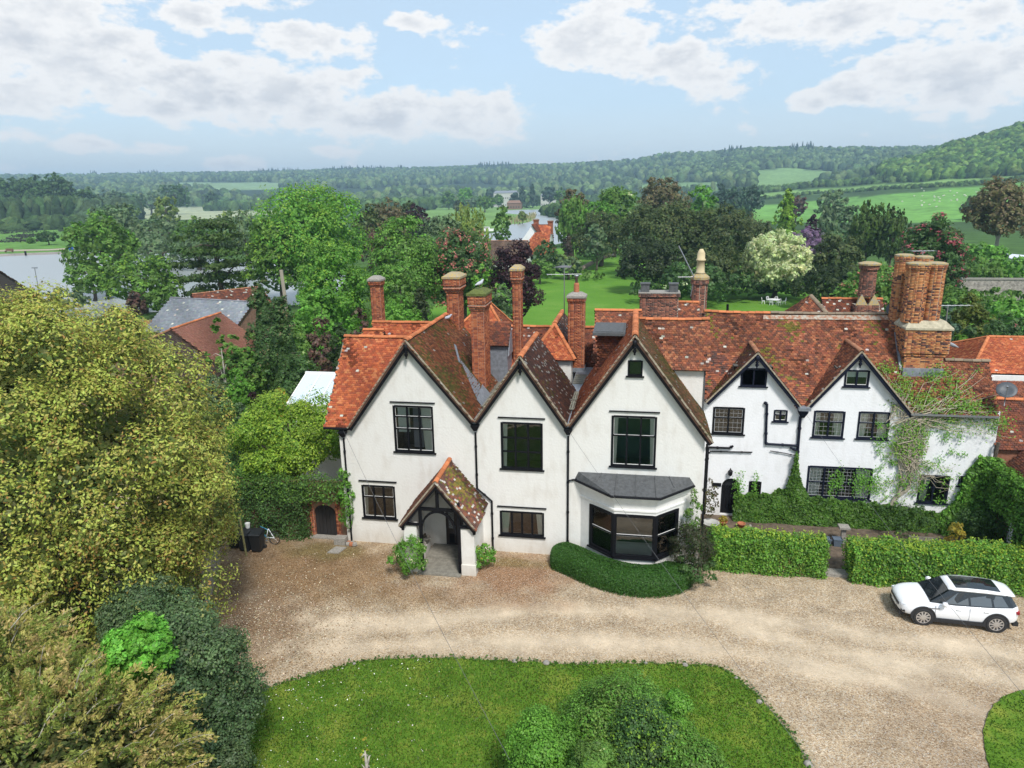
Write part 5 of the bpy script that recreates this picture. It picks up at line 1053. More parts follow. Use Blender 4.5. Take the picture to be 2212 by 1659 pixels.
# ---------------------------------------------------------------- car
def car():
    a = onz(1989, 1347); c = onz(2146, 1363); mid = (a+c)/2; fw = (a-c)[:2]/np.linalg.norm((a-c)[:2]); ang = atan2(fw[1], fw[0]); lf = np.array([-fw[1], fw[0]])
    o = (mid[0]-lf[0]*.80, mid[1]-lf[1]*.80, .02)
    root = empty('parked_car', o, 'white compact SUV with a black glass roof panel parked on the gravel by the hedge', 'car'); root.rotation_euler = (0, 0, ang)
    ORG[root.name] = np.zeros(3)
    CW = mat('white_car_paint', (.80, .81, .83), rough=.25, coat=.6); CB = mat('black_trim', (.022, .023, .026), rough=.5); CG = mat('dark_car_glass', (.012, .016, .018), rough=.04, spec=.8)
    CT = mat('tyre_rubber', (.025, .025, .026), rough=.85); CR = mat('alloy', (.62, .62, .64), rough=.3, metal=.8); SG = mat('side_glass', (.085, .10, .11), rough=.03, spec=.9); RED = mat('tail_lens', (.35, .02, .03), rough=.2); LMP = mat('lamp_lens', (.65, .68, .72), rough=.1)
    ST = [(-2.19, .66, .52, .74, .96, 1.02), (-2.12, .80, .42, .72, 1.0, 1.08), (-1.95, .90, .36, .70, 1.03, 1.10), (-1.5, .945, .30, .66, 1.03, 1.09), (-.8, .95, .27, .62, .99, 1.05), (0, .945, .27, .60, .96, 1.02), (.7, .94, .27, .60, .94, 1.01), (1.1, .94, .28, .60, .93, 1.02), (1.35, .94, .29, .60, .91, 1.01), (1.65, .925, .30, .58, .87, .97), (1.9, .88, .32, .56, .81, .91), (2.06, .79, .34, .54, .76, .85), (2.15, .66, .38, .52, .70, .77), (2.185, .45, .42, .52, .66, .71)]
    b = MB(); rings = []
    for x, w, zb, zm, zs, zt in ST:
        h = [(w-.10, zb), (w-.03, zb+.10), (w, zm), (w-.01, (zm+zs)/2), (w-.04, zs-.02), (w-.10, zs+(zt-zs)*.45), (w*.72, zt), (w*.35, zt+.02), (0, zt+.028)]
        rings.append([(x, y, z) for y, z in h]+[(x, -y, z) for y, z in h[-2::-1]])
    n = len(rings[0]); b.add([p for r_ in rings for p in r_], [(i*n+k, i*n+k+1, (i+1)*n+k+1, (i+1)*n+k) for i in range(len(rings)-1) for k in range(n-1)]+[tuple(range(n))[::-1], tuple((len(rings)-1)*n+k for k in range(n))]+[((i+1)*n, (i+1)*n+n-1, i*n+n-1, i*n) for i in range(len(rings)-1)])
    bd = b.build('body', CW, root, True)
    m_ = bd.modifiers.new('sub', 'SUBSURF'); m_.levels = 1; m_.render_levels = 2
    # greenhouse
    b = MB(); lo = [(1.12, .78, 1.0), (.2, .86, 1.0), (-1.2, .87, 1.05), (-1.9, .80, 1.09), (-2.1, .62, 1.08)]; hi = [(.34, .56, 1.52), (-.2, .62, 1.545), (-1.2, .61, 1.53), (-1.7, .57, 1.50), (-1.86, .48, 1.46)]
    def half(L_, s): return [(x, s*y, z) for x, y, z in L_]
    vs = half(lo, 1)+half(hi, 1)+half(lo, -1)+half(hi, -1); k = 5; fs = []
    for i in range(4): fs += [(i, i+1, i+1+k, i+k), (2*k+i, 2*k+i+k, 2*k+i+1+k, 2*k+i+1), (k+i, k+i+1, 3*k+i+1, 3*k+i)]
    fs += [(0, k, 3*k, 2*k), (k-1, 3*k-1, 4*k-1, 2*k-1)]; b.add(vs, fs); b.build('cabin_glass', CG, root)
    for s in (-1, 1):
        for nm, (u0, u1, v0, v1) in dict(a=(.62, -.28, .10, -.26), b=(-.36, -1.12, -.34, -1.08), c=(-1.2, -1.72, -1.16, -1.5)).items():
            def P(u, t):
                lx, ly, lz = np.interp(-u, [-1.12, -.2, 1.2, 1.9], [.80, .86, .87, .80]), 0, np.interp(-u, [-1.12, -.2, 1.2, 1.9], [1.0, 1.0, 1.05, 1.09]); hy = .60; return (u, s*(lx*(1-t)+hy*t+.012), lz*(1-t)+1.51*t)
            g = MB(); q = [P(u0, .06), P(u1, .06), (v1, *P(v1, .88)[1:]), (v0, *P(v0, .88)[1:])]; g.add(q+[(x, y-s*.006, z) for x, y, z in q], [(0, 1, 2, 3), (7, 6, 5, 4), (0, 4, 5, 1), (1, 5, 6, 2), (2, 6, 7, 3), (3, 7, 4, 0)]); g.build('side_window', SG, root)
        b = MB(); b.bar((.60, s*.90, 1.06), (.72, s*.97, 1.08), .04, .04); b.build('mirror_stem', CB, root)
        b = MB(); b.lathe((.64, s*1.03, .99), [(.02, 0), (.10, .03), (.12, .1), (.09, .17), (.02, .19)], 10); b.build('wing_mirror', CW, root, True)
        b = MB(); b.box(-.02, .16, s*.93 if s > 0 else -.965, s*.965 if s < 0 and False else (.965 if s > 0 else -.93), .84, .87); b.box(-1.02, -.84, .93 if s > 0 else -.975, .975 if s > 0 else -.93, .86, .89); b.build('door_handle', CW, root)
        b = MB(); 
        for x in (.92, -.33): b.box(x-.004, x+.004, .90 if s > 0 else -.951, .951 if s > 0 else -.90, .42, .93)
        b.build('door_seam', mat('seam_grey', (.45, .45, .47), rough=.6), root)
        b = MB(); b.box(.78, 1.22, .925 if s > 0 else -.952, .952 if s > 0 else -.925, .80, .835); b.build('side_vent', METAL, root)
        b = MB(); b.box(-.98, .98, .88 if s > 0 else -.955, .955 if s > 0 else -.88, .22, .38); b.build('sill', CB, root)
        b = MB(); b.obox((1.93, s*.72, .74), (.17, -s*.085, .0), (.04, s*.06, 0), (0, 0, .045)); b.build('headlight', LMP, root)
        b = MB(); b.obox((-2.08, s*.74, .90), (.06, -s*.05, 0), (.04, s*.13, 0), (0, 0, .05)); b.build('tail_light', RED, root)
        b = MB(); b.obox((2.02, s*.70, .50), (.06, -s*.07, 0), (.05, s*.05, 0), (0, 0, .05)); b.build('fog_lamp', CB, root)
    b = MB(); q = [(1.10, -.70, 1.045), (1.10, .70, 1.045), (.42, .53, 1.50), (.42, -.53, 1.50)]; b.add(q+[(x+.012, y, z+.012) for x, y, z in q], [(0, 1, 2, 3), (7, 6, 5, 4), (0, 4, 5, 1), (1, 5, 6, 2), (2, 6, 7, 3), (3, 7, 4, 0)]); b.build('windscreen', CG, root)
    b = MB(); vs = []; fs = []
    RX = [.42, .2, -.3, -1.0, -1.6, -1.95, -2.05]; RW = [.52, .60, .645, .64, .60, .52, .46]; RZ = [1.52, 1.55, 1.575, 1.565, 1.52, 1.46, 1.42]
    for x, w, z in zip(RX, RW, RZ): vs += [(x, y*w, z+.025*(1-y*y)-.02*(abs(y) > .99)+t) for t in (.03, -.03) for y in (-1, -.75, 0, .75, 1)]
    for i in range(len(RX)-1):
        for k in range(4): fs += [(i*10+k, i*10+k+1, i*10+11+k, i*10+10+k), (i*10+5+k, i*10+15+k, i*10+16+k, i*10+6+k)]
        fs += [(i*10, i*10+10, i*10+15, i*10+5), (i*10+4, i*10+9, i*10+19, i*10+14)]
    fs += [(0, 5, 6, 7, 8, 9, 4, 3, 2, 1), tuple(60+k for k in (0, 1, 2, 3, 4, 9, 8, 7, 6, 5))]; b.add(vs, fs); b.build('roof_panel', CW, root, True)
    b = MB(); vs = []; fs = []; gx = np.linspace(.14, -1.5, 8); gy = np.linspace(-.49, .49, 7)
    for x in gx:
        zz = np.interp(-x, [-q for q in RX], RZ); ww = np.interp(-x, [-q for q in RX], RW); vs += [(x, y, zz+.025*(1-(y/ww)**2)+.038) for y in gy]
    for i in range(7):
        for k in range(6): fs.append((i*7+k, i*7+k+1, i*7+8+k, i*7+7+k))
    b.add(vs, fs); b.build('sunroof', CG, root)
    b = MB(); b.box(2.10, 2.20, -.5, .5, .60, .70); b.box(2.0, 2.17, -.66, .66, .24, .40); b.box(-2.2, -2.0, -.75, .75, .26, .42); b.build('grille', CB, root)
    b = MB(); b.box(2.19, 2.205, -.26, .26, .46, .56); b.build('number_plate', WHITEP, root)
    for x in (1.34, -1.33):
        for s in (-1, 1):
            t = MB(); prof = [(.27, -.11), (.345, -.115), (.368, -.09), (.372, 0), (.368, .09), (.345, .115), (.27, .11)]; N_ = 28; vs = []; fs = []
            for r_, y in prof: vs += [(x+r_*cos(2*pi*k/N_), s*.86+y, .372+r_*sin(2*pi*k/N_)) for k in range(N_)]
            for i in range(len(prof)-1):
                for k in range(N_): fs.append((i*N_+k, i*N_+(k+1) % N_, (i+1)*N_+(k+1) % N_, (i+1)*N_+k))
            t.add(vs, fs); w = t.build('wheel', CT, root)
            r2 = MB()
            yo = s*.965
            for k in range(10): t_ = 2*pi*k/10; r2.bar((x+.06*cos(t_), yo, .372+.06*sin(t_)), (x+.26*cos(t_), yo-s*.015, .372+.26*sin(t_)), .055, .02, up=(0, 1, 0))
            for k in range(24): t_, t1 = 2*pi*k/24, 2*pi*(k+1)/24; r2.bar((x+.27*cos(t_), yo-s*.01, .372+.27*sin(t_)), (x+.27*cos(t1), yo-s*.01, .372+.27*sin(t1)), .05, .025, up=(0, 1, 0))
            r2.tube([(x, yo-s*.04, .372), (x, yo+s*.012, .372)], .07, 12); r2.build('rim', CR, w)
            r2 = MB(); r2.tube([(x, s*.80, .372), (x, yo-s*.05, .372)], .26, 20); r2.build('brake_disc', CB, w)
            r3 = MB(); ys = s*.935; pts = [(x+.45*cos(pi*k/14), ys, .38+.45*sin(pi*k/14)) for k in range(-1, 16)]
            for p, q_ in zip(pts[:-1], pts[1:]): r3.bar(p, q_, .05, .05, up=(0, 1, 0))
            r3.tube([(x, s*.70, .40), (x, s*.948, .40)], .43, 24); r3.build('wheel_arch', CB, root)
    return root
car()
# ---------------------------------------------------------------- yard things
def bin_(x, y, rz, label, grp='black wheelie bins by the ivy wall'):
    t = empty('wheelie_bin', (x, y, .02), label, 'bin', grp); ORG[t.name] = np.zeros(3); t.rotation_euler = (0, 0, rz); BK = mat('bin_plastic', (.018, .019, .020), rough=.5)
    b = MB(); b.add([(-.22, -.26, .08), (.22, -.26, .08), (.22, .26, .08), (-.22, .26, .08), (-.28, -.35, 1.0), (.28, -.35, 1.0), (.28, .35, 1.0), (-.28, .35, 1.0)], [(3, 2, 1, 0), (0, 1, 5, 4), (1, 2, 6, 5), (2, 3, 7, 6), (3, 0, 4, 7), (4, 5, 6, 7)]); b.box(-.3, .3, -.37, .37, .94, .99); b.build('bin_body', BK, t)
    b = MB(); b.add([(-.30, -.40, 1.01), (.30, -.40, 1.01), (.30, .36, 1.05), (-.30, .36, 1.05), (-.26, -.34, 1.06), (.26, -.34, 1.06), (.26, .32, 1.11), (-.26, .32, 1.11)], [(3, 2, 1, 0), (0, 1, 5, 4), (1, 2, 6, 5), (2, 3, 7, 6), (3, 0, 4, 7), (4, 5, 6, 7)]); b.build('lid', BK, t)
    b = MB(); b.tube([(-.2, .42, .98), (.2, .42, .98)], .02, 6); b.build('handle', BK, t)
    for s in (-1, 1): b = MB(); b.tube([(s*.24, .28, .1), (s*.30, .28, .1)], .1, 12); b.build('wheel', BK, t)
    return t
p = onz(552, 1196); bin_(p[0], p[1]+.3, .1, 'black wheelie bin nearest the bicycle'); p = onz(527, 1196); bin_(p[0], p[1]+.35, -.1, 'black wheelie bin behind the wooden post'); p = onz(500, 1190); bin_(p[0], p[1]+.4, .25, 'black wheelie bin half under the big oak foliage')
b = MB(); p = onz(534, 1192)+np.array([-.05, .4, 0]); b.lathe((p[0], p[1], 1.14), [(.1, 0), (.13, .26), (.12, .26), (.09, .02)], 12); tag(b.build('bucket', WHITEP), 'small white bucket standing on a black bin lid', 'bucket')
b = MB(); p = onz(537, 1197); b.tube([(p[0], p[1]-.2, 0), (p[0]-.12, p[1]-.2, 2.2)], .05, 6); tag(b.build('wooden_post', mat('mossy_post', (.25, .23, .10), rough=1, nscale=9, namt=.3)), 'weathered round post leaning in front of the bins', 'post')
def bicycle():
    p = onz(586, 1163); t = empty('bicycle', (p[0], 30.95, 0), 'white and blue bicycle leaning on the ivy wall by the bins', 'bicycle'); ORG[t.name] = np.zeros(3); t.rotation_euler = (radians(-10), 0, radians(-12))
    T_ = mat('bike_tyre', (.02, .02, .02), rough=.8)
    for x in (.5, -.55):
        b = MB(); b.tube([(x+.33*cos(k*pi/12), 0, .35+.33*sin(k*pi/12)) for k in range(25)], .022, 6, False); w = b.build('wheel', T_, t, True)
        b = MB()
        for k in range(10): a = k*pi/5; b.tube([(x, 0, .35), (x+.32*cos(a), 0, .35+.32*sin(a))], .003, 4)
        b.build('spokes', METAL, w)
    WB = mat('white_frame', (.75, .78, .8), rough=.4); BB = mat('blue_frame', (.05, .25, .42), rough=.4)
    b = MB(); bb, st, hd, hb, ra = (0.0, 0, .3), (.1, 0, .78), (-.42, 0, .82), (-.45, 0, .68), (.5, 0, .35)
    for a, c in ((bb, st), (bb, ra), (st, ra)): b.tube([a, c], .016, 8)
    b.tube([hb, (-.55, 0, .35)], .018, 8); b.build('frame', WB, t, True)
    b = MB(); b.tube([hd, (.08, 0, .72)], .02, 8); b.tube([hb, bb], .022, 8); b.build('frame_tube', BB, t, True)
    b = MB(); b.tube([(-.41, 0, .86), (-.40, 0, .98), (-.46, .0, .99)], .014, 6); b.tube([(-.46, -.3, 1.0), (-.46, .3, 1.0)], .013, 6); b.build('handlebar', BLACK, t)
    b = MB(); b.tube([(.1, 0, .78), (.13, 0, .92)], .014, 6); b.add([(.02, -.03, .93), (.30, -.08, .95), (.30, .08, .95), (.02, .03, .93), (.02, -.02, .96), (.28, -.06, .98), (.28, .06, .98), (.02, .02, .96)], [(3, 2, 1, 0), (0, 1, 5, 4), (1, 2, 6, 5), (2, 3, 7, 6), (3, 0, 4, 7), (4, 5, 6, 7)]); b.build('saddle', BLACK, t)
    b = MB(); b.tube([(0, -.06, .3), (.1, -.08, .18)], .01, 5); b.tube([(0, .06, .3), (-.1, .08, .42)], .01, 5); b.box(.06, .16, -.16, -.06, .17, .19); b.build('pedals', METAL, t)
bicycle()
# garden wall with arched door at the left
gd = rect(680, 1091, 727, 1160, 32.05); GWX = -24.0
GW = empty('garden_wall', (-18, 32.1, 0), 'old brick garden wall with a dark arched door left of the cream house', 'wall')
GBR = mat('garden_brick', (.27, .11, .07), rough=.95, nscale=5, col2=(.24, .17, .11), bump=.01, bscale=12)
wall(GW, [(GWX, -.1), (-14.46, -.1), (-14.46, 3.1), (GWX, 2.9)], 32.05, [('arch', gd[0], gd[1], .0, gd[3]-.45, gd[3])], GBR, depth=.35)
for s, xx in ((0, gd[0]-.24), (1, gd[1]+.01)): b_ = MB(); b_.box(xx, xx+.23, 32.0, 32.2, 0, .01); g_ = b_.build('door_pier', MORTAR, GW); brickwork(g_, rectplan(xx, xx+.23, 32.0, 32.2), .02, 2.0, 'red')
b = MB(); b.box(gd[0]-.05, gd[1]+.05, 32.2, 32.26, 0, gd[3]+.05); dd = b.build('door', BLACK, GW)
for k in range(6): w_ = (gd[1]-gd[0])/6; b = MB(); b.box(gd[0]+k*w_, gd[0]+(k+1)*w_-.015, 32.17, 32.2, .04, gd[3]); b.build('plank', mat('tarred_plank', (.022, .020, .02), rough=.7), dd)
b = MB(); b.box(gd[0]-.2, gd[1]+.2, 31.75, 32.1, 0, .1); b.build('doorstep', STONE, GW)
L_ = Leaves(); surf_leaves(L_, boxfn(-21.5, gd[0]-.35, 31.55, 32.05, 0, 2.7, 'ftr'), 9000, .11, PAL['dark'], .22); surf_leaves(L_, boxfn(-21, -14.4, 31.5, 32.2, 2.2, 3.3, 'ftl'), 5200, .12, PAL['dark']+PAL['mid'], .25)
tag(L_.build('ivy_cover'), 'dark ivy covering the garden wall behind the bicycle', 'ivy')
# fence under the oak
FE = empty('board_fence', (-19.2, 26.8, 0), 'pale weathered board fence end showing below the big oak', 'fence')
fa, fb = np.array([-18.0, 24.6]), np.array([-19.9, 28.8])
for k in range(26):
    c = fa+(fb-fa)*k/26; d_ = (fb-fa)/26*.94; b = MB(); b.prism([(c[0], c[1], 0), (c[0]+d_[0], c[1]+d_[1], 0), (c[0]+d_[0], c[1]+d_[1], 1.75+.03*(k % 3)), (c[0], c[1], 1.75+.03*(k % 3))], (.03, .012, 0)); b.build('board', mat('fence_board', (.33, .30, .24), rough=.9, nscale=9, namt=.2) if k == 0 else bpy.data.materials['fence_board'], FE)
def pot(x, y, r, h, m, label, name='plant_pot', cat='pot', plant=None, n=240, pr=.3, z=.05, grp=None, sq=False):
    t = empty(name, (x, y, z), label, cat, grp); b = MB()
    if sq: b.add([(x-r*.8, y-r*.8, z), (x+r*.8, y-r*.8, z), (x+r*.8, y+r*.8, z), (x-r*.8, y+r*.8, z), (x-r, y-r, z+h), (x+r, y-r, z+h), (x+r, y+r, z+h), (x-r, y+r, z+h)], [(3, 2, 1, 0), (0, 1, 5, 4), (1, 2, 6, 5), (2, 3, 7, 6), (3, 0, 4, 7)]); b.box(x-r*.93, x+r*.93, y-r*.93, y+r*.93, z+h*.85, z+h*.87); b.box(x-r*1.05, x+r*1.05, y-r*1.05, y-r*.95, z+h-.03, z+h+.02)
    else: b.lathe((x, y, z), [(r*.65, 0), (r*.95, h*.85), (r*1.08, h*.86), (r*1.08, h), (r*.93, h), (r*.9, h*.85), (.01, h*.84)], 14)
    b.build('bowl', m, t, not sq)
    if plant: L2 = Leaves(); crown(L2, (x, y, z+h+pr*.6), (pr, pr, pr), n, .07, PAL[plant] if isinstance(plant, str) else plant, n1=8); L2.build('foliage', t)
    return t
pot(PXM-1.27, 30.35, .27, .3, STONE, 'left dark stone bowl on the porch ledge', z=.63, grp='stone bowls in the porch', plant=[(.10, .06, .04)], n=60, pr=.16); pot(PXM-1.22, 31.0, .27, .3, STONE, 'right dark stone bowl on the porch ledge, deeper in', z=.63, grp='stone bowls in the porch', plant=[(.12, .10, .07)], n=60, pr=.13)
p = onz(1597, 1131); pot(p[0], 36.0, .2, .3, TERRA, 'empty terracotta pot right of the path by the arched door'); pot(onz(1559, 1128)[0], 36.1, .2, .3, TERRA, 'terracotta pot with orange flowers near the arched door', plant='gold', pr=.22)
p = onz(1528, 1128); pot(p[0]+.1, 35.9, .42, .3, mat('pale_bowl', (.4, .4, .38), rough=.8), 'wide pale bowl at the foot of the reddish bush')
pot(8.9+.9, 34.7, .22, .38, mat('slate_planter', (.10, .13, .17), rough=.6), 'left grey-blue square planter by the stone pedestal', sq=True, grp='square planters'); pot(9.9+.45, 34.75, .22, .38, bpy.data.materials['slate_planter'], 'right grey-blue square planter by the stone pedestal', sq=True, grp='square planters')
b = MB(); b.box(10.6, 10.8, 35.0, 35.2, .05, .85); b.box(10.45, 10.95, 34.85, 35.35, .85, .95); b.box(10.5, 10.9, 34.9, 35.3, .05, .15); tag(b.build('stone_pedestal', STONE), 'square-topped grey stone pedestal against the ivy', 'pedestal')
b = MB(); q = onz(1612, 1138); b.lathe((q[0], 35.2, .05), [(.12, 0), (.1, .2), (.13, .3), (.07, .42), (.09, .5), (.06, .6), (.01, .63)], 9); tag(b.build('stone_ornament', STONE, None, True), 'small pale stone ornament beside the terracotta pot', 'ornament')
q = onz(742, 1176); TR = empty('stone_trough', (q[0], q[1], 0), 'reddish stone trough and rubble at the foot of the drainpipe', 'trough')
b = MB(); b.box(q[0]-.45, q[0]+.15, q[1]-.15, q[1]+.3, 0, .38); b.build('trough', STONE, TR); 
for k in range(5): b = MB(); b.lathe((q[0]+.3+.18*(k % 3), q[1]-.1+.12*(k//3), 0), [(.1, 0), (.15, .08), (.12, .18), (.03, .22)], 6); b.build('stone', TERRA if k % 2 else STONE, TR)
q = onz(727, 1189); b = MB(); b.prism([(q[0]-.35, q[1]-.35, .005), (q[0]+.25, q[1]-.35, .005), (q[0]+.42, q[1]+.3, .005), (q[0]-.15, q[1]+.3, .005)], (0, 0, .06)); tag(b.build('paving_slab', STONE), 'loose grey paving slab on the gravel by the garden door', 'slab')
# bench on the terrace
q = ony(2012, 1136, 34.2); BN = empty('garden_bench', (q[0], 34.2, .05), 'weathered slatted wooden bench behind the hedge', 'bench')
for k in range(5): b = MB(); b.box(q[0]-.85, q[0]+.85, 34.45, 34.48, .5+k*.09, .56+k*.09); b.build('slat', WOODG, BN)
for k in range(4): b = MB(); b.box(q[0]-.85, q[0]+.85, 33.95+k*.12, 34.04+k*.12, .46, .49); b.build('slat', WOODG, BN)
for x in (-.8, .8):
    for y in (33.98, 34.42): b = MB(); b.box(q[0]+x-.04, q[0]+x+.04, y-.03, y+.03, .05, .45 if y < 34.2 else .98); b.build('leg', WOODG, BN)
# garden furniture on the back lawn
TB = onz(1671, 657)
tx, ty = TB[0], TB[1]
WI = mat('white_iron', (.80, .80, .80), rough=.5)
t = empty('garden_table', (tx, ty, .02), 'oval white metal table on the back lawn', 'table'); b = MB(); b.lathe((tx, ty, .72), [(.95, 0), (.97, .02), (.95, .05)], 20); b.build('tabletop', WI, t)
for a in range(4): b = MB(); b.tube([(tx+.2*cos(a*pi/2+.7), ty+.2*sin(a*pi/2+.7), .72), (tx+.12*cos(a*pi/2+.7), ty+.12*sin(a*pi/2+.7), .4), (tx+.5*cos(a*pi/2+.7), ty+.5*sin(a*pi/2+.7), .03)], .04, 6); b.build('leg', WI, t)
def gchair():
    t = empty('garden_chair', (0, 0, .02), 'x', 'chair', 'white chairs round the garden table'); ORG[t.name] = np.zeros(3)
    b = MB(); b.lathe((0, 0, .44), [(.24, 0), (.25, .02), (.24, .05)], 12); b.build('seat', WI, t)
    b = MB(); b.tube([(-.2, .2, .45), (-.24, .27, .8), (-.12, .3, 1.0), (.12, .3, 1.0), (.24, .27, .8), (.2, .2, .45)], .035, 6)
    for x in (-.12, 0, .12): b.tube([(x, .22, .45), (x*1.2, .29, .97)], .022, 5)
    b.build('backrest', WI, t)
    for x in (-.2, .2):
        for y in (-.18, .2): b = MB(); b.tube([(x*.9, y*.9, .45), (x*1.1, y*1.1, 0)], .028, 5); b.build('leg', WI, t)
    return t
def dup(root, loc, rz, label):
    r_ = root.copy(); COL.objects.link(r_); r_.location = loc; r_.rotation_euler = (0, 0, rz); r_['label'] = label
    for ch in list(root.children):
        c = ch.copy(); COL.objects.link(c); c.parent = r_
        for g in ch.children: d = g.copy(); COL.objects.link(d); d.parent = c
    return r_
g0 = gchair()
for i, (ax, ay, lb) in enumerate(((-1.55, .1, 'leftmost white garden chair, side on to the table'), (1.55, .1, 'rightmost white garden chair, side on to the table'), (-.55, -1.15, 'left of the two near white chairs at the garden table'), (.55, -1.15, 'right of the two near white chairs at the garden table'), (-.6, 1.2, 'left of the two far white chairs at the garden table'), (.5, 1.2, 'right of the two far white chairs at the garden table'))):
    rz = atan2(-ax, ay) if True else 0
    if i == 0: g0.location = (tx+ax, ty+ay, .02); g0.rotation_euler = (0, 0, rz); g0['label'] = lb
    else: dup(g0, (tx+ax, ty+ay, .02), rz, lb)
# aerials and dishes, birds, wires
def yagi(root, p, L_, n, az=0.0, w=.45, tilt=0):
    b = MB(); d = np.array([cos(az), sin(az), tilt]); s = np.array([-sin(az), cos(az), 0]) if tilt == 0 else np.array([-sin(az), cos(az), 0]); p = np.array(p)
    b.tube([p-d*L_/2, p+d*L_/2], .014, 5)
    for k in range(n): q = p+d*L_*(k/(n-1)-.5); ww = w*(1-.4*k/n); b.tube([q-s*ww, q+s*ww], .010, 4)
    return b.build('aerial_array', METAL, root)
q = ony(1219, 703, 41.6); qt = ony(1219, 572, 41.6); AE = empty('tv_aerial', q, 'tall thin aerial mast with two arrays standing among the middle roofs', 'aerial')
b = MB(); b.tube([q-np.array([0, 0, 2.2]), qt], .03, 6); b.build('mast', METAL, AE); yagi(AE, qt-(0, 0, .55), 2.0, 9, .15, .5); yagi(AE, qt+(0, 0, -.1), 1.0, 6, 1.4, .5)
q = ony(1492, 640, 46.2); qt = ony(1466, 531, 46.2); q1_ = ony(1500, 600, 46.2); AE = empty('tv_aerial', q, 'slanting aerial pole strapped to the octagonal brick stack', 'aerial'); b = MB(); b.tube([qt, q1_], .04, 6); b.tube([q1_, q], .03, 6); b.build('mast', METAL, AE); yagi(AE, q1_+(-.2, 0, .05), 1.6, 6, .1, .3)
q = ony(2042, 712, 41); qt = ony(2048, 660, 41); AE = empty('tv_aerial', q, 'aerial on a short mast right of the great chimney', 'aerial'); b = MB(); b.tube([q, qt], .03, 6); b.build('mast', METAL, AE); yagi(AE, qt, 2.3, 8, .12, .5)
q = ony(1992, 556, 41); qt = ony(1994, 542, 41); AE = empty('tv_aerial', q, 'aerial above the caps of the great chimney', 'aerial'); b = MB(); b.tube([q-np.array([0, 0, .6]), qt], .03, 6); b.build('mast', METAL, AE); yagi(AE, qt, 1.2, 7, .2, .4)
def dish(p, r, label, aim=(-.35, -.8, .35)):
    t = empty('satellite_dish', p, label, 'satellite dish'); p = np.array(p, float); a = np.array(aim, float); a /= np.linalg.norm(a); s = np.cross(a, (0, 0, 1)); s /= np.linalg.norm(s); u = np.cross(s, a)
    vs = []; fs = []; N_ = 18
    for j, (rr, d) in enumerate(((0.001, 0), (.5, .03), (1, .12), (1.02, .10), (.5, -.005), (0.001, -.03))):
        vs += [p+s*r*rr*cos(2*pi*k/N_)+u*r*rr*sin(2*pi*k/N_)+a*d*r*2 for k in range(N_)]
    for j in range(5):
        for k in range(N_): fs.append((j*N_+k, j*N_+(k+1) % N_, (j+1)*N_+(k+1) % N_, (j+1)*N_+k))
    b = MB(); b.add(vs, fs); b.build('dish', mat('dish_grey', (.07, .08, .09), rough=.5), t, True)
    b = MB(); b.tube([p-u*r*.9, p+a*r*1.1-u*r*.2], .015, 5); b.tube([p+a*r*1.0-u*r*.2, p+a*r*1.2-u*r*.15], .04, 8); b.build('feed_arm', METAL, t); b = MB(); b.tube([p-a*.05, p-a*.3, p-a*.3-u*r*1.6], .025, 6); b.build('bracket', METAL, t)
dish(ony(1929, 668, 40.9), .34, 'dark satellite dish on the ridge left of the great chimney'); dish(ony(2174, 844, 37.0), .44, 'dark satellite dish on a pole over the annex roof', (-.3, -.7, .75))
def bird(p, label, col, s=1.0, az=0.0):
    t = empty('bird', p, label, 'bird'); x, y, z = p; c, s_ = cos(az), sin(az); P = lambda a, h: (x+a*c*s, y+a*s_*s, z+h*s)
    m = mat('bird_'+str(col[0]), col, rough=.8)
    b = MB(); b.tube([P(-.26, .10), P(-.15, .12), P(-.05, .14), (P(.08, .17)), P(.15, .22), P(.18, .27), P(.22, .28), P(.25, .275)], [.012*s, .04*s, .075*s, .08*s, .05*s, .042*s, .03*s, .006*s], 8); b.build('body', m, t, True)
    b = MB(); b.tube([P(0, .1), P(0, 0)], .008, 4); b.build('leg', TERRA, t)
zc = ony(1036, 628, 36.4); bird(tuple(ony(1036, 620, 36.4)), 'pale pigeon on the mossy top of the tall stack', (.45, .46, .5), 1.3, 1.0)
bird(tuple(ony(966, 693, 38.4)), 'grey and white pigeon at the end of the left ridge by the stack', (.4, .42, .48), 1.2, .4); bird(tuple(onz(2057, 753, mz(rl)+.12)), 'dark-headed pigeon on the low ridge right of the great chimney', (.3, .32, .34), 1.3, 2.2)
def wire(a, c, label, sag=.3):
    a = np.array(a, float); c = np.array(c, float); b = MB(); b.tube([a+(c-a)*t-np.array([0, 0, sag*4*t*(1-t)]) for t in np.linspace(0, 1, 14)], .007, 4); tag(b.build('overhead_wire', mat('grey_wire', (.12, .12, .12), rough=.7)), label, 'wire', 'wires from the house fronts')
wire((-14.2, 31.7, 6.2), ony(1100, 1640, 15), 'thin grey wire slanting from the left corner of the cream house'); wire((-2.9, 31.6, 6.6), ony(1950, 1900, 14), 'thin grey wire slanting from the valley between the middle and right gables'); wire((8.9, 37.3, 6.1), ony(2260, 1560, 17), 'thin grey wire slanting from the wing towards the car')
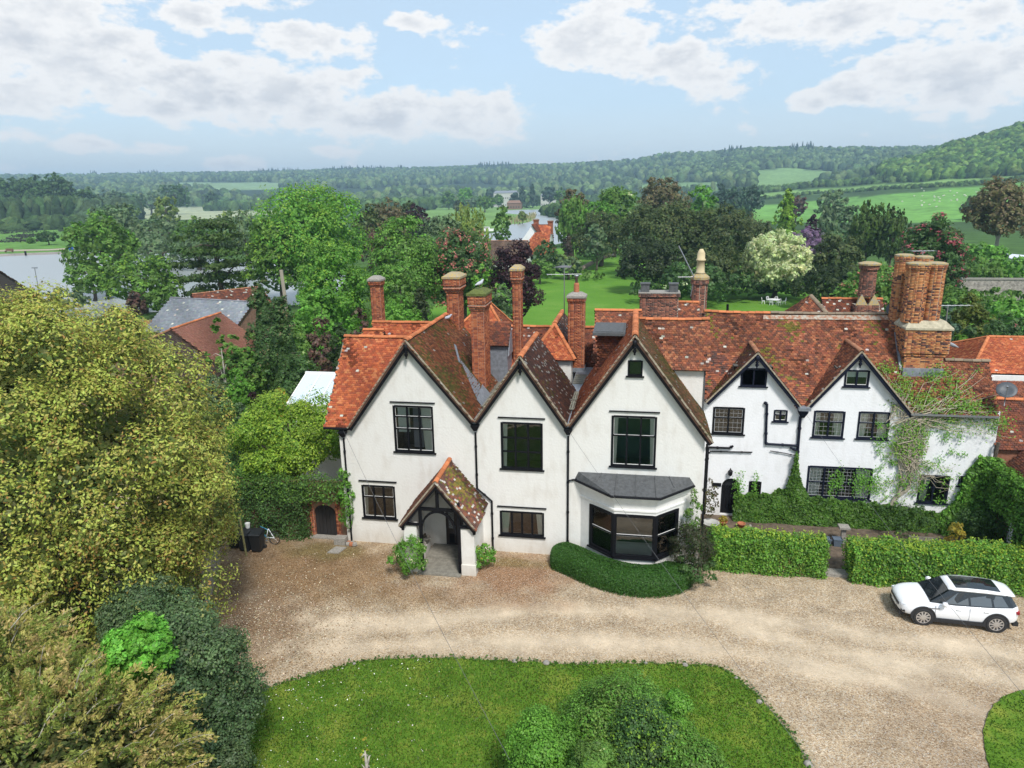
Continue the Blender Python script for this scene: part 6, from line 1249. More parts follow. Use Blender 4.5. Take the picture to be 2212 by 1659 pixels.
# ---------------------------------------------------------------- hedges and creepers
def hedge(x0, x1, y0, y1, z1, label, pal, n, size, tip=None, tipf=0, prof=None, faces='ftlr'):
    t = empty('hedge', ((x0+x1)/2, (y0+y1)/2, 0), label, 'hedge'); L_ = Leaves(); surf_leaves(L_, boxfn(x0, x1, y0, y1, .02, z1, faces, prof), n, size, PAL[pal]+PAL['mid'], .14, tip=PAL.get(tip), tipf=tipf); 
    surf_leaves(L_, boxfn(x0+.1, x1-.1, y0+.12, y1-.12, .02, z1-.12, faces, prof), n//3, size*1.8, PAL[pal], .05); k_ = int((x1-x0)*34); sx_ = rng.uniform(x0, x1, k_); sy_ = rng.uniform(y0, y1, k_); hz_ = z1*(prof(sx_) if prof else 1)
    Q = np.stack([np.repeat(sx_, 5), np.repeat(sy_, 5), np.repeat(hz_, 5)+np.tile(np.linspace(0, 1, 5), k_)*np.repeat(rng.uniform(.04, .26, k_), 5)], -1)+rng.normal(0, .035, (k_*5, 3)); L_.put(Q, unit(rng.normal(0, .5, Q.shape)+(0, -.3, .8)), size*rng.uniform(.6, 1.1, k_*5), colr(k_*5, PAL['spring'] if pal == 'bright' else PAL[pal], .2)); k_ = 500; f_, n_ = boxfn(x0, x1, y0, y1, .1, z1*.6, 'f')(k_); k2 = np.sin(f_[:, 0]*1.9)*np.sin(f_[:, 0]*.8+2) > .45; L_.put(f_[k2]+n_[k2]*.1, unit(n_[k2]+rng.normal(0, .5, f_[k2].shape)), size, colr(int(k2.sum()), [(.20, .15, .07), (.16, .18, .05)], .2), .4)
    L_.build('foliage', t); core('stems', x0+.3, x1-.3, y0+.3, y1-.3, 0, z1*.7, t)
hedge(3.85, 9.0, 31.35, 32.45, 1.72, 'bright green clipped hedge left of the garden gap', 'bright', 12500, .115, 'lime', .2, lambda x: 1.04-.03*(x-4)/5+.03*np.sin(x*2.2))
hedge(10.05, 20.5, 31.1, 32.4, 1.80, 'long bright green hedge right of the garden gap, behind the car', 'bright', 23000, .115, 'spring', .16, lambda x: .95+.03*np.sin(x*1.7)+.012*(x-10))
b = MB(); b.box(8.95, 10.1, 31.55, 32.1, 0, .16); tag(b.build('stone_step', STONE), 'worn stone step in the gap between the hedges', 'step')
# curved box hedge round the bay
def bayfn(n, h=1.0, w=.80):
    C_ = np.array([(-3.55, 31.25), (-2.6, 30.7), (-1.4, 29.85), (-.2, 29.35), (1.0, 29.3), (2.0, 29.75), (2.25, 30.3)]); t = rng.uniform(0, 6, n); i = np.minimum(t.astype(int), 5); f = (t-i)[:, None]
    P1, P2 = C_[i], C_[i+1]; P0, P3 = C_[np.maximum(i-1, 0)], C_[np.minimum(i+2, 6)]
    c = .5*(2*P1+(P2-P0)*f+(2*P0-5*P1+4*P2-P3)*f**2+(3*P1-P0-3*P2+P3)*f**3); d = unit(.5*((P2-P0)+2*(2*P0-5*P1+4*P2-P3)*f+3*(3*P1-P0-3*P2+P3)*f**2)); s = np.stack([d[:, 1], -d[:, 0]], -1)
    a = rng.uniform(-.15, pi+.15, n); e = np.minimum(np.minimum(t/.5, (6-t)/.5), 1)**.5; ww = w*e; hh = h*(.72+.28*e)
    ca, sa = np.cos(a), np.sin(a); px_ = np.sign(ca)*np.abs(ca)**.6*ww; pz_ = np.abs(sa)**.6*hh*np.sign(np.maximum(sa, 0)+1e-6)
    pz_ = np.where(sa < 0, rng.uniform(0, hh*.5, n), pz_)
    P = np.stack([c[:, 0]+s[:, 0]*px_, c[:, 1]+s[:, 1]*px_, np.maximum(pz_, .03)], -1); N_ = unit(np.stack([s[:, 0]*ca, s[:, 1]*ca, np.maximum(sa, 0)*1.1], -1)); return P, N_
t = empty('box_hedge', (-.5, 29.6, 0), 'smooth dark green curved hedge hugging the bay window', 'hedge'); L_ = Leaves(); FG = [(.05, .145, .02), (.04, .115, .018), (.07, .17, .03)]
P, N_ = bayfn(26000); L_.put(P+N_*rng.uniform(-.03, .03, (len(P), 1)), unit(N_+rng.normal(0, .5, P.shape)+(0, 0, .2)), (.085*rng.uniform(.7, 1.3, len(P))), colr(len(P), FG, .25), .4); P, N_ = bayfn(6000, .92, .70); L_.put(P, N_, .2, colr(len(P), FG, .1), .8); L_.build('foliage', t)
# ivy bed and creeper on the wing
t = empty('ivy_bed', (9, 37, 0), 'deep green creeper climbing the foot of the whitewashed wing and up the drainpipe', 'creeper'); L_ = Leaves()
def ivyprof(x): return np.interp(x, [5.5, 5.9, 7.2, 8.2, 8.45, 8.6, 8.9, 9.3, 10.5, 12.4, 14.2, 16.6, 18], [1.2, 1.5, 1.5, 1.9, 2.7, 3.9, 2.6, 1.6, 1.45, 1.35, 1.2, .9, .9])
IV = [(.085, .185, .024), (.06, .145, .02), (.11, .22, .03)]
def wallfn(x0, x1, prof, yy, thick=.35):
    def fn(n):
        x = rng.uniform(x0, x1, n*2); z = rng.uniform(0, 4.2, n*2); k = z < prof(x)*(1+.05*np.sin(x*9)); x = x[k][:n]; z = z[k][:n]; y = yy-thick*np.clip(1-z/prof(x), .12, 1)**.5+0*x
        return np.stack([x, y, z], -1), np.tile(np.array([0, -1., .25]), (len(x), 1))
    return fn
for n, s_, bl in ((20000, .12, .12), (6000, .22, .04)):
    f_ = wallfn(5.6, 18, ivyprof, WY-.05, .55); P, N_ = f_(n*2); k = rng.integers(0, len(P), n); P, N_ = P[k], unit(N_[k]); w = np.sin(P[:, 0:1]*3)*np.sin(P[:, 2:3]*3.3+P[:, 0:1])
    L_.put(P+N_*(rng.uniform(-.1, .12, (n, 1))+.08*w), unit(N_+rng.normal(0, .55, P.shape)+(0, 0, .3)), s_*rng.uniform(.65, 1.35, n), colr(n, IV, .3)*(1+.15*w))
for cx, cy, x0, x1, n in ((1812, 1035, 1800, 1818, 160), (1855, 1040, 1840, 1868, 260), (1795, 1050, 1790, 1800, 100), (1632, 1045, 1624, 1636, 120), (1597, 1050, 1585, 1606, 160), (1885, 1045, 1868, 1905, 360)):
    a = ony(cx, cy, WY-.1); r_ = (x1-x0)/2*38/FPX; k = n; P = np.stack([a[0]+rng.normal(0, r_*.6, k), np.full(k, WY-.12)-rng.uniform(0, .1, k), a[2]+rng.normal(0, .38, k)], -1); L_.put(P, unit(np.array([0, -1., .3])+rng.normal(0, .4, P.shape)), .10*rng.uniform(.6, 1.2, k), colr(k, PAL['bright'], .2))
L_.build('foliage', t)
b = MB(); b.tube([(8.62, WY-.14, 0), (8.55, WY-.16, 1.6), (8.66, WY-.15, 3.8)], .05, 6); b.build('stem', BARK, t)
t = empty('corner_creeper', (18, 36, 0), 'thick bright creeper in the corner between the wing and the annex', 'creeper'); L_ = Leaves()
cp = lambda x: np.interp(x, [15.9, 16.4, 16.8, 17.3, 17.8, 18.3], [.9, 1.4, 2.6, 4.2, 5.3, 5.8])
for n, s_ in ((6500, .15), (2200, .26)):
    P, N_ = wallfn(15.9, 18.3, cp, WY-.05, .7)(n*3); k = rng.integers(0, len(P), n); P, N_ = P[k], unit(N_[k]); P[:, 2] *= 1.0; L_.put(P+N_*rng.uniform(-.15, .2, (n, 1)), unit(N_+rng.normal(0, .5, P.shape)+(0, 0, .3)), s_*rng.uniform(.65, 1.35, n), colr(n, PAL['bright']+IV, .3))
surf_leaves(L_, boxfn(17.7, 18.5, 31.2, 37.2, 2.2, 3.9, 'ftl'), 9000, .15, PAL['bright']+IV, .25); surf_leaves(L_, boxfn(17.7, 18.5, 31.2, 33.6, .0, 3.6, 'fl'), 5200, .15, PAL['bright']+IV, .22); surf_leaves(L_, boxfn(18.0, 18.5, 35.4, 37.2, .0, 2.4, 'fl'), 1500, .15, PAL['dark']+IV, .2)
surf_leaves(L_, boxfn(18.2, 19.8, 31.0, 33.0, 3.0, 4.3, 'ftl'), 3600, .16, PAL['bright'], .3)
L_.build('foliage', t); b = MB(); b.tube([(18.1, 37.1, 0), (18.0, 37.2, 3), (18.1, 37.2, 5)], .08, 6); b.build('stem', BARK, t)
# wisteria: grey twisted trunk, tangle of bare stems, fresh leaves over the roof
def wp(x, y):
    q = ony(x, y, WY-.12)
    if q[2] < 6.35: return q
    d = ray(x, y); t_ = (6.32-37.3*mw-CH)/(d[2]-mw*d[1]); return CAM+d*t_+np.array([0, -.08, .10])
t = empty('wisteria', (14.1, 37.3, 0), 'wisteria with a twisted grey trunk and tangled stems spreading over the white wall and roof', 'climber')
b = MB(); b.tube([wp(1905, 1115), wp(1922, 1098), wp(1935, 1075), wp(1962, 1055), wp(1967, 1028), wp(1972, 1000), wp(1960, 970)], [.14, .12, .11, .10, .10, .08, .05], 8); b.tube([wp(1935, 1110), wp(1925, 1090), wp(1940, 1070), wp(1950, 1040), wp(1940, 1000), wp(1955, 960)], [.1, .09, .08, .07, .05, .04], 7); b.build('trunk', mat('wisteria_bark', (.34, .30, .23), rough=.95, nscale=12, namt=.3), t, True)
VB = mat('bare_vine', (.40, .35, .26), rough=.95); tips = []
def vines(n, sx, sy, tx, ty, jit, r, nm, wob=10):
    b = MB()
    for k in range(n):
        x0, y0 = random.gauss(sx[0], sx[1]), random.gauss(sy[0], sy[1]); x1, y1 = random.uniform(*tx), random.uniform(*ty); pts = []
        for i in range(7):
            f = i/6; x = x0+(x1-x0)*f+random.gauss(0, wob)*sin(pi*f)+jit*sin(f*3+k)*f; y = y0+(y1-y0)*f+random.gauss(0, wob)*sin(pi*f); pts.append(wp(x, y)+np.array([0, -random.uniform(0, .18), 0])); 
        b.tube(pts, [r, r*.9, r*.8, r*.7, r*.6, r*.5, r*.3], 4, False); tips.extend([pts[-1], pts[-2], pts[-3]])
    b.build(nm, VB, t)
vines(60, (1965, 10), (1010, 20), (1925, 2000), (930, 975), 10, .022, 'stem_tangle'); vines(34, (1965, 18), (960, 12), (1920, 2010), (905, 925), 12, .028, 'stems')
vines(26, (1965, 25), (915, 8), (1960, 2130), (800, 905), 18, .022, 'roof_stems', 9); vines(20, (1990, 30), (905, 6), (2060, 2180), (850, 950), 10, .018, 'roof_stems', 7); vines(14, (1940, 15), (905, 5), (1900, 1960), (790, 880), 10, .018, 'roof_stems', 6); vines(26, (1965, 15), (1020, 20), (1880, 2080), (980, 1090), 10, .014, 'side_stems', 7)
L_ = Leaves(); tp_ = np.array(tips)
def vleaf(P, n, sp, s_, pal):
    k = rng.integers(0, len(P), n); Q = P[k]+rng.normal(0, sp, (n, 3))*np.array([1, .25, .8]); L_.put(Q, unit(np.array([0, -.7, .7])+rng.normal(0, .45, Q.shape)), s_*rng.uniform(.6, 1.3, n), colr(n, pal, .25), .5)
vleaf(tp_, 3000, .13, .12, PAL['bright']+PAL['lime'])
cl = np.array([wp(x, y) for x, y in [(2010, 820), (2030, 850), (2000, 870), (2060, 860), (1985, 880), (1960, 860), (1950, 830), (1935, 850), (2080, 880), (2100, 890), (2140, 900), (2160, 915), (2050, 890), (1915, 800), (1990, 905), (2020, 900), (2070, 905), (2035, 810), (2055, 830)]]); vleaf(cl, 3000, .30, .12, PAL['bright']+PAL['lime'])
cl = np.array([wp(random.uniform(1885, 2090), random.uniform(915, 1090)) for _ in range(70)]); vleaf(cl, 1300, .13, .11, PAL['bright']); L_.build('foliage', t)
# shrubs against the buildings
def shrub(name, label, cx, yt, w, Y, pal, **k):
    k.setdefault('zb', .02); k.setdefault('trunk', False); k.setdefault('n1', 16); k.setdefault('gz', 0.0); k.setdefault('size', .075); k['dens'] = k.get('dens', 1)*1.35; return tree(name, label, cx, yt, w, Y, pal, cat=k.pop('cat', 'shrub'), **k)
shrub('flowering_shrub', 'rounded green shrub speckled with white flowers left of the porch', 882, 1160, 90, 28.9, 'bright', accent='cream', accf=.10, dens=2.2)
shrub('small_shrub', 'yellow-variegated shrub right of the porch', 1045, 1172, 58, 29.9, 'bright', accent='gold', accf=.16, dens=2)
shrub('climbing_rose', 'leafy climber on the corner by the left drainpipe', 742, 1005, 42, 31.6, 'bright', shape='column', dens=1.6)
shrub('climbing_shrub', 'loose climber beside the bay window', 1500, 1065, 46, 31.3, 'mid', shape='column', dens=1.3)
shrub('twiggy_shrub', 'dark twiggy shrub between the curved hedge and the clipped hedge', 1498, 1125, 120, 30.6, [(.055, .06, .03), (.075, .07, .04), (.04, .07, .02)], dens=1.7, asp=.3)
shrub('low_shrub', 'low dark green bush spilling onto the gravel beside the curved hedge', 1500, 1205, 110, 29.9, 'dark', dens=1.8)
shrub('red_tinged_shrub', 'tall reddish shrub in a bowl left of the arched door', 1537, 1035, 38, 36.2, [(.14, .09, .04), (.09, .11, .03)], shape='column', dens=1.4)
shrub('gold_shrub', 'small golden-leaved shrub beside the bench', 2072, 1118, 44, 34.0, 'gold', dens=1.5)
shrub('terrace_shrub', 'dark leafy bush under the creeper window', 1960, 1085, 120, 36.3, 'dark', dens=1.2); shrub('terrace_shrub', 'dark leafy bush right of the bench', 2110, 1095, 80, 35.8, 'dark', dens=1.2)
# foreground: big oak, golden conifer, holly, ivy mound
def big(name, label, c, rad, n, size, pal, n1, cat='tree', m=BARK, tr=None, **k):
    o = empty(name, (c[0], c[1], 0), label, cat); L_ = Leaves(); crown(L_, c, rad, n, size, PAL[pal] if isinstance(pal, str) else pal, n1=n1, **k); L_.build('foliage', o)
    if tr: limbs('trunk', (c[0], c[1], 0), (c[0], c[1], c[2]), tr, c, rad, o, m, 9, .75)
    return o
def conifer(label, c, rad, ns, m=62):
    o = empty('golden_conifer', (c[0], c[1], 0), label, 'tree'); L_ = Leaves(); c = np.array(c, float); rad = np.array(rad)
    d = rdir(ns); d = d[d[:, 2] > -.35]; ns = len(d); P0 = c+d*rad*rng.uniform(.60, .92, (ns, 1)); out = unit(d+rng.normal(0, .28, d.shape)); ln = rng.uniform(.55, 1.15, ns)
    side = unit(np.cross(out, (0, 0, 1.0))+rng.normal(0, .25, d.shape)); gold = rng.uniform(0, 1, ns); tw = MB()
    t_ = rng.uniform(0, 1, (ns, m)); w = rng.uniform(-1, 1, (ns, m))*(1-t_*.75)*.34*ln[:, None]
    P = P0[:, None]+out[:, None]*(t_*ln[:, None])[..., None]+side[:, None]*w[..., None]; P[..., 2] += (.10*t_-.42*t_**2)*ln[:, None]-np.abs(w)*.35+rng.normal(0, .015, w.shape)
    N_ = unit(np.cross(side, out)[:, None]*np.sign(np.cross(side, out)[:, None, 2:3])+rng.normal(0, .35, P.shape)); T_ = unit(out[:, None]*.8+side[:, None]*np.sign(w)[..., None]*.7+rng.normal(0, .2, P.shape))
    base = np.array([(.46, .42, .12), (.40, .38, .10), (.50, .40, .15)])[rng.integers(0, 3, ns)]; grn = np.array([(.34, .40, .09), (.24, .32, .07)])[rng.integers(0, 2, ns)]; C = np.where((gold < .5)[:, None], base, grn)[:, None]*rng.uniform(.7, 1.3, (ns, m, 1))
    k = rng.uniform(size=(ns, m)) < .06+.18*t_*(gold[:, None] < .6); C[k] = colr(int(k.sum()), [(.60, .44, .20), (.52, .40, .18)], .2)
    L_.put(P.reshape(-1, 3), N_.reshape(-1, 3), .105*rng.uniform(.6, 1.4, ns*m), C.reshape(-1, 3), .42, T_.reshape(-1, 3))
    crown(L_, c, rad*.72, 9000, .14, [(.11, .15, .04), (.14, .15, .05)], n1=30, fill=.3); L_.build('foliage', o)
    for i in range(0, ns, 7): q = [P0[i]+out[i]*ln[i]*f-np.array([0, 0, (-.10*f+.42*f*f)*ln[i]]) for f in (-.3, .2, .6, .95)]; tw.tube(q, [.016, .012, .008, .004], 4, False)
    tw.build('twigs', PALEBARK, o); limbs('trunk', (c[0], c[1], 0), c, .2, c, rad, o, BARK, 8)
oc_ = ony(88, 1078, 21.0)
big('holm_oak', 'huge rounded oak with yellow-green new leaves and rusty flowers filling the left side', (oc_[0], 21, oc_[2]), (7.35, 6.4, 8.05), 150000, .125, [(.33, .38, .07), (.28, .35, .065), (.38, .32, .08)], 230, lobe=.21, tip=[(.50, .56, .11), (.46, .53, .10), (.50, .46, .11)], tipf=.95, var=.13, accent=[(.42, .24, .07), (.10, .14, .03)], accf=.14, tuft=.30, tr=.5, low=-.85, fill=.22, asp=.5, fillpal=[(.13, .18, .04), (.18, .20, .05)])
cc = ony(110, 1720, 11.5); conifer('drooping old conifer with golden-brown sprays in the bottom left corner', (cc[0], 11.5, cc[2]), (3.5, 3.1, 3.2), 1500)
cc = ony(-30, 1560, 12.5); conifer('second golden-brown conifer at the left edge', (cc[0], 12.5, cc[2]), (2.5, 2.5, 2.9), 900)
cc = ony(400, 1500, 15.8); big('holly_bush', 'tall grey-green holly bush at the left edge of the front lawn', (cc[0], 15.8, cc[2]), (2.15, 2.1, 3.0), 30000, .085, 'holly', 60, lobe=.30, tip=[(.12, .17, .09)], tipf=.15, accent=[(.35, .36, .12)], accf=.03, cat='bush', tr=.1, fill=.25)
cc = ony(430, 1700, 14.5); big('holly_bush', 'lower holly growth at the bottom of the picture', (cc[0], 14.5, cc[2]), (1.7, 1.7, 2.2), 16000, .085, 'holly', 40, lobe=.30, tip=[(.18, .25, .13)], tipf=.15, cat='bush', fill=.25)
cc = ony(330, 1400, 17.5); big('holly_bush', 'grey-green holly behind the bright ivy mound', (cc[0], 17.5, cc[2]), (2.1, 1.8, 2.3), 16000, .085, 'holly', 40, lobe=.30, tip=[(.12, .17, .09)], tipf=.15, cat='bush', fill=.25)
cc = ony(301, 1415, 14.0); big('ivy_mound', 'vivid green mound of ivy among the hollies', (cc[0], 14.0, cc[2]), (.82, .8, 1.0), 6500, .10, [(.16, .42, .05), (.13, .36, .04), (.20, .46, .06)], 22, cat='ivy', fill=.3)
# shrubs on the island lawn
for a in (('lawn_shrub', 'broad mid-green shrub in the middle of the front lawn', 1345, 1480, 270, 17.8, 'mid', dict(tip='bright', tipf=.2)), ('lawn_shrub', 'pale green shrub at the left of the lawn group', 1175, 1545, 190, 16.6, 'bright', {}), 
          ('lawn_shrub', 'glossy dark shrub in the middle of the lawn group', 1400, 1530, 190, 16.6, 'dark', dict(tip='lime', tipf=.15)), ('lawn_shrub', 'leafy green shrub at the right of the lawn group', 1500, 1590, 180, 16.0, 'mid', dict(tip='bright', tipf=.2)), ('lawn_shrub', 'low leafy shrub at the bottom middle', 1290, 1610, 150, 15.4, 'mid', dict(accent='cream', accf=.02)),
          ('lawn_shrub', 'fresh green shrub above the rightmost one', 1450, 1500, 120, 17.6, 'bright', {})):
    shrub(*a[:7], dens=2.4, ys=.85, n1=30, lobe=.42, group='shrubs on the front lawn', **a[7])
shrub('sapling', 'spindly yellow-leaved sapling at the bottom edge of the lawn', 788, 1578, 46, 16.2, 'spring', shape='cone', dens=.5, trunk=True, m=PALEBARK, tip='gold', tipf=.4, fill=0)
# lawn grass tufts, daisies, gravel stones, fallen leaves
def inside(n, P, x0, x1, y0, y1):
    X = rng.uniform(x0, x1, n); Y = rng.uniform(y0, y1, n); k = inpoly(X, Y, P); return X[k], Y[k]
def blades(name, label, P, x0, x1, y0, y1, n, z, cols, s=.07, h=.05, cat='grass'):
    X, Y = inside(n, P, x0, x1, y0, y1); m = len(X); a = rng.uniform(0, 2*pi, m); t_ = np.stack([np.cos(a), np.sin(a), 0*a], -1)*s*.5; u = np.stack([rng.normal(0, .5, m)*h, rng.normal(0, .5, m)*h, h*rng.uniform(.5, 1.4, m)], -1); B = np.stack([X, Y, np.full(m, z)], -1)
    V = np.stack([B-t_, B+t_, B+u], 1).reshape(-1, 3); C = np.repeat(colr(m, cols, .25)*(1+.25*np.sin(X*1.3)*np.sin(Y*1.7+X*.4))[:, None], 3, 0); o = build(name, V, np.arange(m*3, dtype=np.int32).reshape(-1, 3), LEAF, None, C); tag(o, label, cat, kind='stuff')
blades('grass', 'short uneven grass of the oval front lawn', ISL, -15, 6, 8, 24, 150000, .074, [(.07, .15, .015), (.11, .21, .02), (.06, .13, .012), (.24, .27, .05)], .05, .055)
blades('grass', 'short grass of the lawn corner at the right edge', LAWN2, 8, 26, 14, 30, 60000, .074, [(.07, .15, .015), (.11, .21, .02), (.06, .13, .012)], .05, .055)
edge = [ISL[i] for i in range(len(ISL))]; X = []; 
for (ax, ay), (bx, by) in zip(edge, edge[1:]+edge[:1]):
    for k in range(int(math.hypot(bx-ax, by-ay)*45)): f = random.random(); X.append((ax+(bx-ax)*f+random.gauss(0, .09), ay+(by-ay)*f+random.gauss(0, .09)))
X = np.array(X); m = len(X); L_ = Leaves(); L_.put(np.column_stack([X, rng.uniform(.03, .16, m)]), unit(rng.normal(0, .5, (m, 3))+(0, 0, 1)), rng.uniform(.06, .16, m), colr(m, [(.055, .13, .015), (.08, .17, .02)], .3)); tag(L_.build('edge_weeds'), 'ragged weeds along the edge of the front lawn', 'weeds', kind='stuff')
def flecks(name, label, X, Y, z, s, cols, cat, asp=.7):
    m = len(X); L2 = Leaves(); L2.put(np.column_stack([X, Y, np.full(m, z)+rng.uniform(0, .03, m)]), unit(rng.normal(0, .35, (m, 3))+(0, 0, 1)), s*rng.uniform(.6, 1.4, m), colr(m, cols, .15), asp); tag(L2.build(name, None, mat(name+'_mat', attr=True, rough=.8)), label, cat, kind='stuff')
X, Y = inside(1500, ISL, -14, -6, 12, 23); k = rng.uniform(size=len(X)) < np.clip((-5.5-X)/7, 0, 1); flecks('fallen_petals', 'white petals scattered over the left of the front lawn', X[k][::2], Y[k][::2], .11, .05, [(.75, .75, .65)], 'petals')
X = rng.normal(-15.0, 1.9, 6500); Y = rng.normal(23.6, 3.0, 6500); k = (Y < 31.3) & ~inpoly(X, Y, ISL); flecks('leaf_litter', 'dry brown and cream fallen leaves on the gravel under the oak', X[k], Y[k], .03, .065, [(.40, .31, .20), (.52, .44, .32), (.22, .13, .07), (.30, .20, .11)], 'leaves')
X = rng.uniform(-12, 20, 30000); Y = rng.uniform(14, 31, 30000); k = ~inpoly(X, Y, ISL) & ~inpoly(X, Y, LAWN2); X, Y = X[k], Y[k]; m = len(X)
s_ = rng.uniform(.010, .022, m); O = np.array([(1, 0, 0), (0, 1, 0), (-1, 0, 0), (0, -1, 0), (0, 0, .8)]); V = (np.column_stack([X, Y, np.full(m, .022)])[:, None]+O[None]*s_[:, None, None]).reshape(-1, 3); ba = (np.arange(m)*5)[:, None]
F = np.concatenate([ba+np.array(f) for f in ((0, 1, 4), (1, 2, 4), (2, 3, 4), (3, 0, 4))]).astype(np.int32); o = build('gravel_stones', V, F, mat('loose_stone', attr=True, rough=.9), None, np.repeat(colr(m, [(.42, .34, .25), (.30, .22, .15), (.50, .44, .36), (.36, .34, .33), (.55, .50, .42)], .2), 5, 0)); tag(o, 'loose pebbles of the forecourt gravel', 'gravel', kind='stuff')
X = []; 
for k in range(16): q = ISL[random.randrange(30, 150)]; X.append(q)
for i, (cx, cy) in enumerate([(765, 1437), (1112, 1432), (1180, 1436), (1395, 1436), (1480, 1440), (1745, 1655), (1590, 1468), (1640, 1520)]):
    q = onz(cx, cy); b = MB(); r_ = .09+.03*(i % 3); b.lathe((q[0], q[1], .02), [(r_*.8, 0), (r_, r_*.5), (r_*.6, r_*.95), (.02, r_*1.1)], 7, i); tag(b.build('edging_stone', STONE, None, True), ['small', 'rounded', 'larger', 'squat', 'chipped', 'grey', 'bigger', 'low'][i]+' pale lawn edge stone, '+['leftmost of those along the top', 'below the middle gable', 'just right of the one below the middle gable', 'below the bay window', 'below the clipped hedge', 'lowest at the right side', 'where the edge turns downward', 'halfway down the right side'][i], 'stone', 'stones along the lawn edge')
# ---------------------------------------------------------------- buildings at the left and in the distance
def gablebox(name, label, cat, xl, xr, yr, Y, drop, run, pal, wallm, zr=None, rot=0.0, wins_=(), tw=.17, g=.115, white=0, dark=0, verge_l=True, thick=.1, cmat=None):
    """simple gabled building: ridge from (xl,yr) to (xr,yr) at depth Y, parallel to X then turned by rot about its left end"""
    if isinstance(yr, tuple):
        a, c = onz(xl, yr[0], zr), onz(xr, yr[1], zr); Y = a[1]; z = zr; L_ = float(np.hypot(c[0]-a[0], c[1]-a[1])); rot = atan2(c[1]-a[1], c[0]-a[0])
    else: a = ony(xl, yr, Y); c = ony(xr, yr, Y); z = a[2] if zr is None else zr; L_ = c[0]-a[0]
    root = empty(name, (a[0], Y, 0), label, cat); R3 = lambda p: np.array([a[0]+p[0]*cos(rot)-p[1]*sin(rot), Y+p[0]*sin(rot)+p[1]*cos(rot), p[2]])
    u = R3((1, 0, 0))-R3((0, 0, 0)); ze = z-drop
    for s in (-1, 1): roof(root, [R3((-.2, s*run, ze)), R3((L_+.2, s*run, ze)), R3((L_+.2, 0, z)), R3((-.2, 0, z))], pal=pal, u=u, tw=tw, g=g, white=white, dark=dark)
    ridge(root, R3((-.2, 0, z+.03)), R3((L_+.2, 0, z+.03)), {'slate': 'slate', 'pink': 'orange', 'brown': 'old'}.get(pal, 'old'), step=.6)
    b = MB(); r2 = run-.3; vs = [R3((x, y, zz)) for x in (0, L_) for y, zz in ((-r2, 0), (r2, 0), (r2, ze+.05), (0, z-.12), (-r2, ze+.05))]; b.add(vs, [(0, 1, 2, 3, 4), (9, 8, 7, 6, 5), (0, 4, 9, 5), (1, 6, 7, 2)]); b.build('wall', wallm, root)
    for (x0, x1, z0, z1) in wins_:
        b = MB(); vs = [R3((x, -r2-.03, zz)) for x, zz in ((x0, z0), (x1, z0), (x1, z1), (x0, z1))]+[R3((x, -r2+.02, zz)) for x, zz in ((x0, z0), (x1, z0), (x1, z1), (x0, z1))]; b.add(vs, [(0, 1, 2, 3), (0, 4, 5, 1), (1, 5, 6, 2), (2, 6, 7, 3), (3, 7, 4, 0)]); w = b.build('window', WHITEP, root)
        b = MB(); i_ = .1; b.add([R3((x, -r2-.04, zz)) for x, zz in ((x0+i_, z0+i_), (x1-i_, z0+i_), (x1-i_, z1-i_), (x0+i_, z1-i_))], [(0, 1, 2, 3)]); b.build('pane', mat('dark_pane', (.03, .035, .04), rough=.1), w)
    return root
BWALL = mat('dull_brick_wall', (.22, .13, .09), rough=.95, nscale=4, namt=.3); DWOOD = mat('dark_boarding', (.06, .05, .045), rough=.9)
gablebox('slate_roofed_building', 'long low building with a blue-grey slate roof near the river', 'building', 372, 545, (643, 652), 78, 3.2, 4.4, 'slate', BWALL, zr=6.2, tw=.3, g=.22, white=.03)
b_ = gablebox('tiled_cottage', 'cottage with a smooth pink-red tiled roof and two white windows', 'house', 372, 474, (710, 676), 58, 3.4, 4.4, 'pink', BWALL, zr=7.2, tw=.2, g=.15, wins_=((2.4, 3.2, 1.9, 3.1), (4.2, 5.0, 1.9, 3.1)))
gablebox('brown_roofed_extension', 'low extension with a dark brown tiled roof against the cottage', 'building', 268, 371, (757, 711), 57, 3.4, 4.3, 'brown', BWALL, zr=7.1, tw=.2, g=.15, white=.04)
gablebox('red_roofed_barn', 'black boarded barn with a mottled dark red roof by the water', 'barn', 418, 560, (635, 619), 96, 2.6, 3.6, 'dark', DWOOD, zr=5.2, tw=.3, g=.22, white=.06)
gablebox('boathouse', 'grey-brown steep roof at the far left edge above the oak', 'building', -110, 22, 572, 90, 5.2, 6.0, 'brown', DWOOD, tw=.3, g=.22, rot=-.25); gablebox('slate_shed', 'small slate-roofed shed just above the oak foliage', 'shed', 222, 262, 655, 74, 2.6, 3.2, 'slate', DWOOD, tw=.3, g=.22, rot=-.5)
# orange panel fence
FF_ = empty('panel_fence', tuple(onz(312, 712)), 'orange-brown panel fence beside the slate building', 'fence'); pa_, pb_ = onz(283, 716), onz(345, 722)
for k in range(4):
    p = pa_+(pb_-pa_)*k/4; q = pa_+(pb_-pa_)*(k+.96)/4; b = MB(); b.prism([(p[0], p[1], .05), (q[0], q[1], .05), (q[0], q[1], 1.8), (p[0], p[1], 1.8)], (0, .06, 0)); b.build('panel', mat('orange_fence', (.42, .20, .07), rough=.9, nscale=3, namt=.2), FF_); b = MB(); b.box(p[0]-.07, p[0]+.07, p[1]-.1, p[1]+.04, 0, 1.95); b.build('post', WOODG, FF_)
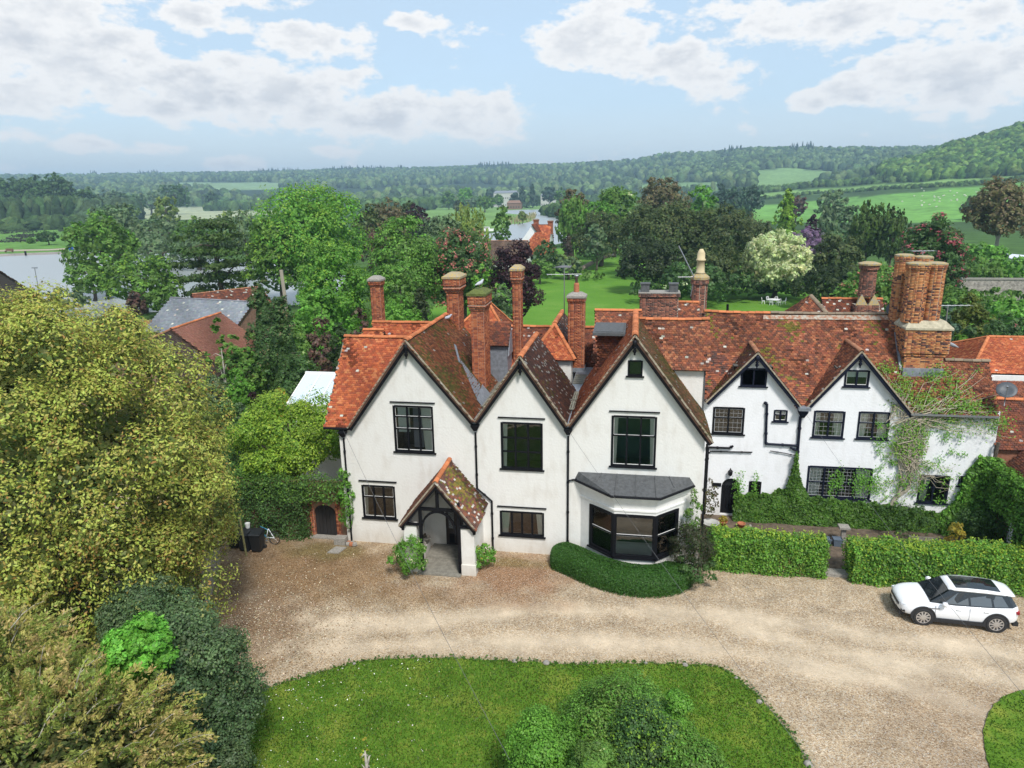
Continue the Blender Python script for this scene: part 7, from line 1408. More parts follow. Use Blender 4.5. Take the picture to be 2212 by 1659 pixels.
# conservatory
q0, q1, q2, q3 = ony(663, 806, 41), ony(760, 812, 41), ony(640, 872, 38.2), ony(745, 884, 38.2)
CV = empty('conservatory', (q2[0], 39, 0), 'conservatory with a pale glazed lean-to roof left of the cream house', 'conservatory'); PG = mat('milky_glazing', (.55, .63, .70), rough=.15, spec=.8)
x0, x1, zt_, zb2 = q0[0], -14.6, q0[2], q2[2]
for k in range(6):
    a, c = x0+(x1-x0)*k/6+.05, x0+(x1-x0)*(k+1)/6-.05; b = MB(); b.prism([(a, 38.2, zb2), (c, 38.2, zb2), (c, 41, zt_), (a, 41, zt_)], (0, 0, .03)); b.build('roof_pane', PG, CV)
    b = MB(); b.bar((a-.05, 38.15, zb2+.03), (a-.05, 41, zt_+.04), .08, .08); b.build('glazing_bar', WHITEP, CV)
b = MB(); b.box(x0-.1, x1, 38.1, 38.2, zb2-.12, zb2+.04); b.box(x0-.1, x1, 40.95, 41.1, zt_-.05, zt_+.1); b.build('frame', WHITEP, CV); b = MB(); b.box(x0, x1, 38.2, 38.35, 0, zb2-.1); b.box(x0, x0+.1, 38.3, 41, 0, zb2-.1); b.build('wall', WHITEP, CV)
# lamp post, telegraph pole, notices and bench on the far bank
q = onz(88, 650); P_ = empty('lamp_post', tuple(q), 'slim twin-headed lamp post by the river', 'lamp post'); zt_ = ony(78, 579, q[1])[2]; b = MB(); b.tube([(q[0], q[1], 0), (q[0], q[1], zt_)], .07, 6); b.build('post', METAL, P_)
for s in (-1, 1): b = MB(); b.box(q[0]+s*.3-.22, q[0]+s*.3+.22, q[1]-.12, q[1]+.12, zt_-.05, zt_+.12); b.build('lamp_head', METAL, P_)
for cx, yt, Y, lb in ((607, 583, 62, 'weathered wooden pole rising behind the spruce'), (258, 535, 128, 'pale leaning pole among the riverside willows'), (1769, 547, 0, '')):
    if Y: a = ony(cx, yt, Y); b = MB(); b.tube([(a[0]+.5, Y, 0), a], .17, 7); tag(b.build('wooden_pole', mat('pole_wood', (.32, .28, .22), rough=.95)), lb, 'pole')
q = onz(155, 546); b = MB(); b.box(q[0]-.9, q[0]+.9, q[1]-.05, q[1]+.05, 1.0, 2.5); b.box(q[0]-.8, q[0]-.7, q[1]+.06, q[1]+.16, 0, 1.1); b.box(q[0]+.7, q[0]+.8, q[1]+.06, q[1]+.16, 0, 1.1); tag(b.build('notice_board', mat('blue_sign', (.03, .12, .45), rough=.6)), 'small blue notice board on the far river bank', 'sign')
q = onz(20, 545); BE = empty('riverside_bench', tuple(q), 'brown bench on the far river bank', 'bench'); BR_ = mat('bench_wood', (.16, .09, .06), rough=.9); b = MB(); b.box(q[0]-1.6, q[0]+1.6, q[1]-.3, q[1]+.3, .5, .6); b.build('seat', BR_, BE); b = MB(); b.box(q[0]-1.6, q[0]+1.6, q[1]+.3, q[1]+.38, .6, 1.3); b.build('backrest', BR_, BE)
for s in (-1.4, 1.4): b = MB(); b.box(q[0]+s-.1, q[0]+s+.1, q[1]-.3, q[1]+.3, 0, .5); b.build('leg', BR_, BE)
for i, (cx, cy) in enumerate(((56, 552), (145, 549))): q = onz(cx, cy); b = MB(); b.tube([(q[0], q[1], 0), (q[0], q[1], 1.4)], .3, 8); tag(b.build('mooring_post', BLACK), ('left' if i == 0 else 'right')+' dark mooring post on the far bank', 'post', 'mooring posts')
b = MB(); P = G([(-500, 560), (0, 553.5), (150, 547.5), (175, 546)]); 
for (ax, ay), (bx, by) in zip(P[:-1], P[1:]): b.bar((ax, ay, .35), (bx, by, .35), .6, .7)
tag(b.build('bank_wall', mat('bank_concrete', (.30, .27, .25), rough=.9, nscale=.5)), 'low concrete wall edging the far river bank', 'wall')
P = G([(-400, 543), (0, 540), (110, 538), (180, 534), (180, 536.5), (110, 541), (0, 543.5), (-400, 547)]); sheet('towpath', P, .03, mat('towpath_earth', (.36, .30, .22), rough=.95), 'pale towpath along the far bank')
# dark reed tufts on the meadow
X = []
for k in range(34): X.append((random.gauss(45, 38), random.uniform(490, 526)))
L_ = Leaves()
for x, y in X:
    q = onz(max(0, x), y); L_.put(q+rng.normal(0, 1, (40, 3))*np.array([2.2, 1.6, .2])+(0, 0, .5), unit(rng.normal(0, 1, (40, 3))+(0, -.5, .5)), 1.2*rng.uniform(.6, 1.2, 40), colr(40, [(.05, .05, .035)], .2))
tag(L_.build('rush_tufts'), 'dark rush tufts dotted over the riverside meadow', 'rushes', kind='stuff')
# walled garden at the right
q = ony(2078, 602, 122); q1 = ony(2330, 606, 122)
FW = empty('flint_wall', (q[0], 122, 0), 'long flint garden wall with a dark coping beyond the great chimney', 'wall'); b = MB(); b.box(q[0], q1[0], 122, 122.5, -.2, q[2]-.15); b.build('wall_face', mat('flint', (.42, .38, .33), rough=.95, nscale=2.2, col2=(.20, .18, .16), bump=.05, bscale=4, detail=12), FW); b = MB(); b.box(q[0], q1[0], 121.9, 122.6, q[2]-.15, q[2]+.1); b.build('coping', STONE, FW)
q = onz(2176, 556); b = MB(); zz = 3.0; a, c = ony(2135, 545, 150), ony(2300, 560, 150); b.prism([(a[0], 150, a[2]), (c[0], 150, c[2]), (c[0]+2, 143, c[2]-1.3), (a[0]+3, 143, a[2]-1.3)], (0, 0, .1)); GH = b.build('greenhouse_roof', mat('polytunnel', (.62, .64, .72), rough=.4)); tag(GH, 'pale polythene tunnel roof among the bushes at the right edge', 'greenhouse')
# far red-roofed house and dark-roofed barn by the river bend
RH = gablebox('riverside_house', 'white-walled house with bright red tiled roofs by the river bend', 'house', 1152, 1190, 486, 205, 5, 5.5, 'orange', WHITEWASH, tw=.5, g=.4, zr=None)
a = ony(1152, 497, 196); z_ = a[2]
roof(RH, [(a[0]-3.4, 190, z_-5), (a[0]+3.4-3.4, 190, z_), (a[0], 203, z_), (a[0]-3.4, 203, z_-5)], pal='orange', u=(0, 1, 0), tw=.5, g=.4) if False else None
b = MB(); b.prism([(a[0]-5, 196, 0), (a[0]+4.2, 196, 0), (a[0]+4.2, 196, z_-5.2), (a[0]-.4, 196, z_+1.2), (a[0]-5, 196, z_-5.2)], (0, 12, 0)); b.build('white_gable', WHITEWASH, RH)
roof(RH, [(a[0]+5.0, 195.6, z_-6), (a[0]-.4, 195.6, z_+1.6), (a[0]-.4, 208, z_+1.6), (a[0]+5.0, 208, z_-6)], pal='orange', u=(0, 1, 0), tw=.5, g=.4)
c_ = ony(1165, 515, 190); roof(RH, [(c_[0]-4.5, 186, c_[2]-4), (c_[0]+4.5, 186, c_[2]-4), (c_[0]+1.2, 190, c_[2]+1.5), (c_[0]-1.2, 190, c_[2]+1.5)], pal='orange', u=(1, 0, 0), tw=.5, g=.4); b = MB(); b.box(c_[0]-4, c_[0]+4, 187, 196, 0, c_[2]-4.2); b.build('wall', WHITEWASH, RH)
for cx, yt in ((1158, 473), (1189, 476)): p = ony(cx, yt, 205); chimney(RH, p[0]-.7, p[0]+.7, 204.6, 205.6, p[2]-4, p[2], 'red', top='stone')
gablebox('dark_roofed_barn', 'long barn with a dark brown roof behind the copper tree', 'barn', 1045, 1140, 520, 172, 4.6, 4.5, 'brown', WHITEWASH, tw=.5, g=.4)
# big white house far off, boats
STONE2 = mat('far_stucco', (.50, .49, .46), rough=.9)
for i, (x0, x1, yt, Y, lb) in enumerate(((1066, 1118, 413, 980, 'large white country house far off beyond the river'), (1168, 1206, 418, 980, 'smaller white house far off among dark trees'), (1095, 1125, 434, 820, 'brown-roofed lodge below the white country house'))):
    a, c = ony(x0, yt, Y), ony(x1, yt, Y); w_ = c[0]-a[0]; t = empty('distant_house', (a[0], Y, 0), lb, 'house'); zt_ = a[2]; b = MB(); b.box(a[0], c[0], Y, Y+10, 0, zt_-2.5); b.build('wall', STONE2 if i < 2 else BWALL, t); b = MB(); b.prism([(a[0]-.5, Y-.5, zt_-2.5), (c[0]+.5, Y-.5, zt_-2.5), (c[0]-2, Y+4, zt_+.5), (a[0]+2, Y+4, zt_+.5)], (0, .6, 0)); b.prism([(a[0]-.5, Y+10, zt_-2.5), (c[0]+.5, Y+10, zt_-2.5), (c[0]-2, Y+4, zt_+.5), (a[0]+2, Y+4, zt_+.5)], (0, .6, 0)); b.build('roof', bpy.data.materials['dull_brick_wall'] if i == 2 else LEAD, t)
    for k in range(int(w_/3)):
        for j in range(2 if i < 2 else 1): b = MB(); b.box(a[0]+1+k*3, a[0]+2.2+k*3, Y-.1, Y+.1, 1.5+j*(zt_/2.3), 3.4+j*(zt_/2.3)); b.build('window', DWOOD, t)
def boat(cx, cy, L_, rz, label):
    q = onz(cx, cy); t = empty('river_boat', (q[0], q[1], .05), label, 'boat', 'white boats moored behind the trees'); ORG[t.name] = np.zeros(3); t.rotation_euler = (0, 0, rz); b = MB(); h = L_/2
    b.prism([(-h, -1.1, .1), (h*.6, -1.1, .1), (h, 0, .25), (h*.6, 1.1, .1), (-h, 1.1, .1)], (0, 0, 1.0)); b.build('hull', WHITEP, t); b = MB(); b.box(-h*.7, h*.35, -.85, .85, 1.1, 2.1); b.build('cabin', WHITEP, t); b = MB(); b.box(-h*.6, h*.25, -.87, .87, 1.45, 1.85); b.build('cabin_window', BLACK, t)
boat(1050, 500, 9, .4, 'white cruiser moored at the bend of the river'); boat(1042, 530, 9, 1.0, 'white boat nearer the barn'); boat(1010, 590, 10, .1, 'boat glimpsed behind the lime-green tree') if False else None
# reed bed
P = G([(1085, 482), (1100, 470), (1140, 464), (1160, 466), (1150, 478), (1120, 487)]); X, Y = inside(9000, P, -80, 60, 250, 620); m = len(X); L_ = Leaves()
if m: L_.put(np.column_stack([X, Y, rng.uniform(.3, 3.2, m)]), unit(rng.normal(0, .3, (m, 3))+(0, -1, .2)), 2.2, colr(m, [(.36, .31, .16), (.28, .26, .12)], .2), .3, np.tile(np.array([0., 0, 1]), (m, 1))); tag(L_.build('reed_bed'), 'pale reed bed in the river bend', 'reeds', kind='stuff')
# fallen log and brush on the garden lawn
a, c = ony(1258, 580, 165), ony(1325, 550, 182); a[2] = .6; c[2] = 2.2; b = MB(); b.tube([a, (a+c)/2+(0, 0, .4), c], [.5, .45, .25], 7); b.tube([(a+c)/2, (a+c)/2+(2, 1, 2)], [.2, .05], 5); tag(b.build('fallen_trunk', mat('grey_log', (.26, .2, .17), rough=.95)), 'long fallen grey trunk at the far end of the garden lawn', 'log')
# sheep far on the hill field
i_ = 0
for k in range(46):
    cx, cy = random.choice([(2030, 566-140), (2090, 424), (2060, 432), (1995, 440), (2150, 420), (2010, 412)]); cx += random.gauss(0, 34); cy += random.gauss(0, 6)
    d_ = ray(cx, cy); ts = np.linspace(350, 900, 500); hl = np.hypot(d_[0], d_[1]); PX_, PY_ = d_[0]/hl*ts, d_[1]/hl*ts; hz_ = height(PX_, PY_); rz_ = CH+d_[2]/hl*ts; w = np.where(rz_ <= hz_)[0]
    if len(w) == 0: continue
    j = w[0]; x, y, z = PX_[j], PY_[j], hz_[j]; b = MB(); b.tube([(x-.55, y, z+.6), (x-.4, y, z+.75), (x+.35, y, z+.75), (x+.5, y, z+.85), (x+.75, y, z+.8)], [.2, .38, .36, .16, .1], 6)
    for dx_ in (-.35, .3): b.tube([(x+dx_, y, z+.5), (x+dx_, y, z)], .07, 4)
    tag(b.build('sheep', bpy.data.materials.get('wool') or mat('wool', (.62, .60, .52), rough=1), None, True), 'white sheep grazing on the sloping green field', 'sheep', 'sheep on the hill field')
# ---------------------------------------------------------------- trees
T = tree
LM = [ # left middle
 ('lime_tree', 'bright yellow-green tree hiding the garden wall left of the cream house', 616, 850, 280, 35.0, 'lime', dict(tip='spring', tipf=.35, dens=2.4, zb=.20, n1=34, gz=0.0)),
 ('spruce', 'dark drooping spruce behind the lime-green tree', 600, 640, 170, 52, 'dark', dict(shape='cone', dens=1.8, tip='rust', tipf=.12, n1=60, zb=.02)),
 ('holly_tree', 'broad green tree between the spruce and the plum-leaved shrub', 640, 700, 110, 58, 'mid', dict(dens=1.4, zb=.02)),
 ('spruce', 'tall dark fir with ragged top left of the maple', 560, 600, 120, 56, 'dark', dict(shape='cone', dens=1.8, tip='rust', tipf=.2, n1=60, zb=.02)),
 ('garden_bush', 'leafy bushes between the cottage and the spruce', 520, 730, 110, 50, 'mid', dict(dens=1.4, zb=.02, tip='bright', tipf=.3)),
 ('garden_bush', 'dark bushes behind the conservatory', 640, 770, 120, 46, 'dark', dict(dens=1.4, zb=.02, trunk=False)),
 ('garden_bush', 'green bushes below the slate building', 440, 700, 80, 70, 'mid', dict(dens=1.2, zb=.02, trunk=False)) if False else ('garden_bush', 'green bushes by the cottage garden', 455, 800, 100, 44, 'grey', dict(dens=1.2, zb=.02, trunk=False)),
 ('riverside_bush', 'green bushes on the near river bank behind the slate shed', 350, 615, 90, 96, 'mid', dict(dens=1.3, zb=.02, trunk=False)),
 ('riverside_bush', 'bushes on the near river bank beside the boathouse', 140, 620, 90, 98, 'grey', dict(dens=1.2, zb=.02, trunk=False)),
 ('garden_bush', 'green garden bushes around the foot of the pole', 640, 660, 120, 62, 'bright', dict(dens=1.4, zb=.02, trunk=False)),
 ('garden_bush', 'bushes in front of the barn end', 570, 690, 90, 60, 'mid', dict(dens=1.4, zb=.02, trunk=False)),
 ('garden_bush', 'dark ground cover bushes left of the lime-green tree', 470, 850, 120, 38, 'dark', dict(dens=1.4, zb=.02, trunk=False)),
 ('bare_tree', 'thin half-bare tree in front of the cottage windows', 470, 690, 90, 47, 'mid', dict(dens=.25, m=PALEBARK, fill=0)),
 ('clipped_tree', 'bright ivy-covered block of foliage beside the cottage', 512, 796, 66, 44, 'bright', dict(shape='column', dens=1.6, zb=.02)),
 ('purple_shrub', 'round dark purple shrub left of the conservatory', 553, 838, 56, 40.5, 'copper', dict(zb=.02, dens=1.4, trunk=False)),
 ('golden_shrub', 'yellow-green shrub in front of the conservatory', 610, 832, 80, 40, 'gold', dict(zb=.02, dens=1.4, trunk=False, tip='lime', tipf=.5)),
 ('grey_shrub', 'grey-green shrub left of the purple one', 505, 852, 70, 41, 'grey', dict(zb=.02, dens=1.2, trunk=False)),
 ('plum_tree', 'purple-brown leaved tree behind the dark column', 695, 690, 90, 50, 'plum', dict(zb=.02, dens=1.6)),
 ('columnar_yew', 'dense dark green column left of the orange roof', 728, 697, 60, 44, [(.04, .075, .02)], dict(shape='column', zb=.02, dens=1.8)),
 ('plum_tree', 'purple-brown shrub right behind the dark column', 775, 668, 70, 54, 'plum', dict(zb=.02, dens=1.3)),
 ('white_flowering_shrub', 'shrub with white blossom behind the spruce foot', 660, 760, 50, 49, 'mid', dict(zb=.02, accent='cream', accf=.15, trunk=False)),
 ('maple_tree', 'bright green maple in front of the great lime tree', 708, 512, 165, 72, 'bright', dict(dens=2.0, zb=.05, tip='lime', tipf=.3, n1=40)),
 ('maple_tree', 'lower bright green maple boughs left of the slim stack', 690, 610, 130, 66, 'bright', dict(dens=1.6, zb=.03)),
 ('great_lime_tree', 'great pale green tree towering over the riverside', 660, 392, 250, 112, 'bright', dict(dens=1.9, zb=.06, tip='lime', tipf=.4, n1=50)),
 ('great_lime_tree', 'left flank of pale green trees behind the barn', 590, 470, 150, 106, 'mid', dict(dens=1.5, zb=.04, tip='lime', tipf=.3, n1=36)),
 ('ash_tree', 'broad green tree with pale branches behind the slim stack', 870, 470, 190, 88, 'mid', dict(dens=1.8, zb=.04, tip='bright', tipf=.3, m=PALEBARK, n1=44)),
 ('ash_tree', 'lower green tree under the pink chestnut', 860, 560, 150, 74, 'mid', dict(dens=1.6, zb=.03, tip='bright', tipf=.3)),
 ('laurel', 'bright green bushes behind the left orange roof', 850, 640, 130, 58, 'bright', dict(zb=.02, dens=1.5)),
 ('conical_yew', 'conical dark green yew behind the left ridge', 908, 617, 100, 60, [(.06, .085, .03), (.05, .075, .025)], dict(shape='cone', zb=.02, dens=2, n1=60)),
 ('pink_chestnut', 'dark tree covered in salmon pink blossom', 995, 492, 165, 92, 'dark', dict(accent='pink', accf=.42, dens=2.2, zb=.05, n1=44)),
 ('copper_beech', 'small blackish-purple copper beech above the slender stack', 1112, 512, 118, 84, 'copper', dict(dens=2.4, zb=.05, n1=36)),
 ('garden_shrub', 'mixed green shrubs behind the mossy stack', 1075, 605, 90, 66, 'grey', dict(zb=.02, dens=1.4, trunk=False, tip='bright', tipf=.3)),
 ('garden_shrub', 'bright bushes left of the far garden lawn', 1045, 570, 80, 84, 'bright', dict(zb=.02, dens=1.2)),
 ('willow', 'yellow-green weeping willow left of the river bend', 1005, 458, 110, 150, 'willow', dict(shape='weep', dens=1.8, zb=.03, n1=40)),
 ('grey_willow', 'grey-green willow behind the pink chestnut', 950, 452, 110, 140, 'grey', dict(dens=1.6, zb=.03)),
 ('bronze_tree', 'round bronze-brown tree beyond the ash', 832, 433, 105, 190, 'rust', dict(dens=1.7, zb=.03)),
 ('yew_tree', 'dark narrow yew left of the bronze tree', 790, 432, 70, 160, 'yew', dict(dens=1.5, zb=.02)),
 ('copper_beech', 'dark red beech behind the bronze tree', 898, 440, 66, 210, 'copper', dict(dens=1.7, zb=.03)),
 ('rust_tree', 'small rusty tree below the bronze tree', 812, 485, 70, 130, 'plum', dict(dens=1.3, zb=.03)),
 ('dark_tree', 'dark evergreen behind the red beech', 880, 430, 60, 240, 'yew', dict(dens=1.2, zb=.03)),
 ('riverside_tree', 'tall open alder on the near bank of the river', 205, 458, 150, 118, 'mid', dict(dens=1.5, zb=.08, n1=40, tip='bright', tipf=.2)),
 ('riverside_tree', 'lower bushy part of the alders by the water', 190, 560, 110, 112, 'mid', dict(dens=1.3, zb=.02)),
 ('bushy_tree', 'leafy tree with a brown ivy-clad trunk by the fence', 293, 552, 190, 100, 'mid', dict(dens=1.7, zb=.05, tip='lime', tipf=.25, n1=36)),
 ('spreading_cypress', 'layered spreading tree standing against the river', 455, 468, 185, 106, [(.06, .115, .02), (.075, .13, .025)], dict(shape='flat', dens=1.7, zb=.10, n1=60)),
 ('dead_shrub', 'brown dead shrub below the ivy-clad tree', 290, 632, 40, 92, 'plum', dict(shape='column', dens=1.0, zb=.02, trunk=False)),
 ('willow_grove', 'grey-green willows on the island in the river, left', 245, 436, 130, 190, 'grey', dict(dens=1.3, zb=.02)),
 ('willow_grove', 'grey-green willows on the island in the river, middle', 335, 466, 130, 185, 'grey', dict(dens=1.3, zb=.02)),
 ('willow_grove', 'olive willows on the island in the river, right', 425, 466, 110, 180, 'mid', dict(dens=1.2, zb=.02)),
 ('willow_grove', 'paler willows behind the spreading tree', 520, 446, 120, 175, 'grey', dict(dens=1.3, zb=.02, tip='willow', tipf=.3)),
 ('willow_grove', 'low waterside willows under the island trees', 320, 500, 150, 168, 'grey', dict(dens=1.2, zb=.02)),
 ('willow_grove', 'low waterside willows near the spreading tree', 420, 505, 120, 165, 'grey', dict(dens=1.1, zb=.02)),
 ('pollard_tree', 'yellowish flat-topped tree above the island willows', 353, 420, 60, 330, 'willow', dict(dens=1.3, zb=.05)),
 ('lone_tree', 'small round tree alone on the riverside meadow', 100, 499, 40, 258, 'dark', dict(dens=1.3, zb=.15)),
 ('lone_bush', 'tiny bush left of the lone round tree', 66, 515, 14, 268, 'mid', dict(dens=1, zb=.02, trunk=False)),
]
for nm, lb, cx, yt, w, Y, pal, k in LM: T(nm, lb, cx, yt, w, Y, pal, **k)
RM = [ # right middle
 ('birch_tree', 'tall drooping birch right of the river bend', 1237, 427, 80, 190, 'mid', dict(shape='weep', dens=1.8, zb=.02, n1=40)),
 ('larch_tree', 'brown conical dead conifer by the birch', 1228, 500, 46, 168, [(.075, .055, .035), (.06, .06, .03)], dict(shape='cone', dens=1.5, zb=.02)),
 ('scots_pine', 'dark rounded pine above the birch', 1240, 402, 78, 235, 'rust', dict(dens=1.5, zb=.1)),
 ('horse_chestnut', 'tall horse chestnut with domed green crown', 1330, 388, 112, 200, 'mid', dict(dens=1.9, zb=.05, accent='cream', accf=.03, n1=36)),
 ('horse_chestnut', 'lower green chestnut shoulder left of the dark yews', 1295, 425, 90, 192, 'bright', dict(dens=1.5, zb=.05)),
 ('yew_tree', 'very dark round yew under the chestnuts', 1300, 452, 130, 175, 'yew', dict(dens=1.9, zb=.02)),
 ('monterey_pine', 'brown-green pine with a lobed crown against the hill', 1435, 375, 120, 225, 'rust', dict(dens=1.8, zb=.1, n1=20)),
 ('fern_leaved_tree', 'pale green tree behind the great yews', 1520, 394, 70, 230, 'bright', dict(dens=1.5, zb=.05)),
 ('great_yew', 'huge dark spreading yew behind the house, left half', 1440, 436, 210, 152, 'yew', dict(dens=2.3, zb=.02, n1=50)),
 ('great_yew', 'huge dark spreading yew behind the house, right half', 1570, 442, 200, 150, 'yew', dict(dens=2.2, zb=.02, n1=46)),
 ('great_yew', 'nearer lighter yew at the edge of the lawn', 1405, 512, 150, 128, [(.055, .085, .028), (.045, .07, .022)], dict(dens=2.2, zb=.02, n1=40)),
 ('great_yew', 'dark yew behind the octagonal stack', 1545, 530, 170, 122, 'yew', dict(dens=2.0, zb=.02, n1=40)),
 ('hawthorn', 'white-flecked bush low in front of the yews', 1470, 560, 90, 112, 'dark', dict(dens=1.5, zb=.02, accent='cream', accf=.10, trunk=False)),
 ('rhododendron', 'dark bush right of the white-flecked one', 1530, 570, 110, 112, 'dark', dict(dens=1.5, zb=.02, trunk=False)),
 ('silver_shrub', 'grey-green shrub by the dark yew', 1290, 478, 60, 165, 'grey', dict(dens=1.4, zb=.02)),
 ('weeping_shrub', 'low weeping shrub mound on the garden lawn', 1228, 548, 70, 148, 'grey', dict(dens=1.6, zb=.02, tip='willow', tipf=.4)),
 ('low_shrub', 'low rough shrubs round the fallen trunk', 1265, 585, 90, 148, 'mid', dict(dens=1.2, zb=.02, trunk=False)),
 ('low_shrub', 'rough shrubs at the far end of the lawn', 1300, 562, 100, 200, 'grey', dict(dens=1.2, zb=.02, trunk=False)),
 ('holly_tree', 'dark holly left of the garden lawn', 1180, 520, 70, 150, 'dark', dict(dens=1.4, zb=.02)),
 ('shrub_border', 'green border shrubs behind the copper beech', 1165, 560, 70, 140, 'mid', dict(dens=1.2, zb=.02)),
 ('variegated_maple', 'round cream-white variegated tree on the back lawn', 1683, 496, 156, 122, 'cream', dict(dens=3.4, zb=.07, lobe=.24, n1=90, low=-.95, fill=.5)),
 ('lilac', 'pale purple lilac behind the cream tree', 1740, 488, 100, 150, 'lilac', dict(dens=1.5, zb=.1)),
 ('yew_dome', 'dark rounded yew dome right of the cream tree', 1815, 500, 120, 130, 'yew', dict(dens=2.0, zb=.02)),
 ('hedge_bush', 'dark green bushes under the yew dome', 1800, 575, 170, 112, [(.05, .08, .02), (.04, .07, .02)], dict(dens=1.7, zb=.02, trunk=False)),
 ('hedge_bush', 'dark bushes behind the table on the lawn', 1715, 575, 130, 121, 'dark', dict(dens=1.6, zb=.02, trunk=False)),
 ('hedge_bush', 'dark bushes left of the cream tree', 1585, 575, 120, 119, 'dark', dict(dens=1.4, zb=.02, trunk=False)),
 ('hedge_bush', 'olive bushes below the pale shrubs', 1870, 585, 110, 106, 'mid', dict(dens=1.5, zb=.02, trunk=False)),
 ('golden_conifer_tree', 'spiky pale conifer above the cream tree', 1705, 410, 86, 205, 'lime', dict(shape='cone', dens=1.5, zb=.05, n1=50)),
 ('copper_tree', 'small dark purple tree beside the pale conifer', 1757, 460, 34, 190, 'copper', dict(dens=1.4, zb=.05)),
 ('round_oak', 'grey-green round tree on the field edge', 1802, 405, 68, 330, 'grey', dict(dens=1.4, zb=.06)),
 ('bare_oak', 'brownish round tree at the corner of the field', 1722, 424, 50, 400, 'plum', dict(dens=1.0, zb=.1)),
 ('poplar', 'thin grey poplar at the edge of the field', 1838, 440, 44, 230, 'grey', dict(shape='column', dens=1.2, zb=.05)),
 ('poplar', 'thin drooping birch left of the poplar', 1790, 445, 50, 220, 'grey', dict(shape='weep', dens=1.2, zb=.05)),
 ('weeping_tree', 'bright weeping tree right of the poplars', 1880, 442, 80, 168, [(.085, .15, .025), (.10, .17, .03)], dict(shape='weep', dens=1.9, zb=.03, n1=40)),
 ('weeping_tree', 'second weeping tree beside the pink chestnut', 1935, 452, 70, 165, [(.075, .13, .025), (.09, .15, .03)], dict(shape='weep', dens=1.7, zb=.03, n1=36)),
 ('pink_chestnut', 'large dark tree with rose red blossom behind the great chimney', 2030, 466, 150, 106, 'dark', dict(accent='rose', accf=.36, dens=2.3, zb=.02, n1=46)),
 ('pink_shrub', 'pink flowering bush left of the great chimney', 1900, 560, 130, 94, 'mid', dict(accent='pink', accf=.32, dens=1.9, zb=.02)),
 ('pink_shrub', 'pink flowering bush behind the small weathered stack', 1850, 600, 90, 90, 'mid', dict(accent='pink', accf=.30, dens=1.5, zb=.02, trunk=False)),
 ('tall_ash', 'tall brown-leaved tree with a bare pale trunk at the right edge', 2172, 384, 140, 160, 'rust', dict(dens=2.0, zb=.30, m=PALEBARK, n1=40)),
 ('green_bushes', 'green bushes under the tall brown tree', 2130, 520, 110, 140, 'bright', dict(dens=1.5, zb=.02, trunk=False)),
 ('green_bushes', 'green bushes before the polythene roof', 2200, 555, 110, 132, 'bright', dict(dens=1.4, zb=.02, trunk=False)),
 ('bush', 'dark green bush beside the field corner', 2120, 418, 66, 420, 'dark', dict(dens=1.1, zb=.02)),
 ('hedge_bush', 'dark bushes closing the lawn beneath the great yews', 1400, 600, 90, 116, 'dark', dict(dens=1.4, zb=.02, trunk=False)),
 ('hedge_bush', 'dark bush at the right end of the back lawn', 1650, 590, 90, 123, 'dark', dict(dens=1.4, zb=.02, trunk=False)),
 ('green_bushes', 'green bushes just beyond the flint wall', 2120, 552, 120, 128, 'mid', dict(dens=1.4, zb=.02, trunk=False)),
 ('green_bushes', 'green thicket behind the pink chestnut', 2060, 520, 120, 142, 'mid', dict(dens=1.3, zb=.02, trunk=False)),
 ('garden_bush', 'bushy border below the flint wall, left', 2070, 610, 100, 96, 'mid', dict(dens=1.4, zb=.02, trunk=False)),
 ('garden_bush', 'bushy border below the flint wall, right', 2190, 640, 120, 88, 'bright', dict(dens=1.4, zb=.02, trunk=False)),
 ('garden_bush', 'dark shrubs behind the orange hipped roof', 2140, 690, 120, 60, 'dark', dict(dens=1.6, zb=.02, trunk=False)),
 ('garden_bush', 'mixed bushes between the lawn and the conifer bush', 2010, 640, 90, 76, 'mid', dict(dens=1.3, zb=.02, trunk=False)),
 ('golden_bush', 'yellow-green conifer bush right of the great chimney', 2098, 636, 110, 68, [(.12, .16, .025), (.15, .18, .03)], dict(dens=1.9, zb=.02)),
 ('blue_bush', 'blue-green shrub behind the great chimney shoulder', 2050, 655, 60, 64, 'blue', dict(dens=1.5, zb=.02)),
 ('garden_bush', 'dark green garden bush at the right edge above the orange roof', 2180, 680, 110, 70, 'dark', dict(dens=1.6, zb=.02, accent='pink', accf=.02)),
 ('garden_bush', 'light green bush right of the lead shoulder', 2075, 720, 70, 52, 'bright', dict(dens=1.6, zb=.02)),
 ('garden_bush', 'low plants along the foot of the flint wall', 2160, 622, 140, 116, 'mid', dict(dens=1.2, zb=.02, trunk=False)),
]
for nm, lb, cx, yt, w, Y, pal, k in RM: T(nm, lb, cx, yt, w, Y, pal, **k)
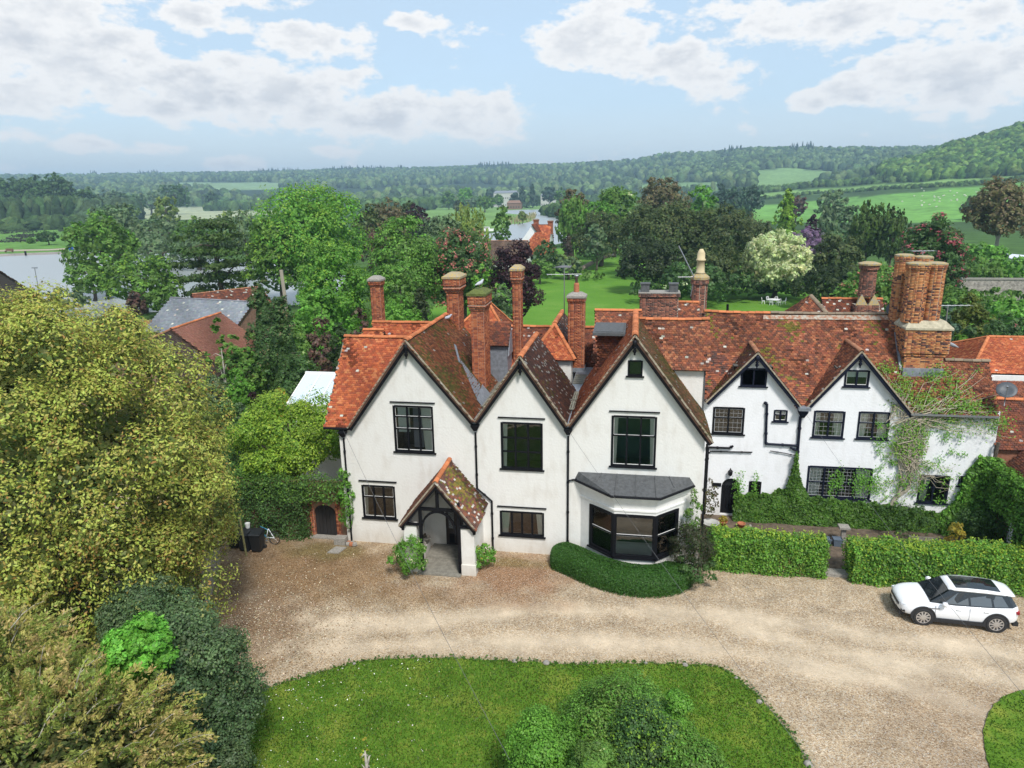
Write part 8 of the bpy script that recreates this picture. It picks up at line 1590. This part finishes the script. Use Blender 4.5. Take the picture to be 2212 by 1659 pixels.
DM = [ # distance
 ('parkland_tree', 'dark full tree on the edge of the pale meadow', 372, 394, 70, 760, 'dark'), ('parkland_tree', 'small spreading tree on the pale meadow', 455, 412, 30, 1000, 'dark'),
 ('parkland_tree', 'tall dark tree rising at the end of the left wood', 118, 372, 62, 560, 'dark'), ('parkland_tree', 'rounded dark tree right of the tall one', 178, 403, 60, 570, 'dark'),
 ('parkland_tree', 'left dark tree of the far wood', 20, 388, 80, 555, 'dark'), ('parkland_tree', 'second dark tree of the far wood', 72, 378, 66, 555, 'dark'), ('parkland_tree', 'dark tree between the wood and the meadow', 235, 412, 60, 700, 'grey'),
 ('parkland_tree', 'grey tree left of the full dark tree', 320, 414, 60, 760, 'grey'), ('parkland_tree', 'round park tree left of the river bend', 968, 412, 34, 850, 'mid'), ('parkland_tree', 'round park tree by the lawn of the far bank', 1003, 402, 34, 840, 'bright'),
 ('parkland_tree', 'broad park tree near the far bank', 1046, 422, 44, 700, 'mid'), ('parkland_tree', 'pale rounded park tree', 1020, 428, 34, 760, 'grey'), ('parkland_tree', 'dark ball-shaped tree on the far lawn', 990, 432, 26, 640, 'yew'),
 ('parkland_tree', 'tree standing in front of the white country house, left', 1076, 418, 24, 900, 'mid'), ('parkland_tree', 'tree standing in front of the white country house, right', 1112, 416, 22, 890, 'blue'),
 ('cedar_tree', 'dark blue-green cedar left of the white house', 1060, 405, 26, 1000, 'blue'), ('cypress', 'dark upright cypress right of the white house', 1128, 400, 22, 880, 'blue'), ('cypress', 'second dark cypress by the white house', 1150, 398, 28, 880, 'blue'),
 ('parkland_tree', 'dark tree by the smaller white house', 1187, 398, 34, 900, 'blue'), ('parkland_tree', 'green tree right of the smaller white house', 1212, 405, 30, 800, 'mid'),
 ('riverbank_tree', 'slim pale tree on the near bank of the bend', 1083, 436, 46, 190, 'mid'), ('riverbank_tree', 'small willow at the tip of the reed bed', 1128, 455, 18, 420, 'willow'),
 ('field_tree', 'woodland tree at the left corner of the sloping field', 1585, 405, 60, 420, 'blue'), ('field_tree', 'dense woodland tree left of the sloping field', 1625, 395, 60, 440, 'blue'), ('field_tree', 'blue-green tree behind the pale green one', 1560, 400, 50, 430, 'blue'),
]
for nm, lb, cx, yt, w, Y, pal in DM: T(nm, lb, cx, yt, w, Y, pal, dens=1.2, zb=.06, shape='cone' if nm == 'cypress' else 'round', ys=.8)
# ---------------------------------------------------------------- far woods and hedgerows: one mass each
ico = None
def lumps(name, label, X, Y, R_, H_, pal, cat='wood', cone=False, flat=.9):
    """far tree masses: each tree a small rough lump or spire"""
    m = len(X); Z = height(X, Y); K = 5; vs = []
    th = np.arange(K)*2*pi/K
    rings = [(.85, .05), (1.08, .5), (.7, .88)] if not cone else [(1.0, .1), (.6, .5), (.25, .85)]
    V = np.zeros((m, 3*K+1, 3)); rot = rng.uniform(0, 6, m)
    for j, (rr, hh) in enumerate(rings):
        a = th[None]+rot[:, None]+j*.4; q = rr*R_[:, None]*rng.uniform(.6, 1.3, (m, K)); V[:, j*K:(j+1)*K] = np.stack([X[:, None]+np.cos(a)*q, Y[:, None]+np.sin(a)*q, Z[:, None]-1+H_[:, None]*(hh+rng.uniform(-.13, .1, (m, K)))], -1)
    V[:, -1] = np.stack([X, Y, Z-1+H_*1.06], -1)
    f = [(j*K+k, j*K+(k+1) % K, (j+1)*K+(k+1) % K, (j+1)*K+k) for j in range(2) for k in range(K)]; tq = [(2*K+k, 2*K+(k+1) % K, 3*K, 3*K) for k in range(K)]
    f3 = [t_ for a, b_, c, d in f for t_ in ((a, b_, c), (a, c, d))]+[(a, b_, c) for a, b_, c, _ in tq]
    F = ((np.arange(m)*(3*K+1))[:, None, None]+np.array(f3)[None]).reshape(-1, 3).astype(np.int32)
    C = (colr(m, pal, .3)[:, None]*rng.uniform(.8, 1.2, (m, 3*K+1, 1))).reshape(-1, 3)
    o = build(name, V.reshape(-1, 3), F, FARM, None, C); tag(o, label, cat, kind='stuff')
FARM = mat('far_foliage', attr=True, rough=.95, spec=.05, nscale=.35, namt=.45, bump=1.2, bscale=.5)
def polar(n, x0, x1, d0, d1):
    a0, a1 = [atan2(ray(x, 412)[0], ray(x, 412)[1]) for x in (x0, x1)]; a = rng.uniform(a0, a1, n); d = np.sqrt(rng.uniform(0, 1, n)*(d1**2-d0**2)+d0**2); return np.sin(a)*d, np.cos(a)*d
def keep(X, Y, pads=0):
    px, py = projv(X, Y, height(X, Y)); ok = np.ones(len(X), bool)
    for P, c in FIELDS: ok &= ~inpoly(px, py, P)
    return ok, px, py
X, Y = polar(10000, -250, 1700, 1250, 3300); ok, px, py = keep(X, Y); n_ = np.sin(X*.004+1)*np.sin(Y*.005)+.5*np.sin(X*.011+Y*.009); D_ = np.hypot(X, Y); ok &= (D_ > 1900) | (n_ > -.35); X, Y = X[ok], Y[ok]; k = len(X); lumps('far_wood', 'blue-green woods covering the far hills', X, Y, rng.uniform(6, 12, k), rng.uniform(11, 20, k), [(.06, .10, .04), (.10, .16, .06), (.045, .075, .04), (.13, .19, .075)])
X, Y = polar(7500, 1500, 2450, 1150, 2700); ok, px, py = keep(X, Y); X, Y = X[ok], Y[ok]; k = len(X); lumps('far_wood', 'woods on the long ridge at the right', X, Y, rng.uniform(5, 10, k), rng.uniform(10, 18, k), [(.06, .10, .04), (.095, .15, .055), (.045, .08, .04), (.12, .18, .07)])
X, Y = polar(9000, 1900, 2500, 780, 1500); ok, px, py = keep(X, Y); dd_ = np.hypot(X, Y); lim = np.interp(px, [1900, 2000, 2212], [940, 880, 850]); ok &= dd_ > lim; X, Y = X[ok], Y[ok]; k = len(X); lumps('hill_wood', 'dense green wood on the steep hill at the right edge', X, Y, rng.uniform(4, 8, k), rng.uniform(9, 15, k), [(.06, .12, .03), (.10, .18, .04), (.045, .09, .03), (.13, .21, .05)])
X, Y = polar(5200, -300, 1650, 900, 1400); ok, px, py = keep(X, Y); n_ = np.sin(X*.012+2)*np.sin(Y*.013)+.4*np.sin(X*.03); ok &= (n_ > .15) & (py < 446); X, Y = X[ok], Y[ok]; k = len(X); lumps('valley_trees', 'scattered belts of trees across the valley floor', X, Y, rng.uniform(3, 6, k), rng.uniform(7, 13, k), [(.05, .09, .035), (.075, .12, .045), (.04, .07, .03)])
def belt(pts, n, R0, R1, H0, H1, label, pal, spread=.5, name='hedgerow', cat='hedgerow'):
    X = []; Y = []
    for k in range(n):
        i = random.randrange(len(pts)-1); f = random.random(); (ax, ay, ad), (bx, by, bd) = pts[i], pts[i+1]; x = ax+(bx-ax)*f; d = ad+(bd-ad)*f+random.gauss(0, spread); r_ = ray(x, 412); h = math.hypot(r_[0], r_[1]); X.append(r_[0]/h*d); Y.append(r_[1]/h*d)
    X = np.array(X); Y = np.array(Y); lumps(name, label, X, Y, rng.uniform(R0, R1, n), rng.uniform(H0, H1, n), pal)
HG = [(.06, .11, .035), (.09, .15, .045), (.045, .085, .03)]
belt([(1570, 0, 800), (1650, 0, 815), (1800, 0, 820), (1960, 0, 778), (2060, 0, 762), (2212, 0, 768), (2400, 0, 768)], 420, 1.8, 3.4, 2.6, 5.2, 'dark hedgerow between the sloping field and the upper strip', HG, 2.5)
belt([(1570, 0, 960), (1650, 0, 970), (1800, 0, 965), (1960, 0, 925), (2040, 0, 900)], 420, 3, 6, 5, 9, 'tree belt above the upper strip field', HG, 9)
for k_, (cx, yt, w, Y_) in enumerate([(-30, 392, 60, 590), (40, 380, 56, 600), (-5, 385, 58, 575), (52, 390, 50, 560), (88, 384, 52, 580), (100, 398, 50, 550), (130, 392, 46, 585), (150, 402, 44, 575), (25, 405, 56, 545), (72, 408, 48, 545), (205, 420, 46, 640), (262, 415, 44, 700), (290, 420, 40, 720)]):
    T('wood_tree', ['tall', 'broad', 'rounded', 'dense', 'ragged'][k_ % 5]+' dark tree of the far left wood, '+['leftmost', 'in its middle', 'at its left edge', 'in its front row, middle', 'behind the tallest', 'in its front row, right', 'right of the tallest', 'at its right end', 'in its front row, left', 'low in front', 'standing just right of it', 'farther right by the meadow', 'farthest right by the meadow'][k_], cx, yt, w, Y_, 'dark', zb=.02, dens=2.2, ys=.8, n1=30, group='trees of the far left wood')
X, Y = polar(900, -500, 165, 640, 760); k = len(X); lumps('left_wood', 'dark tall wood at the far left beyond the meadow', X, Y, rng.uniform(3, 6, k), rng.uniform(10, 22, k), [(.035, .065, .022), (.045, .08, .028), (.06, .09, .03)])
belt([(-300, 0, 530), (0, 0, 535), (165, 0, 545)], 130, 4, 8, 4, 10, 'low bushes at the foot of the left wood', [(.06, .10, .035), (.045, .08, .03)], 4)
belt([(160, 0, 620), (230, 0, 700), (290, 0, 760)], 200, 4, 8, 10, 20, 'grey-green belt of trees behind the island willows', [(.06, .095, .045), (.05, .085, .04)], 14)
belt([(440, 0, 1150), (600, 0, 1100), (760, 0, 900), (930, 0, 900)], 500, 4, 8, 8, 16, 'belt of trees at the back of the pale meadow', HG, 22)
belt([(900, 0, 1020), (1000, 0, 1060), (1200, 0, 1100), (1330, 0, 1050)], 460, 4, 8, 8, 16, 'trees behind the white country house', HG, 25)
belt([(1340, 0, 420), (1480, 0, 430), (1600, 0, 470)], 150, 5, 8, 8, 14, 'tree line behind the great yews', HG, 16)
belt([(1180, 0, 600), (1300, 0, 380)], 80, 4, 7, 6, 11, 'bank-side bushes beyond the river bend', HG, 14)
X = []; Y = []
for a in ((560, 650, 3150), (700, 870, 2950), (1560, 1600, 2080), (1700, 1750, 2080), (200, 215, 3250), (300, 350, 3220), (1030, 1100, 2650)):
    for k in range(int((a[1]-a[0])/2.2)): r_ = ray(random.uniform(a[0], a[1]), 400); h = math.hypot(r_[0], r_[1]); d = a[2]+random.gauss(0, 30); X.append(r_[0]/h*d); Y.append(r_[1]/h*d)
k = len(X); lumps('skyline_conifers', 'spiky dark conifers along the skyline', np.array(X), np.array(Y), rng.uniform(4, 7, k), rng.uniform(18, 30, k), [(.03, .05, .03)], cone=True)
# ---------------------------------------------------------------- air
b = MB(); b.box(-4450, 4450, -400, 4450, -12, 190); hz = b.build('haze', None); hm = bpy.data.materials.new('haze'); hm.use_nodes = True; n = hm.node_tree.nodes; n.clear(); o_ = n.new('ShaderNodeOutputMaterial'); v = n.new('ShaderNodeVolumePrincipled'); v.inputs['Color'].default_value = (.55, .79, 1.0, 1); v.inputs['Density'].default_value = .00026; v.inputs['Anisotropy'].default_value = .2; hm.node_tree.links.new(v.outputs[0], o_.inputs['Volume']); hz.data.materials.append(hm); tag(hz, 'thin blue summer haze over the valley', kind='stuff')
